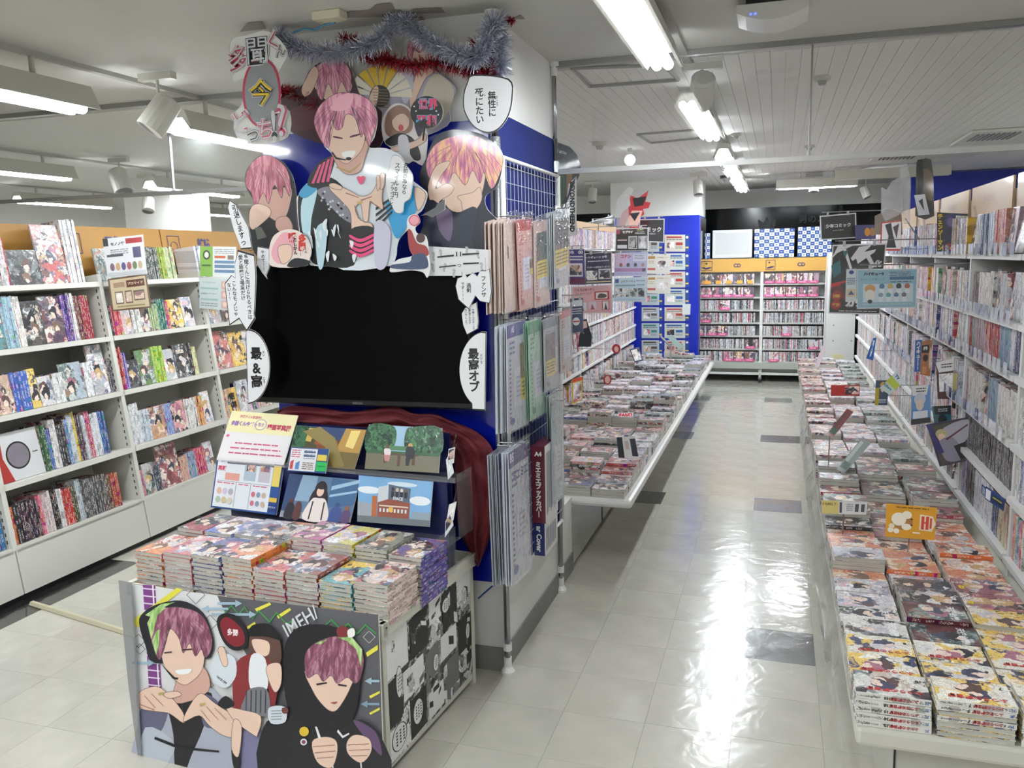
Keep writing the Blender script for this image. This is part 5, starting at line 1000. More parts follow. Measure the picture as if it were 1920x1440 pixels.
pack('green-printed cover pack, middle row',[(990,606),(1013,598),(1025,772),(995,790)],-.185,'a9cdb8',.003,5,ink='2a8a5a',head='2f8a5a',words=[('B5判',.5,.12,.7,.07,'2a7a4a',False)])
pack('grey cover pack with a dark picture label, middle row',[(1019,602),(1048,592),(1050,722),(1022,736)],-.17,'a8aeb2',.003,4,ink='5a6a78',head='6a7480',card=(.1,.2,.7,.8,'5a4a40'))
pack('pale pack behind the grey one, middle row farthest',[(1050,585),(1070,578),(1072,690),(1052,702)],-.16,'b9b4b0',.003,3,ink='a03030',head='b04a44')
pack('outer bundle of large packs marked B5, lower row nearest the camera',[(934,852),(962,832),(968,1070),(944,1096)],-.235,'a9aeb8',.003,5,ink='3a3a8a',head='34347e',words=[('B5',.35,.05,.5,.07,'e0e0f0',False)])
pack('large pack marked B5 with blue lettering, lower row',[(953,850),(990,825),(996,1062),(960,1098)],-.195,'c6cad6',.003,4,ink='3c3c90',head='2e2e78',words=[('B5',.15,.05,.25,.07,'e6e6f4',False),('ミエミエ',.55,.2,.75,.08,'3a3a9a',False)])
pack('clear blister pack hanging low at the far end of the grid',[(1033,762),(1054,750),(1055,930),(1036,945)],-.15,'9fb0bc',.002,1,ink='7a8a9a')
pack('green-grey pack marked VD near the far pole',[(1030,742),(1052,732),(1053,820),(1032,832)],-.165,'a8b8b4',.003,2,ink='3a6a5a',words=[('VD',.35,.12,.5,.12,'2a5a4a',False)])
# two slim boxes hanging below the packs
def slimbox(px,y,dx,dz,name,label,front,words,sidecol='d6d4d2'):
    p=[hy(a,b,y) for a,b in px]; t=empty(name,p[3]); tag(t,label,'box')
    x0,x1,z0,z1=p[0].x,p[1].x,min(p[2].z,p[3].z),p[0].z
    child(MB().box(x0,x1,y,y+.2,z0,z1,0).box(x1,x1+.001,y,y+.2,z0,z1,1),'carton',[mat(front,.35,coat=.5,var=0),mat(sidecol,.4,coat=.5)],t)
    mb=MB()
    for (s,u,v,w_,h_,c,vt) in words: put_text(mb,s,Vv(x0+(x1-x0)*u,y-.0012,z1+(z0-z1)*v),Vv(1,0,0),UZ,(x1-x0)*w_,(z1-z0)*h_,.05,vt)
    child(mb,'lettering',mat('e8e6e4',.4,var=0),t)
    sd=MB()
    for i in range(9):
        yy=y+.02+.018*i; sd.poly([Vv(x1+.0018,yy,z0+(z1-z0)*(.1+.03*(i%3))),Vv(x1+.0018,yy+.009,z0+(z1-z0)*(.1+.03*(i%3))),Vv(x1+.0018,yy+.009,z1-.03),Vv(x1+.0018,yy,z1-.03)])
    child(sd,'side_print',mat('7a7a8c',.5,var=0),t)
slimbox([(996,836),(1021,838),(1021,980),(996,980)],.36,.05,.3,'book_cover_box','maroon slim box of A4 book covers with vertical white lettering, hanging on the grid','5c1a2c',[('A4',.5,.1,.6,.06,'e',False),('ミエミエブックカバー',.5,.56,.5,.72,'e',True)])
slimbox([(1001,980),(1021,981),(1021,1042),(1001,1041)],.37,.05,.2,'book_cover_box','navy slim box with white lettering hanging under the maroon box','1a2466',[('ar Cover',.5,.5,.9,.9,'e',False)] and [])
mb=MB(); c=hy(1011,1011,.368); put_text(mb,'ar Cover',c,Vv(0,0,-1),Vv(1,0,0),.11,.03,.04); tag(mb.build('box_lettering',mat('e8e6e4',.4,var=0)),None,None) if False else mb.build('lettering',mat('e8e6e4',.4,var=0),bpy.data.objects['book_cover_box.001'])
bc=bpy.data.objects['book_cover_box.001']; 
for o in bc.children:
    if o.name.startswith('lettering') and o.matrix_parent_inverse==Matrix(): o.matrix_parent_inverse=Matrix.Translation(bc.location).inverted()
# =================================================================== LEFT WALL BOOKCASES
SL=-.13; LX=-2.87
lfn=Vv(1,0,.13).normalized(); lup=Vv(-.13,0,1).normalized()
def LF(y,z,d=0): return Vv(LX+SL*z,y,z)+lfn*d     # z measured as real height
LZ=[.275,.59,.93,1.255,1.575]
SHW=mat('cfcec6',.45,name='shelf_white',var=.02); SIGN=mat('b58642',.5,name='tan_sign',var=.03)
ends=[-.6,.3,1.2,2.1,3.0,3.9]
names=['nearest','second','third','fourth','fifth']
for bi in range(5):
    y0,y1=ends[bi],ends[bi+1]
    bc=empty('bookcase',(LX-.15,(y0+y1)/2,0)); tag(bc,f"{names[bi]} bay from the camera of the white leaning bookcase along the left wall",'bookcase','left wall bookcases')
    P=lambda y,z,d:LF(y,z,d)
    child(MB().slab([P(y0+.004,.035,0),P(y1-.004,.035,0),P(y1-.004,.262,0),P(y0+.004,.262,0)],lfn,.3),'base',SHW,bc)
    child(MB().box(LX-.3,LX-.03,y0,y1,0,.035),'plinth',BLACK,bc)
    for yy in ((y0,) if bi<4 else (y0,y1)):
        child(MB().slab([P(yy-.014,.26,.002),P(yy+.014,.26,.002),P(yy+.014,1.62,.002),P(yy-.014,1.62,.002)],lfn,.34),'upright',SHW,bc)
        sl=MB()
        for k in range(34):
            zz=.3+k*.038; sl.slab([P(yy-.0165,zz,-.02),P(yy-.0145,zz,-.02),P(yy-.0145,zz+.018,-.02),P(yy-.0165,zz+.018,-.02)],lfn,.006)
        child(sl,'slot_strip',mat('3c3c3a',.7,var=0),bc)
    child(MB().slab([P(y0,.26,-.32),P(y1,.26,-.32),P(y1,1.95,-.32),P(y0,1.95,-.32)],lfn,.01),'back_panel',mat('b9b8b0',.6,name='shelf_back'),bc)
    for z in LZ:
        d=.012 if z>.3 else .0
        child(MB().slab([P(y0+.014,z-.028,d),P(y1-.014,z-.028,d),P(y1-.014,z,d),P(y0+.014,z,d)],lfn,.3),'shelf',SHW,bc)
    child(MB().slab([P(y0+.005,1.60,-.26),P(y1-.005,1.60,-.26),P(y1-.005,1.945,-.26),P(y0+.005,1.945,-.26)],lfn,.012),'sign_board',SIGN,bc,label='tan category sign board')
    tx=MB(); sg=['','画集','画集','雑誌','雑誌'][bi]
    if sg: put_text(tx,sg,P((y0+y1)/2-(.12 if bi==1 else 0) ,1.855,-.256),Vv(0,1,0),lup,.14,.07,.03)
    if bi==3: pass
    cx,cz=y0+.12,1.84
    for k in range(4):
        a=[(cx-.06,cz-.06),(cx+.06,cz-.06),(cx+.06,cz+.06),(cx-.06,cz+.06)]; q=a[k],a[(k+1)%4]; tx.tube([P(q[0][0],q[0][1],-.255),P(q[1][0],q[1][1],-.255)],.0022,4)
    tx.tube([P(cx-.035*math.cos(t)*(1 if True else 1),cz-.01+.03*math.sin(t),-.255) for t in [6.283*i/14 for i in range(15)]],.002,4)
    child(tx,'lettering',mat('3a3f7a',.5,var=0),bc)
# items: ('s',count,thick,height,colour) spines, ('f',width,height,art,colour) face-out, ('g',gap)
ROTL=axes(Vv(1,0,0),Vv(0,0,1),Vv(0,-1,0)); TLT=Matrix.Rotation(-math.atan(.13),4,'Y')
def lrow(bi,si,items,y=None):
    z=LZ[si]+.002; y=ends[bi]+.03 if y is None else y; lim=ends[bi+1]-.015; k=0; sn=['lowest','second lowest','middle','second highest','top'][si]; bn=names[bi]
    for it in items:
        if it[0]=='g': y+=it[1]; continue
        if it[0]=='s':
            _,n,t,h,c=it[:5]
            for i in range(n):
                if y+t>lim: break
                k+=1; hh=h*R.uniform(.985,1.01); w_=.165 if h>.2 else .13; LBN[0]+=1
                if LBN[0]>270 or bi>2:
                    q0=LF(y,z,-.03-w_); q1=LF(y+t-.0008,z,-.03); up_=lup*hh; e_=[LF(y,z,-.03),LF(y+t-.0008,z,-.03),LF(y+t-.0008,z,-.03)+up_,LF(y,z,-.03)+up_]; lst.slab(e_,lfn,w_); y+=t; continue
                ln=R.uniform(-.012,.012)
                M=TLT@Matrix.Rotation(ln,4,'X')@ROTL
                base=LF(y+t,z,-.022-w_/2-R.uniform(0,.012))
                book('art_book',f"{cname(c)} spine, {ordn(k)} from left on {sn} shelf, {bn} bay of left bookcase",'books on the left bookcases',base+TLT.to_3x3()@Vv(0,0,hh/2),M,w_,hh,t-.0006,'a',c,'book')
                y+=t
        else:
            _,wd,h,a,c=it[:5]
            if y+wd>lim+.05: continue
            k+=1; tl=Matrix.Rotation(-math.atan(.13)-.06,4,'Y'); M=tl@axes(Vv(0,1,0),Vv(0,0,1),Vv(1,0,0))
            base=LF(y+wd/2,z,-.03)
            o=book('art_book',f"face-out {cname(c)} book, {ordn(k)} from left on {sn} shelf, {bn} bay of left bookcase",'books on the left bookcases',base+tl.to_3x3()@Vv(-.01,0,h/2),M,wd-.004,h,.012,a,c,'book')
            if len(it)>5:
                mb=MB()
                if it[5][0][0]=='Smoke':
                    cv=MB(); H2=h/2; W2=wd/2-.003
                    cv.poly([Vv(-W2,-H2,.0124),Vv(W2,-H2,.0124),Vv(W2,H2,.0124),Vv(-W2,H2,.0124)],0).poly([Vv(-W2,-H2,.0127),Vv(-W2+.075,-H2,.0127),Vv(-W2+.035,0,.0127),Vv(-W2+.045,H2,.0127),Vv(-W2,H2,.0127)],1)
                    for rr_,mm_,zz_ in ((.072,2,.013),(.063,3,.0133)): cv.poly([Vv(-.005+rr_*math.cos(t),rr_*math.sin(t),zz_) for t in [6.2832*q/26 for q in range(26)]],mm_)
                    cv.build('cover_print',[mat('c9cacc',.3,coat=.4,var=.03),mat('9c241c',.3,coat=.4,var=.03),mat('1a1a1e',.3,var=0),mat('77707a',.3,coat=.3,var=.35)],o)
                for (s,u,v,w_,h_,cc,vt) in it[5]:
                    put_text(mb,s,Vv(-wd/2+wd*u,h/2-h*v,.0135),Vv(1,0,0),Vv(0,1,0),wd*w_,h*h_,.03,vt)
                q=mb.build('cover_lettering',mat(it[5][0][5],.4,var=0),o)
            y+=wd
s='s';f='f'; LBN=[0]; lst=MB()
# second bay
lrow(1,4,[(f,.2,.27,'d','1c1c24',[('WONDERLAND',.5,.2,.8,.06,'c9c9cc',False)]),('g',.02),(s,3,.022,.25,'c9c5c6'),(s,1,.012,.25,'b02434'),(f,.2,.19,'d','24222a'),(f,.19,.33,'a','c03a34'),(s,6,.017,.36,'dcdde0')])
lrow(1,3,[(f,.2,.28,'g','3f8a94'),(s,4,.016,.27,'9ab8c8'),(s,3,.017,.27,'e2dcd8'),(f,.13,.24,'d','2a2528'),(f,.14,.26,'a','3a2a4a'),(s,3,.016,.26,'5a3a86'),(s,2,.018,.27,'e0e0e2'),(s,3,.014,.25,'6a4038'),(s,5,.013,.25,'8a1c30')])
lrow(1,2,[(s,2,.016,.26,'e08a5a'),(f,.14,.2,'a','c9a890'),(s,5,.02,.205,'3a5aa8'),(f,.06,.21,'y','d8b838'),(f,.09,.16,'p','d8d6d4'),(s,5,.014,.165,'e2e2e2'),(f,.15,.21,'g','a8b8c8'),(s,4,.015,.2,'e4e4e6'),(f,.12,.29,'p','aeb3b6'),(s,5,.013,.2,'4a4a52'),(s,3,.012,.26,'3a6aa0')])
lrow(1,1,[(f,.27,.25,'p','d0cfd0',[('Smoke',.86,.5,.12,.8,'1c1c20',False)]),(s,3,.014,.25,'2f5a3a'),(s,2,.012,.22,'4a6ab0'),(s,3,.014,.27,'dcd8d8'),(s,4,.014,.23,'33343a'),(s,2,.012,.25,'5a7aa8'),(s,3,.012,.27,'c8ccd4'),(s,2,.012,.28,'d8c060'),(s,3,.013,.26,'4a3a4a'),(s,2,.012,.25,'c8d0d8'),(s,3,.012,.27,'b0506a'),(s,4,.014,.25,'d8dadf'),(s,4,.013,.25,'2f5a9a')])
lrow(1,0,[(s,2,.014,.2,'c86a30'),(s,2,.016,.21,'26242c'),(s,8,.0135,.2,'3a2438'),(s,2,.014,.21,'d0607c'),(s,4,.014,.22,'d8c8c8'),(s,3,.014,.22,'202024'),(s,3,.013,.21,'dcdcde'),(s,4,.013,.2,'b02a24'),(s,3,.013,.2,'4a4a30'),(s,2,.02,.23,'b8c4cc'),(s,13,.0135,.215,'55565a'),(s,3,.014,.2,'6a4a3a'),(s,4,.013,.2,'a84a30')])
# first bay: only its right end shows
lrow(0,1,[(s,3,.02,.24,'9a9894')],y=.2); lrow(0,0,[(s,4,.022,.22,'2f6a9a')],y=.19); lrow(0,2,[(s,3,.02,.25,'e0a070')],y=.22); lrow(0,4,[(f,.14,.27,'d','2a2c34')],y=.13); lrow(0,3,[(s,4,.02,.25,'4a6a78')],y=.2)
# third bay
lrow(2,4,[(f,.2,.2,'g','5a6a60'),(s,1,.02,.21,'d8d8d8'),(s,11,.019,.21,'2c3134'),(s,5,.02,.21,'3f4440'),(s,3,.02,.21,'8fa040'),(s,5,.018,.21,'b0b890')])
lrow(2,3,[(s,2,.016,.19,'2a2440'),(s,4,.018,.18,'d8606c'),(f,.09,.17,'p','e6c8c4'),(s,5,.016,.18,'dcdcd8'),(f,.08,.17,'a','4a3a38'),(s,5,.015,.17,'a8b890'),(s,4,.016,.2,'2a6a60'),(s,3,.014,.18,'b04a5a'),(f,.13,.19,'y','d8b020'),(f,.11,.2,'p','d8c8b8')])
lrow(2,2,[(s,3,.016,.26,'b03a34'),(s,2,.014,.22,'7a6ab0'),(f,.1,.17,'d','26242e'),(f,.13,.22,'g','4f8038'),(s,6,.016,.23,'a8c860'),(f,.1,.2,'p','b8c0c4'),(s,1,.02,.2,'4a4a50'),(f,.13,.22,'d','1e1c20',[('nite',.4,.2,.6,.16,'e0d8c8',False)]),(s,1,.02,.22,'2a282c'),(s,3,.016,.19,'dcd8a8')])
lrow(2,1,[(s,6,.016,.25,'dbdde0'),(s,5,.016,.2,'c9d4de'),(f,.14,.2,'a','c08a5a'),(s,4,.017,.2,'7a8ac0'),(f,.13,.2,'a','d88a94'),(s,7,.015,.2,'e0dedc'),(s,5,.014,.2,'d8a070'),(f,.09,.22,'p','e6e2e0')])
lrow(2,0,[(s,3,.014,.16,'d090a0'),(f,.09,.19,'g','c8cac8'),(s,3,.016,.18,'3a4a5a'),(f,.19,.27,'a','8a2430',[('コンプティーク',.5,.07,.8,.07,'e8dcd8',False)]),(s,5,.014,.16,'d8b0a0'),(s,5,.014,.17,'9ab0c8'),(s,8,.014,.18,'c8506c'),(f,.09,.2,'p','dcdce0')])
# fourth bay, half hidden by the pillar
lrow(3,4,[(s,5,.018,.22,'d8a8b0'),(s,6,.016,.21,'c9d0d8'),(s,10,.016,.2,'6a6068')])
lrow(3,3,[(f,.16,.2,'p','c8c4c4'),(f,.16,.2,'d','5a4a44'),(s,9,.016,.19,'c8c0bc')])
lrow(3,2,[(f,.2,.27,'a','c85a50'),(f,.17,.25,'y','d8a020'),(f,.17,.25,'p','e0d0d0'),(s,6,.015,.2,'8a8a90')])
lrow(3,1,[(s,4,.016,.2,'c9cdd2'),(f,.12,.2,'y','c98a20',[('声優',.5,.5,.6,.7,'1c1a18',True)]),(f,.15,.24,'p','bfc4c8'),(s,8,.016,.22,'5a6068'),(f,.14,.2,'a','c8a0a0')])
lrow(3,0,[(s,12,.016,.2,'b8b0b8'),(f,.15,.22,'a','b88a80'),(s,12,.016,.2,'7a8a9a')])
for si in range(5): lrow(4,si,[(f,.16,.24,'a','b0a0a0'),(s,8,.018,.22,'8a8a9a'),(f,.16,.24,'p','c0b0b0')])
tag(lst.build('shelved_books',[SPINE_M]),'book spines in the farther bays of the left bookcases','book',kind='stuff')
# ------------- hanging notices on the left shelves
def flyer(label,px,plane,base='e4e6e8',name='flyer',cat='flyer',group=None,spec=None,clear=True,lk=False):
    b=Board(name,px,plane[0],plane[1],.0012,base,gloss=.7); tag(b.obj,label,cat,group)
    if spec: spec(b)
    o=b.done()
    if clear:
        MB().slab([b.at(-.02,-.03,.004),b.at(1.02,-.03,.004),b.at(1.02,1.03,.004),b.at(-.02,1.03,.004)],b.n,.0005).build('clear_sleeve',SLEEVE,o)
    if lk:
        for u in (.2,.8): p=b.at(u,0); MB().box(p.x-.006,p.x+.006,p.y-.003,p.y+.004,p.z-.01,p.z+.022).build('link_clip',CLEAR,o)
    return b
nL=Vv(.75,-.66,0)
def sp1(b): b.rect(0,.0,.12,.2,'2a2a30').text('モノノ怪',.35,.16,.35,.16,'1c1c20',.05).rect(.55,.05,.96,.18,'a82a30').lines(.15,.3,.6,.45,3).rect(.7,.28,.9,.55,'5a5478').rect(.05,.42,.45,.48,'4a4454'); [b.ell(.15+.14*i,.74,.055,.1,['7a5a70','c8a070','5a4a80','a8606a','7a8a60','c8b090'][i]) for i in range(6)]; b.rect(.02,.88,.98,.97,'c9cacc')
p0=LF(1.2,1.5,.06)
flyer('notice with a row of six round pictures, clipped to the left shelves',[(192,448),(268,440),(276,514),(202,521)],(p0,nL),spec=sp1)
def sp2(b): b.rect(.04,.05,.96,.95,'cdbd9a').rect(.12,.15,.4,.3,'a88a70').rect(.45,.12,.92,.33,'5c2c20').text('ブロマイド',.68,.22,.4,.12,'e8d8b8',.03).rect(.13,.42,.33,.8,'6a5a4a').rect(.38,.42,.56,.8,'6a5a4a').rect(.6,.44,.88,.74,'6a5a4a').rect(.15,.46,.31,.76,BIGART).rect(.4,.46,.54,.76,BIGART).rect(.62,.48,.86,.7,BIGART).rect(.15,.86,.85,.9,'9a8460')
flyer('brown-bordered notice with three framed pictures on the left shelves',[(202,523),(274,513),(284,577),(210,584)],(p0,nL),'6a4a30',spec=sp2)
p0=LF(2.1,1.5,.07)
def sp3(b): b.rect(0,.0,.35,1,'7aa83a').ell(.18,.28,.1,.16,'1e2a18').ell(.18,.28,.06,.1,'dfe8d0').rect(.05,.6,.3,.66,'3a5a20').rect(.4,.3,.7,.38,'c05a30').lines(.4,.08,.95,.26,3).rect(.4,.46,.95,.55,'5a7a9a').rect(.4,.6,.95,.7,'5a7a9a').rect(.4,.76,.95,.86,'5a7a9a').rect(.76,.28,.93,.42,'7a6a5a')
flyer('green and white notice with rows of small pictures on the left shelves',[(375,462),(443,463),(443,520),(375,518)],(p0,Vv(.5,-.86,0)),'d8dcdc',spec=sp3)
def sp4(b): b.text('ツイステッド',.3,.14,.4,.1,'6a8a8a',.02).rect(.04,.3,.6,.36,'8fb0ac').text('日本版ステッカー',.3,.5,.5,.12,'4a6a6a',.02).rect(.04,.66,.6,.72,'8fb0ac'); [ (b.rect(.7,.08+.31*i,.95,.34+.31*i,'c9a0a0'),b.ell(.82,.2+.31*i,.07,.08,SKIN)) for i in range(3)]; b.lines(.05,.8,.6,.95,2)
flyer('pale green notice with three portrait stamps on the left shelves',[(374,521),(432,523),(432,582),(374,578)],(p0,Vv(.5,-.86,0)),'bccac8',spec=sp4)
# =================================================================== RIGHT BOOK TABLE
RZ=.42
rt_=empty('book_table',(1.25,3,0)); tag(rt_,'long low cream table along the right-hand bookcases, covered with rows of comics','table','low book tables')
child(MB().box(.942,1.62,-.578,7.2,RZ-.055,RZ),'tabletop',CREAM,rt_,bevel=.012)
child(MB().box(1.05,1.62,-.50,7.1,.03,RZ-.055),'base',mat('c6c4ba',.4,name='cabinet_cream'),rt_)
child(MB().box(1.08,1.6,-.47,7.05,0,.03),'plinth',GREYB,rt_)
child(MB().box(1.046,1.05,-.505,-.495,.03,RZ-.055),'seam',BLACK,rt_)
COLX=[.940+.0905,1.130+.0905,1.322+.0905]
def rmat(row,c):
    if row==0: return 'dyy'[c]
    if row<=2: return 'y'
    if row<=4: return ['d','g','y'][c]
    if row<=6: return ['p','d','a'][c]
    if row<=10: return ['o','o','o'][c] if (row+c)%4 else 'p'
    if row<=12: return 'dao'[c]
    if row<=20: return 'g' if (row+c)%5 else 'a'
    return 'apdagp'[(row*3+c*2)%6]
rows=int((7.1+.56)/.1285); under=MB(); umats=[ART2['a'],PAGES,ART2['p']]
tops_r=MB()
FLAT=axes(Vv(0,-1,0),Vv(1,0,0),Vv(0,0,1))      # spine toward the camera, length across
FLATB=axes(Vv(0,1,0),Vv(-1,0,0),Vv(0,0,1))
rn=['nearest']+[ordn(i)+' nearest' for i in range(2,80)]
for row in range(rows):
    y=-.506+.1285*row
    for c in range(3):
        x=COLX[c]+R.uniform(-.004,.004); th=.0165; n=5 if row==0 else R.choice([3,4,5,6,6]) if row>3 else 5
        if row==0: n=[5,7,6][c]; th=[.0185,.0145,.0185][c]
        if 10<row<22: n=R.choice([4,6,8])
        yy=y+R.uniform(-.004,.004); a=rmat(row,c)
        for k in range(n):
            z=RZ+.0005+th*k; top=k==n-1
            if row==0 or (top and row<20):
                flip=FLAT if (row==0 and (c!=1 or k in (6,5,3))) or (row>0 and (row+c)%2) else FLATB
                cc=('e4e2dc' if a in 'yd' and row<5 else {'o':'d8703a','g':'5a1a24','a':'9a4a5a','p':'c8c8d0','d':'33343a'}.get(a,'d8d8d8'))
                side='aisle side','middle','wall side'
                lv='topmost' if top else ordn(n-k)+' from the top'
                book('comic_book',f"{lv} comic, {rn[row]} row, {['aisle-side','middle','wall-side'][c]} column of the right table",'comics on the right table',Vv(x+R.uniform(-.002,.002),yy+R.uniform(-.002,.002),z),flip@rotz(R.uniform(-.012,.012)),.126,.18,th-.0006,a,cc,'comic book')
            elif top:
                m={'g':1,'p':2}.get(a,0)
                tops_r.box(x-.09,x+.09,yy-.063,yy+.063,z,z+th-.001,m)
            elif row>0:
                under.box(x-.09,x+.09,yy-.063,yy+.063,z,z+th-.0012,[1,1,0][k%3])
tag(under.build('stacked_comics',umats),'lower comics of the stacks on the right table','comic book',kind='stuff')
tag(tops_r.build('stacked_comics',[ART2['a'],ART2['g'],ART2['p']]),'far rows of comics on the right table','comic book',kind='stuff')
# printed titles on the nearest spines and covers
def bt(strs):
    for (s,x,y,z,ux,uy,w_,h_,c,o) in strs:
        mb=MB(); put_text(mb,s,Vv(x,y,z),ux,uy,w_,h_,.03); q=mb.build('title_lettering',mat(c,.4,var=0)); q.parent=o; q.matrix_parent_inverse=o.matrix_world.inverted()
bpy.context.view_layer.update()
bks=[o for o in COL.objects if o.name.startswith('comic_book') and o.get('group')=='comics on the right table']
for o in bks:
    lo=o.matrix_world.translation
    if 'nearest row' in o['label'] and ' nearest row' in o['label'] and not any(w_ in o['label'] for w_ in ('second nearest','third nearest')) and o.matrix_world.to_3x3()[1][0]<0 and lo.y<-.45:
        th=.0185 if abs(lo.x-COLX[1])>.05 else .0145; y=lo.y-.0645; z=lo.z+th/2; num='10' if lo.x<1.1 else '7' if lo.x<1.3 else '2'
        X=Vv(-1,0,0); Zd=Vv(0,0,-1)
        bt([('ふつうの軽音部',lo.x+.025,y,z,X,Zd,.07,.011,'b02a2c',o),(num,lo.x-.018,y,z,X,Zd,.012,.009,'1a1a1c',o),('クワハリ 出内テツオ',lo.x-.058,y,z,X,Zd,.045,.006,'3a3a3e',o),('JC',lo.x+.079,y,z,X,Zd,.012,.009,'3a6ab0',o)])
        if z>RZ+.07 and False: pass
ttl=['ふつうの軽音部']*6
for o in bks:
    lo=o.matrix_world.translation; l=o['label']
    if not l.startswith('topmost'): continue
    X=Vv(-1,0,0); Y=Vv(0,-1,0); top=lo.z+.0185
    row=round((lo.y+.506)/.1285); c=min(range(3),key=lambda i:abs(COLX[i]-lo.x))
    if row==0: top=lo.z+(.0145 if c==1 else .0185)
    else: top=lo.z+.0165
    if row<=2: bt([('ふつうの軽音部',lo.x+.005,lo.y-.035,top+.0004,X,Y,.14,.03,'b8302c',o),(str([10,7,2,9,6,1,8,5,4][row*3+c]),lo.x+.07,lo.y+.03,top+.0004,X,Y,.02,.014,'141416',o)])
    elif row<=4 and c<2: bt([('天傍台閣',lo.x+.05,lo.y,top+.0004,Vv(0,-1,0),Vv(1,0,0),.1,.05,'e8e8ea',o)])
    elif row in (5,6) and c==1: bt([('5' if row==5 else '4',lo.x+.07,lo.y,top+.0004,X,Y,.02,.03,'e8e8ea',o)])
    elif row in (5,6) and c==2: bt([('マガポケ',lo.x-.07,lo.y+.02,top+.0004,X,Y,.05,.03,'e8e8ea',o),('8',lo.x-.07,lo.y-.02,top+.0004,X,Y,.04,.03,'e0c830',o)])
# standing display cards on the table
def sp(b): b.ell(.33,.52,.22,.24,'a8743a').ell(.26,.44,.15,.2,'f0e8d4').ell(.42,.3,.1,.12,'f0e8d4').ell(.42,.66,.1,.1,'f0e8d4').rect(.5,.4,.54,.44,'1c1410').rect(.5,.58,.54,.62,'1c1410').ell(.1,.78,.06,.08,'f0e8d4').ell(.22,.8,.06,.08,'f0e8d4').ell(.12,.66,.06,.08,'e8d8b8').poly([(.68,.25),(.93,.28),(1.0,.5),(.93,.75),(.68,.72)],'e8d8c0').rect(.71,.3,.77,.7,'c8442a').rect(.8,.3,.86,.7,'c8442a').rect(.71,.47,.86,.52,'c8442a').rect(.88,.34,.92,.66,'c8442a').rect(.55,.8,.7,.84,'f0e8d4').lines(.2,.06,.85,.12,1,'5a3a1a')
b=Board('standing_card',[(1662,944),(1757,952),(1752,1013),(1660,1006)],Vv(1.2,.62,.55),Vv(0,-1,.25),.004,'d89a1e',gloss=.6); tag(b.obj,'orange standing card with a drawn brown and white dog, sideways, on the right table','card'); MB().tube([b.at(.5,.95)-b.n*.005,Vv(b.at(.5,.9).x,b.at(.5,.9).y+.03,RZ+.07)],.003,6).build('card_foot',CHROME,b.obj); sp(b); b.done()
b=Board('standing_card',[(1540,938),(1627,941),(1624,965),(1541,963)],Vv(1.0,.75,.55),Vv(0,-1,.25),.003,'cfd0d0',gloss=.6); tag(b.obj,'white and yellow card with barcodes standing on the aisle edge of the right table','card')
MB().tube([b.at(.5,.95)-b.n*.005,Vv(b.at(.5,.9).x,b.at(.5,.9).y+.03,RZ+.06)],.003,6).build('card_foot',CHROME,b.obj); b.rect(0,0,.38,1,'c9b870').text('FAMILY',.18,.25,.3,.3,'7a5a20',.02).rect(.4,.1,.45,.9,'3a3a40').lines(.55,.2,.7,.8,4).rect(.74,.2,.82,.8,'4a4a4e').rect(.87,.2,.95,.8,'4a4a4e'); b.done()
for q,lb,c in (([(1588,766),(1600,772),(1562,820),(1549,815)],'slim clear case of striped pencils tilted over the table, nearer the aisle','7a2a2c'),([(1618,818),(1632,832),(1583,888),(1568,880)],'grey plastic-wrapped comic held up slanting on the right table','9aa4a2')):
    b=Board('slanted_case',q,Vv(1.05,1.7,.6),Vv(-.1,-1,.3),.018,c,gloss=1); tag(b.obj,lb,'case'); b.rect(.1,.1,.45,.9,'5a2a2a' if c=='7a2a2c' else 'c8d0ce').rect(.1,.7,.9,.9,'2a5a3a' if c=='7a2a2c' else '6a7a78'); b.done()
    e=b.at(.5,1); MB().tube([e,Vv(e.x,e.y+.01,RZ+.1)],.003,6).build('wire_stand',CHROME,b.obj)
b=Board('red_box',[(1558,722),(1612,722),(1612,741),(1558,741)],Vv(1,3.9,.6),Vv(0,-1,.6),.02,'a01c1c',gloss=.6); tag(b.obj,'red card with a small picture lying on the middle of the right table','card'); b.rect(.5,.1,.98,.9,BIGART); b.done()
b=Board('slanted_card',[(1543,647),(1550,650),(1535,690),(1527,688)],Vv(1.0,5.6,.6),Vv(0,-1,.2),.01,'d8c8d0'); tag(b.obj,'pale tilted card standing near the far end of the right table','card'); b.done()
# clear vinyl sheet hanging along the aisle side of the right table
vm=MB(); NV=70; vs=[]
for i in range(NV+1):
    y=-.5+4.4*i/NV
    for j,(z,ox) in enumerate(((RZ+.10,-.01),(RZ+.02,-.035),(RZ-.1,-.03),(RZ-.24,-.0))):
        vs.append((.935+ox+.012*math.sin(y*23+j)*(j>0)+.006*math.sin(y*61),y,z+.008*math.sin(y*17+j*2)))
vm.v=vs; vm.f=[(i*4+j,(i+1)*4+j,(i+1)*4+j+1,i*4+j+1) for i in range(NV) for j in range(3)]; vm.m=[0]*len(vm.f)
tag(vm.build('vinyl_cover',glassy('clear_vinyl','ffffff',.03,.06,.5),smooth=True),'clear vinyl sheet draped along the aisle edge of the right table','plastic sheet')
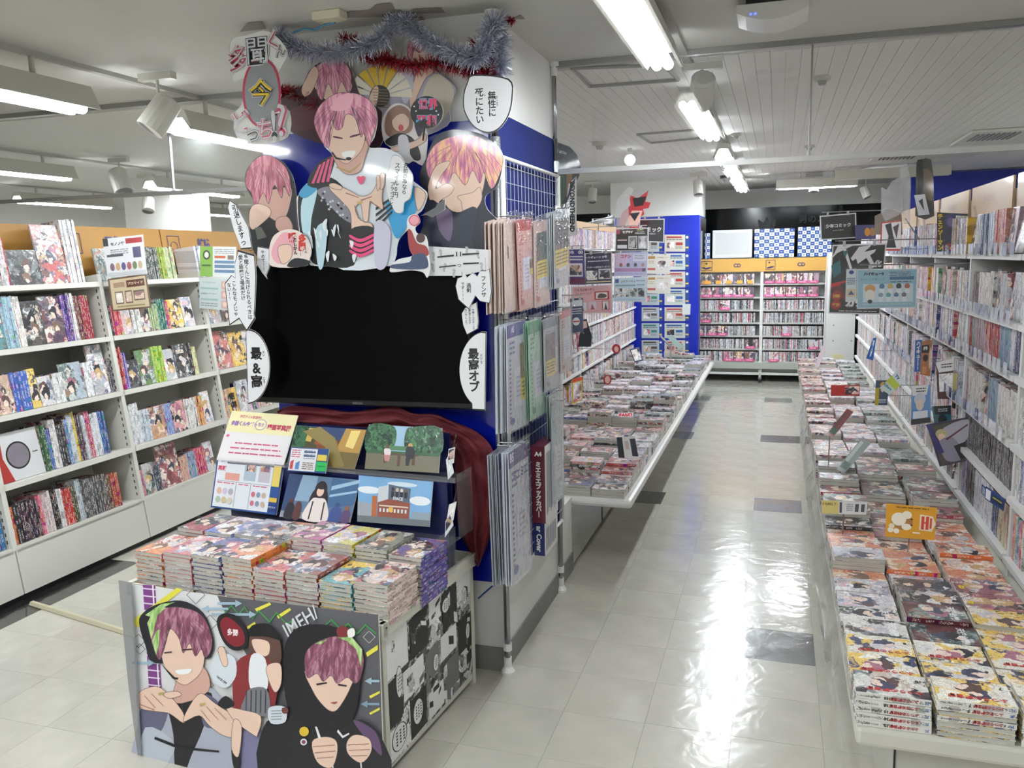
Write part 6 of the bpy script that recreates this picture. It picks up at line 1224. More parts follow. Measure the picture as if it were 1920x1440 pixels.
# =================================================================== RIGHT BOOKCASES
RX=1.575; RL=[.50,.735,.935,1.185,1.378,1.632]; ry=[-.28,.68,1.63,2.58,3.53,4.48,5.43,6.38,7.3]
RW=mat('d4d4d2',.4,name='right_shelf_white',var=.02)
ROTR=axes(Vv(-1,0,0),Vv(0,0,1),Vv(0,1,0)); FACER=axes(Vv(0,-1,0),Vv(0,0,1),Vv(-1,0,0))
PALS=['d0d0d2','c4c4ca','d4d0cc','4a3c44','9a3434','c8ccd2','a8929c','5a3a3a','2f3c66','c0b098','8298aa','d0d0d4','26262c','a85a4c','c4c4ca','4a7860','cec8cc','74668e']
scount=0; sstuff=MB(); fstuff=MB()
bn=['nearest','second','third','fourth','fifth','sixth','seventh','eighth']
for bi in range(8):
    y0,y1=ry[bi],ry[bi+1]
    bc=empty('bookcase',(RX+.15,(y0+y1)/2,0)); tag(bc,f"{bn[bi]} bay from the camera of the white comic bookcases on the right",'bookcase','right-hand bookcases')
    child(MB().box(RX-.0,RX+.3,y0-.014,y0+.014,RZ,1.66),'upright',RW,bc)
    child(MB().box(RX+.27,RX+.29,y0,y1,RZ,1.95),'back_panel',RW,bc)
    for z in RL[:]: child(MB().box(RX-.02,RX+.28,y0+.014,y1-.014,z-.022,z),'shelf',RW,bc)
    sgn=MB().box(RX+.16,RX+.17,y0+.02,y1-.06,1.79,1.985); child(sgn,'sign_board',mat('c9a884',.4,coat=.5,name='pale_tan_sign',var=.02),bc,label='pale tan category sign board')
    tx=MB(); put_text(tx,'少年コミック',Vv(RX+.158,(y0+y1)/2,1.91),Vv(0,-1,0),UZ,.26,.06,.01); child(tx,'lettering',mat('a08a90',.5,var=0),bc)
    for si,z in enumerate(RL):
        y=y0+.02; k=0
        while y<y1-.03:
            if R.random()<.17 and y<y1-.14 and bi<6:
                wd=R.choice([.11,.115,.125]); h=.18; k+=1; a=R.choice('aaapdpo')
                if bi<4:
                    tl=Matrix.Rotation(R.uniform(.06,.16),4,'Y')
                    o=book('shelved_comic',f"face-out comic, {ordn(k)} from the near end, shelf {['one','two','three','four','five','six'][si]} up, {bn[bi]} right bay",'comics on the right bookcases',Vv(RX+.03,y+wd/2,z+.002)+tl.to_3x3()@Vv(0,0,h/2),tl@FACER,wd-.006,h,.014,a,R.choice(PALS),'comic book')
                else: fstuff.box(RX+.01,RX+.03,y,y+wd-.004,z,z+h,R.choice([0,1]))
                y+=wd+.004
            else:
                n=R.randint(3,11); c=R.choice(PALS); t=R.choice([.0165,.0175,.019]); h=R.choice([.172,.175,.18])
                if si==1 and bi==1: c='3c3a3c'; n=22
                for i in range(n):
                    if y+t>y1-.02: y=y1; break
                    k+=1
                    if bi in (1,2) and scount<300:
                        scount+=1
                        book('shelved_comic',f"{cname(c)} comic spine, {ordn(k)} from the near end, shelf {['one','two','three','four','five','six'][si]} up, {bn[bi]} right bay",'comics on the right bookcases',Vv(RX+.0635+R.uniform(0,.004),y+t/2-t/2,z+.001+h/2),ROTR@Matrix.Rotation(0,4,'X'),.115,h,t-.0008,'a',c,'comic book',pages=False)
                    else:
                        sstuff.box(RX+.004,RX+.11,y,y+t-.0008,z,z+h,0)
                    y+=t
                y+=R.choice([0,0,.006])
tag(sstuff.build('shelved_comics',[SPINE_M]),'rows of comic spines on the farther and nearest right-hand shelves','comic book',kind='stuff')
tag(fstuff.build('shelved_comics',[ART2['a'],ART2['p']]),'far face-out comics on the right-hand shelves','comic book',kind='stuff')
# little price and tag cards along the right shelf lips
tg=MB()
for si in (2,3,4,5):
    for i in range(46):
        y=.75+i*.082+R.uniform(-.02,.02); z=RL[si]; tg.box(RX-.034,RX-.031,y,y+.045,z-.004,z+.045,R.choice([0,0,1,2]))
tag(tg.build('shelf_tags',[mat('ccd2da',.15,coat=1,var=0),mat('2a3a7a',.2,coat=1,var=0),mat('b0b8d0',.15,coat=1,var=0)]),'small clear-cased tags clipped along the right shelf edges','tag',kind='stuff')
clp=MB()
for i in range(60):
    y=.72+i*.1+R.uniform(-.03,.03); si=R.choice([3,4,5]); z=RL[si]+.03; h=R.uniform(.1,.2); w=R.uniform(.07,.12); x=RX-.02-R.uniform(0,.01)
    clp.poly([Vv(x,y,z),Vv(x,y+w,z),Vv(x-.03,y+w+.02,z+h),Vv(x-.035,y+.015,z+h)])
tag(clp.build('plastic_wrap',WRAP),'crinkled clear plastic sleeves sticking out of the right shelves','plastic sleeve',kind='stuff')
# =================================================================== LEFT BOOK TABLE OF THE MIDDLE AISLE
LTZ=.40
lt=empty('book_table',(-.45,4.3,0)); tag(lt,'long low white table on the pillar side of the aisle, covered with comics','table','low book tables')
child(MB().box(-.92,.02,1.405,7.3,LTZ-.05,LTZ),'tabletop',mat('dcdcd8',.3,coat=.5,name='white_tabletop',var=.02),lt,bevel=.02)
child(MB().box(-.92,-.30,1.405,7.3,.02,LTZ-.05),'base',mat('c9c9c4',.05,.7,name='mirror_base',var=.02),lt)
child(MB().box(-.90,-.31,1.45,7.28,0,.02),'plinth',BLACK,lt)
child(MB().box(-.299,-.296,2.2,2.206,.02,LTZ-.05).box(-.299,-.296,4.3,4.306,.02,LTZ-.05),'seam',BLACK,lt)
u2=MB(); t2=MB(); nb=0
for row in range(46):
    y=1.42+.127*row+.065
    for c in range(5):
        x=-.82+.178*c+(.0 if c<4 else .0)+R.uniform(-.004,.004)
        if x>-.06: continue
        n=R.choice([2,3,4,5,6,8]); th=.0155; 
        if row in (3,7,12,18) : n+=3
        for k in range(n):
            z=LTZ+.0005+th*k; top=k==n-1; yy=y+R.uniform(-.004,.004)
            if top and row<14 and c>0:
                a=R.choice('aappdpa'); nb+=1
                book('comic_book',f"topmost comic, {rn[row]} row, {ordn(5-c if c<5 else 1)} column from the aisle on the left table",'comics on the left table',Vv(x,yy,z),(FLAT if R.random()<.5 else FLATB)@rotz(R.uniform(-.02,.02)),.123,.174,th,a,R.choice(['e0b0a8','d8d8dc','5a6a9a','b04a4a','e4e4e4']),'comic book')
            elif top: t2.box(x-.087,x+.087,yy-.061,yy+.061,z,z+th-.001,R.choice([0,1,1,2,3]))
            else: u2.box(x-.087,x+.087,yy-.061,yy+.061,z,z+th-.0012,R.choice([0,0,0,1,2]))
tag(u2.build('stacked_comics',[PAGES,ART2['a'],ART2['d']]),'lower comics of the stacks on the left table','comic book',kind='stuff')
tag(t2.build('stacked_comics',[ART2['a'],ART2['p'],ART2['d'],ART2['g']]),'far rows of comics on the left table','comic book',kind='stuff')
for (x,y,s,l) in ((-.42,2.3,'','black upright bookend on the left table'),):
    pass
b=Board('price_card',[(1156,820),(1190,818),(1198,860),(1160,858)],Vv(-.3,1.9,.6),Vv(0,-1,.3),.003,'e2e2e0'); b.rect(0,0,.3,1,'17171b').rect(.7,.1,1,.9,'2a2c3a').rect(.4,.2,.6,.6,'c8b8b0'); tag(b.obj,'white card with black edges standing among the stacks on the left table','card'); b.done()
b=Board('band_cover',[(1160,774),(1188,773),(1186,783),(1157,784)],Vv(-.3,3.0,.55),Vv(0,-.6,1),.002,'e6e6e8'); b.text('BAND',.5,.5,.9,.8,'d83a50',.06,stretch=True); tag(b.obj,'white magazine with BAND in pink letters on the left table','magazine'); b.done()
# acrylic edge fence on the aisle side
fe=MB()
for i in range(30): y=1.5+i*.19; fe.box(-.022,-.02,y,y+.13,LTZ,LTZ+R.uniform(.08,.16)); fe.box(-.12,-.02,y+.13,y+.132,LTZ,LTZ+.1)
tag(fe.build('acrylic_dividers',CLEAR),'row of small clear acrylic dividers along the aisle edge of the left table','divider',kind='stuff')
# ------------------------------------------------------------------ bookcase behind the left table
BX=-.93; BL=[.42,.665,.835,1.05,1.28,1.51,1.73]
for bi in range(6):
    y0,y1=1.4+bi*1.0,2.4+bi*1.0
    bc=empty('bookcase',(BX-.15,y0+.5,0)); tag(bc,f"{bn[bi]} bay of the white comic bookcase behind the left table",'bookcase','bookcases behind the left table')
    child(MB().box(BX-.3,BX,y0-.012,y0+.012,LTZ,1.78),'upright',RW,bc); child(MB().box(BX-.29,BX-.27,y0,y1,LTZ,1.98),'back_panel',RW,bc)
    for z in BL: child(MB().box(BX-.28,BX+.01,y0+.012,y1-.012,z-.02,z),'shelf',RW,bc)
    child(MB().box(BX-.05,BX-.04,y0+.03,y1-.03,1.80,1.97),'sign_board',mat('c4a37c',.5,name='cardboard_sign',var=.03),bc,label='tan cardboard sign board')
    tx=MB(); put_text(tx,'コミック',Vv(BX-.038,y0+.45,1.885),Vv(0,1,0),UZ,.2,.06,.02); child(tx,'lettering',mat('7f7a9a',.5,var=0),bc)
ls=MB(); 
for z in BL:
    y=1.44; fk=0
    while y<7.3:
        if R.random()<.14:
            wd=.115; 
            if y<5.2:
                tl=Matrix.Rotation(-R.uniform(.06,.16),4,'Y'); a=R.choice('aaapd')
                book('shelved_comic',f"{ordn(fk:=fk+1)} face-out comic from the pillar, {['lowest','second','third','fourth','fifth','sixth','top'][BL.index(z)]} shelf behind the left table",'face-out comics behind the left table',Vv(BX-.03,y+wd/2,z+.002)+tl.to_3x3()@Vv(0,0,.088),tl@axes(Vv(0,1,0),Vv(0,0,1),Vv(1,0,0)),wd-.006,.176,.014,a,'d8d8d8','comic book')
            else: ls.box(BX-.03,BX-.01,y,y+wd,z,z+.175,1)
            y+=wd+.005
        else:
            n=R.randint(4,12)
            for i in range(n):
                ls.box(BX-.13,BX-.006,y,y+.0165,z,z+R.choice([.17,.175]),0); y+=.0175
            y+=R.choice([0,.01])
tag(ls.build('shelved_comics',[SPINE_M,ART2['a']]),'rows of comic spines on the bookcase behind the left table','comic book',kind='stuff')
for q,lb in (([(1150,646),(1161,648),(1162,662),(1150,663)],'round reddish tag on the bookcase behind the left table'),([(1132,702),(1146,702),(1146,722),(1132,722)],'round red tag near the table at the left bookcase')):
    cx=(q[0][0]+q[1][0])/2; cy=(q[0][1]+q[2][1])/2; o=[(cx+8*math.cos(t),cy+9*math.sin(t)) for t in [6.283*i/16 for i in range(16)]]
    b=Board('round_tag',q,Vv(-.85,4,.8),Vv(.6,-1,0),.003,'a83038',outline=o); b.ell(.5,.5,.35,.35,'d8b0a8'); MB().tube([b.at(.5,.5)-b.n*.004,Vv(BX-.01,b.at(.5,.5).y+.03,b.at(.5,.5).z)],.003,6).build('tag_arm',CHROME,b.obj); tag(b.obj,lb,'tag'); b.done()
b=Board('figure_card',[(1086,598),(1106,600),(1106,650),(1084,650)],Vv(-.8,3.6,1),Vv(.3,-1,0),.003,'17202c',outline=[(1090,600),(1100,598),(1104,612),(1110,630),(1108,650),(1084,650),(1086,630),(1090,615)]); b.pix([(1092,602),(1100,602),(1101,614),(1094,616)],SKIN); MB().tube([b.at(.5,.5),Vv(BX-.01,b.at(.5,.5).y+.05,b.at(.5,.5).z)],.004,6).build('card_arm',CHROME,b.obj); tag(b.obj,'card cut as a person in a dark suit, beside the left bookcase','card'); b.done()
b=Board('character_card',[(1073,711),(1092,706),(1092,750),(1073,758)],Vv(-.86,3,.7),Vv(1,-.4,0),.003,'d8b040'); b.rect(0,0,1,.14,'c8442a').rect(.1,.18,.9,.95,BIGART); tag(b.obj,'card with a red top standing on the table shelf behind the left table','card'); b.done()
b=Board('character_card',[(1180,655),(1198,650),(1206,676),(1190,680)],Vv(-.8,6,.6),Vv(.3,-1,.3),.003,'34385a'); b.rect(.1,.1,.9,.9,BIGART); tag(b.obj,'dark purple card leaning at the far end of the left table','card'); b.done()
st2=empty('card_stand',hy(1260,665,6.2)); p=hy(1258,672,6.2); tag(st2,'clear Y-shaped stand holding tilted cards over the far end of the left table','display stand')
child(MB().tube([p,hy(1258,645,6.2)],.01,6).tube([hy(1258,650,6.2),hy(1238,630,6.2)],.012,6),'stem',mat('b8bcbc',.2,.5,var=0),st2)
a_=[hy(x,y,6.15) for x,y in ((1250,632),(1258,627),(1282,650),(1274,657))]; child(MB().slab(a_,Vv(0,-1,0),.02),'card_case',mat('a9c4bc',.15,coat=1),st2)
# =================================================================== NOTICES ON THE FAR PILLAR
def info(i): 
    k=['c0cac4','b4bcc0','c8c4b8','a9b8c0'][i%4]; h=['2f5a9a','5a4a40','a83a3a','3a7a6a'][i%4]
    def f(b):
        b.rect(.0,.0,.82,1,k).rect(.84,0,1,1,'1c4488').rect(.86,.7,.98,.8,'d8c050').ell(.92,.15,.05,.08,'e0e4ea').rect(.08,.1,.7,.2,h).lines(.08,.26,.75,.36,1,'4a5058').rect(.1,.42,.4,.8,BIGART).rect(.46,.45,.74,.62,h).lines(.45,.7,.75,.85,2,'6a7078')
    return f
pw=(Vv(0,FY-.01,0),Vv(0,-1,0)); i=0
YR=[(440,472),(475,506),(509,539),(542,572),(576,602),(606,634),(638,664)]
for r_,(a,b_) in enumerate(YR):
    for c_,(l,r) in enumerate(((1203,1242),(1246,1292))):
        i+=1; flyer(f"{['top','second','third','fourth','fifth','sixth','lowest'][r_]} notice in the {['left','right'][c_]} column of notices on the far blue pillar",[(l,a),(r,a),(r,b_),(l,b_)],pw,'dfe3e6',name='notice',cat='notice',group='notices on the far pillar',spec=info(i),clear=False)
flyer('small pale green leaflet over the notices on the far pillar',[(1280,570),(1295,570),(1294,590),(1279,590)],(Vv(0,FY-.02,0),Vv(0,-1,0)),'d8e0dc',name='leaflet',clear=False)
# =================================================================== NOTICES HANGING OVER THE LEFT TABLE
def hang(b,y,dx=.0,rise=.02,wall=None):
    wall=wall if wall is not None else (BX if b.at(.5,.5).x<.6 else RX)
    c=b.at(.5,0); MB().tube([Vv(wall-.02*(1 if wall<0 else -1),c.y+.004,c.z+rise),Vv(b.at(.95 if wall<0 else .05,0).x,c.y+.004,c.z+rise)],.004,6).build('support_rod',CHROME,b.obj)
    for u in (.22,.78):
        p=b.at(u,0); MB().box(p.x-.008,p.x+.008,p.y-.006,p.y+.004,p.z-.012,p.z+rise).build('clip',mat('c4c6c8',.2,.3,var=0),b.obj)
def rod(label,p,q,r=.004):
    tag(MB().tube([p,q],r,6).build('display_rod',CHROME),label,'rod')
def blk(t,sub=None,sz=.5):
    def f(b): b.rect(.03,.04,.97,.96,'17181b').text(t,.5,.45,sz,.22,'e8e8ea',.03); (b.text(sub,.5,.64,.3,.07,'c8c8ca',.01) if sub else None)
    return f
yA=3.5; PA=(Vv(0,yA,0),Vv(0,-1,0)); PB=(Vv(0,4.6,0),Vv(0,-1,0)); PC=(Vv(0,5.2,0),Vv(0,-1,0))
def fA(b): b.rect(.02,.02,.98,.98,'3a2a7a').text('3色',.2,.1,.3,.12,'e8e8f0',.04).text('00',.75,.1,.3,.1,'e8e8f0',.04).rect(.0,.4,.85,.76,'e2dce6').rect(.1,.45,.8,.72,BIGART).rect(.02,.8,.98,.96,'6a1a50').lines(.1,.2,.9,.36,2,'e0e0ea')
b=flyer('purple notice with a white picture field, first hanging over the left table',[(1066,466),(1096,466),(1098,535),(1064,535)],PA,spec=fA); hang(b,yA)
def fB(b): b.rect(.02,.02,.98,.98,'1c1a44').text('ートギューン 13号',.42,.14,.8,.1,'e8e8f0',.04).lines(.1,.25,.9,.32,1,'d0d0e0').text('アルボード(未判)をプレゼント!',.5,.46,.85,.08,'e8e8f0',.03).rect(.05,.56,.45,.86,BIGART).rect(.5,.52,.95,.84,'d8ccd0').rect(.55,.56,.92,.82,BIGART).rect(.05,.9,.95,.94,'d8c8a0')
b=flyer('navy notice with white lettering and two pictures, over the left table',[(1097,475),(1147,472),(1148,532),(1097,534)],PA,spec=fB); hang(b,yA)
def fC(b): b.rect(.02,.02,.98,.98,'e4b4b8').text('薫る花は凛と咲く',.32,.14,.5,.1,'8a3a44',.03).text('アニメイトフェア',.3,.27,.4,.09,'8a3a44',.03).rect(.56,.22,.92,.52,'c04040').rect(.6,.26,.88,.48,'efe6e2').poly([(.64,.4),(.7,.3),(.84,.34),(.84,.44),(.66,.46)],'5a4a4a',True).rect(.14,.6,.36,.9,'dfe2e6').rect(.42,.58,.6,.86,'dfd8e0').rect(.74,.56,.92,.88,'c05050').rect(.76,.58,.9,.86,'efe6e4').poly([(.2,.9),(.25,.66),(.3,.9)],'2a3040').poly([(.46,.86),(.5,.64),(.56,.86)],'c05060').poly([(.8,.86),(.83,.62),(.87,.86)],'3a2a30')
b=flyer('pink fair notice with a red-framed picture, hanging over the left table',[(1071,538),(1148,533),(1149,587),(1073,588)],(Vv(0,yA+.05,0),Vv(0,-1,0)),spec=fC,lk=True)
def fD(b): b.rect(.03,.03,.97,.97,'18161a').rect(.04,.03,.14,.25,'a82a5a').text('ヒプマイ',.38,.16,.3,.18,'e8e8ea',.08).rect(.65,.06,.85,.1,'c8b060').rect(.07,.48,.36,.54,'dcc0cc').rect(.07,.72,.36,.88,'e2e4e8').rect(.4,.34,.66,.9,'d8d8da').rect(.69,.34,.96,.9,'b8b8bc').rect(.43,.38,.64,.86,BWART).rect(.72,.38,.94,.86,BIGART).lines(.6,.16,.9,.28,2,'c8c8ca')
b=flyer('black notice with two comic pictures, top of the middle hanging column',[(1154,429),(1216,427),(1216,471),(1153,471)],PB,spec=fD); hang(b,4.6)
def fE(b): b.rect(.01,.02,.99,.98,'b9b8dc').rect(.0,.02,.4,.55,'d0b8d4').text('コナン',.34,.16,.32,.16,'a82a34',.06).rect(.56,.08,.96,.36,'d4d6e6').lines(.6,.12,.9,.3,3,'7a7a90'); [b.ell(.2+.22*i,.52,.05,.08,['8a5a40','3a3038','4a3a3a','a08070'][i]) for i in range(4)]; b.rect(.03,.66,.96,.8,'a878a8').rect(.85,.66,.94,.8,'4a4a5a').lines(.1,.88,.9,.93,1,'8a9ac8')
b=flyer('lilac notice with a red title and four tiny heads, middle of the hanging column',[(1153,474),(1215,473),(1213,518),(1151,518)],PB,spec=fE,lk=True)
def fF(b): b.rect(.01,.02,.99,.98,'bfd4e0').rect(.03,.06,.14,.22,'2a4a9a').text('ふたりバス 2',.42,.16,.44,.12,'4a4a54',.03).lines(.68,.13,.96,.2,1,'6a6a74').rect(.05,.3,.66,.36,'6a9a98').lines(.7,.3,.95,.36,1,'5a5a60').lines(.1,.9,.9,.94,1,'8ab8d0'); [b.rect(.05+.23*i,.45,.25+.23*i,.8,BWART) for i in range(4)]
b=flyer('pale blue notice with four black-and-white pictures, lowest of the hanging column',[(1152,521),(1213,519),(1211,566),(1150,565)],PB,spec=fF,lk=True)
def fG(b): b.rect(.01,.02,.99,.98,'e4e2da').rect(.03,.1,.34,.24,'a8802a').text('2周年記念フェア',.66,.17,.5,.1,'a88a3a',.03).lines(.05,.34,.32,.5,2,'b8a050').rect(.02,.7,.36,.82,'b8443a').poly([(.42,.45),(.6,.34),(.85,.4),(.9,.62),(.7,.8),(.45,.68)],BIGART,True)
b=flyer('white notice with gold heading, upper one of the right-hand hanging pair',[(1214,477),(1257,476),(1256,514),(1213,513)],PC,spec=fG); hang(b,5.2)
def fH(b): fG(b)
b=flyer('white notice with gold heading, lower one of the right-hand hanging pair',[(1214,517),(1257,515),(1257,551),(1213,550)],PC,spec=fG,lk=True)
b=flyer('black category sign with white lettering, partly hidden behind the hanging column',[(1199,411),(1246,410),(1245,455),(1198,453)],(Vv(0,5.0,0),Vv(0,-1,0)),spec=blk('コミック','COMICS',.8),name='category_sign',cat='sign'); hang(b,5)
b=flyer('black publisher sign reading ENIX above the tan sign boards behind the left table',[(1100,418),(1153,403),(1153,425),(1102,440)],(Vv(0,6.2,0),Vv(0,-1,0)),spec=lambda b:b.rect(.01,.03,.99,.97,'17181b').text('SQUARE ENIX',.5,.5,.9,.3,'e8e8ea',.04),name='category_sign',cat='sign'); hang(b,6.2)
b=flyer('dark blue notice with a white cap picture, lower left over the left table',[(1069,560),(1093,558),(1094,622),(1070,624)],(Vv(0,2.9,0),Vv(0,-1,0)),'1c3560',spec=lambda b:b.rect(.15,.06,.95,.24,'dfe2e6').lines(.1,.3,.9,.5,3,'c8ccd8').ell(.45,.68,.28,.12,'e4e4e6').rect(.2,.66,.7,.7,'b03038')); hang(b,2.9)
for lb,p,q in () and (('thin chrome rod holding the middle hanging column of notices',hy(1085,428,4.6),hy(1222,425,4.6)),('thin chrome rod holding the purple and navy notices',hy(1060,462,yA),hy(1150,470,yA)),('thin chrome rod over the gold-headed notices',hy(1200,474,5.2),hy(1262,472,5.2)),('thin chrome rod over the black category sign',hy(1195,408,5),hy(1258,406,5)),('thin chrome rod over the dark blue cap notice',hy(1060,557,2.9),hy(1090,556,2.9))): rod(lb,p,q)
# torn upright display of red figures above the hanging column, and the tall hanging banner by the pillar
b=Board('cutout_display',[(1165,350),(1220,350),(1215,428),(1158,428)],Vv(0,4.7,0),Vv(0,-1,0),.004,'b8343c',outline=[(1158,428),(1165,400),(1182,385),(1180,365),(1196,372),(1212,360),(1216,356),(1210,378),(1220,380),(1216,390),(1206,392),(1208,402),(1196,410),(1198,428)],mtl=None)
b.pix([(1170,425),(1185,395),(1205,395),(1196,425)],'e6b8a8').pix([(1186,372),(1212,368),(1206,385),(1190,388)],'2a2428').pix([(1180,400),(1200,398),(1190,415)],'2a2a34'); tag(b.obj,'torn red and black cut-out display standing above the hanging notices','cutout'); b.done()
tag(MB().slab([hy(x,y,4.65) for x,y in ((1155,428),(1156,376),(1168,360),(1180,350),(1188,354),(1178,380),(1180,428))],Vv(0,-1,0),.003).build('plastic_bag',glassy('grey_bag','d0d0d0',.35,.1,.6)),'upright clear plastic bag left of the red cut-out display','bag')
b=Board('hanging_banner',[(1043,266),(1088,290),(1080,430),(1043,425)],Vv(-.5,1.9,1.9),Vv(.3,-1,0),.006,'2c332f',outline=[(1043,266),(1068,275),(1082,290),(1089,312),(1086,330),(1078,345),(1082,440),(1060,445),(1043,420)])
b.pix([(1044,300),(1060,298),(1064,360),(1050,390),(1044,380)],'34503c').pix([(1062,320),(1074,318),(1070,360),(1062,370)],'8a6648').pix([(1066,345),(1081,330),(1081,440),(1066,445),(1060,400)],'d8d8da').pix([(1070,345),(1081,330),(1066,372),(1058,390)],'2a2c5a')
vtx=hit(1073,388,b.p0,b.n); b.k+=1; put_text(b.mb,'BEYONDTHEEND',vtx+b.n*.002,(hit(1073,420,b.p0,b.n)-vtx).normalized(),(hit(1083,388,b.p0,b.n)-vtx).normalized(),.28,.035,.05,False,b._m('1a1a1e'))
put_text(b.mb,'EARTH',hit(1052,285,b.p0,b.n)+b.n*.002,(hit(1060,287,b.p0,b.n)-hit(1050,284,b.p0,b.n)).normalized(),UZ,.06,.03,.05,False,b._m('c8c8ca'))
MB().tube([b.at(.1,.1),Vv(-.285,1.09,b.at(.1,.1).z)],.004,6).build('banner_arm',CHROME,b.obj); tag(b.obj,'dark curved hanging banner with white vertical lettering behind the far support pole','banner'); b.done()
# =================================================================== CD SHELVES AT THE FAR END
CY=8.5
for k,(x0,x1) in enumerate(((-.26,.52),(.52,1.30))):
    t=empty('cd_shelf',((x0+x1)/2,CY,0)); tag(t,['left','right'][k]+' unit of the white CD shelves at the far end of the aisle','shelf','CD shelves at the far end')
    child(MB().box(x0+.01,x1-.01,CY+.18,CY+.2,.1,1.6),'back_panel',RW,t)
    for xx in (x0,x1-.02): child(MB().box(xx,xx+.02,CY-.02,CY+.2,.1,1.6),'upright',RW,t)
    for z in (1.27,1.10,.935,.77,.60,.43,.265): child(MB().box(x0+.02,x1-.02,CY-.02,CY+.18,z-.02,z),'shelf',mat('bdbdb8',.4),t)
    child(MB().box(x0,x1,CY-.05,CY+.2,.17,.245),'tray',mat('a4a8a0',.5),t); child(MB().box(x0,x1,CY-.04,CY-.0,.09,.12),'foot_rail',mat('cfd2cc',.4),t)
    child(MB().box(x0+.0,x1-.0,CY-.03,CY-.02,1.425,1.59),'sign_board',mat('d0a050',.45,name='cd_sign_tan',var=.02),t,label='tan CD sign board')
    tx=MB(); put_text(tx,'CD',Vv(x0+.47,CY-.032,1.505),Vv(1,0,0),UZ,.12,.05,.04)
    c0=(x0+.1,1.505)
    for a,b_ in (((-.055,-.06),(.055,-.06)),((.055,-.06),(.055,.06)),((.055,.06),(-.055,.06)),((-.055,.06),(-.055,-.06))): tx.tube([(c0[0]+a[0],CY-.033,c0[1]+a[1]),(c0[0]+b_[0],CY-.033,c0[1]+b_[1])],.003,4)
    tx.poly([Vv(c0[0]+.045*math.cos(t),CY-.033,c0[1]-.03+.012*math.sin(t)+.01*math.cos(t)) for t in [6.283*i/16 for i in range(16)]]); tx.poly([Vv(c0[0]-.015+.012*math.cos(t),CY-.033,c0[1]+.03+.012*math.sin(t)) for t in [6.283*i/12 for i in range(12)]])
    child(tx,'lettering',mat('2a2f5a',.5,var=0),t)
cw=empty('caster_wheel',(.52,CY-.08,0)); tag(cw,'black caster wheel under the joint of the CD shelves','caster'); child(MB().tube([(.50,CY-.1,.04),(.54,CY-.1,.04)],.04,14),'wheel',BLACK,cw); child(MB().box(.505,.535,CY-.12,CY-.05,.05,.12),'bracket',mat('b8b8b0',.4),cw)
PICK=mat('d8508c',.35,var=0); nc=0; cds=MB()
for ri,z in enumerate((1.27,1.10,.935,.77,.60,.43,.265)):
    for (x0,x1) in ((-.235,.495),(.545,1.275)):
        x=x0; k=0
        while x<x1-.02:
            if ri<2 or R.random()<.16:
                if x+.13>x1: break
                k+=1; sd='left' if x0<0 else 'right'
                p0=Vv(0,CY-.03,0); me=None
                t=bpy.data.objects.new('cd_case',_BK.setdefault('cd',MB().box(-.062,.062,0,.01,0,.125).mesh('cd_case',[ART2['a'] if False else ART['a']]))); COL.objects.link(t); t.location=(x+.065,CY-.028,z); t.rotation_euler=(-.08,0,0); t.color=srgb(R.choice(['e8c8d8','3a3a5a','b08a9a','d8d8e0','5a3a4a']))
                tag(t,f"face-out CD, {ordn(k)} from left, {['top','second','third','fourth','fifth','sixth','lowest'][ri]} shelf of the {sd} CD unit",'CD','face-out CDs at the far end')
                tgc=bpy.data.objects.new('tag_card',_BK.setdefault('cdt',MB().box(-.058,.058,-.006,-.002,.0,.032).mesh('tag_card',[PICK])) if (ri>0 or x0>0) else _BK.setdefault('cdo',MB().box(-.02,.05,-.006,-.002,.0,.045).mesh('tag_card',[mat('e8a040',.4,var=0)]))); COL.objects.link(tgc); tgc.parent=t
                if ri>0 or x0>0:
                    if 'pk' not in _BK:
                        pk=MB(); put_text(pk,'Pick Up',Vv(0,-.0068,.016),Vv(1,0,0),UZ,.1,.02,.02); _BK['pk']=pk.mesh('tag_lettering',mat('f4e8ee',.4,var=0))
                    l_=bpy.data.objects.new('tag_lettering',_BK['pk']); COL.objects.link(l_); l_.parent=tgc
                x+=.133
            else:
                n=R.randint(5,14)
                for i in range(n):
                    if x+.0115>x1: break
                    cds.box(x,x+.0095,CY-.01,CY+.12,z,z+.124,0); x+=.0112
                x+=.006
tag(cds.build('shelved_cds',[spine_mat('cd_spines',['e8e8ea','2c2e38','dcdce0','8a94a8','e6e2e0','b8a8a0','f0f0f2','3a3a40','c8506a','e2e4e8'],True,2,160,500)]),'rows of upright CD spines on the far shelves','CD',kind='stuff')
# what stands on the CD shelves
tag(MB().box(.0,.01,0,.01,0,.01).build('x',RW),'x','x') if False else None
def checker(x0,x1,z0,z1,y,label):
    o=MB().box(x0,x1,y,y+.1,z0,z1).build('checkered_box',mat('e6e9ee',.35,name='white_card',var=0)); tag(o,label,'box')
    mb=MB(); n=8 if x1-x0>.3 else 3; m=8; w_=(x1-x0)/n; h=(z1-z0)/m; lg=MB()
    for i in range(n):
        for j in range(m):
            xx,zz=x0+i*w_,z0+j*h; dk=(i+j)%2==0
            if dk: mb.poly([Vv(xx,y-.0008,zz),Vv(xx+w_,y-.0008,zz),Vv(xx+w_,y-.0008,zz+h),Vv(xx,y-.0008,zz+h)],0)
            lg.poly([Vv(xx+w_*.5+w_*.22*math.cos(t),y-.0014,zz+h*.5+h*.12*math.sin(t)) for t in [6.283*q/8 for q in range(8)]],1 if dk else 0)
    mb.build('checks',[mat('23509a',.35,var=0)],o); tag(lg.build('checks_emblem',[mat('2f5aa0',.35,var=0),mat('c8d4e6',.35,var=0)],o),kind='stuff')
zt=1.6
A=[hy(a,b_,CY+.05) for a,b_ in ((1314,438),(1331,438),(1336,432),(1411,430),(1415,430),(1490,427),(1497,426),(1552,424))]
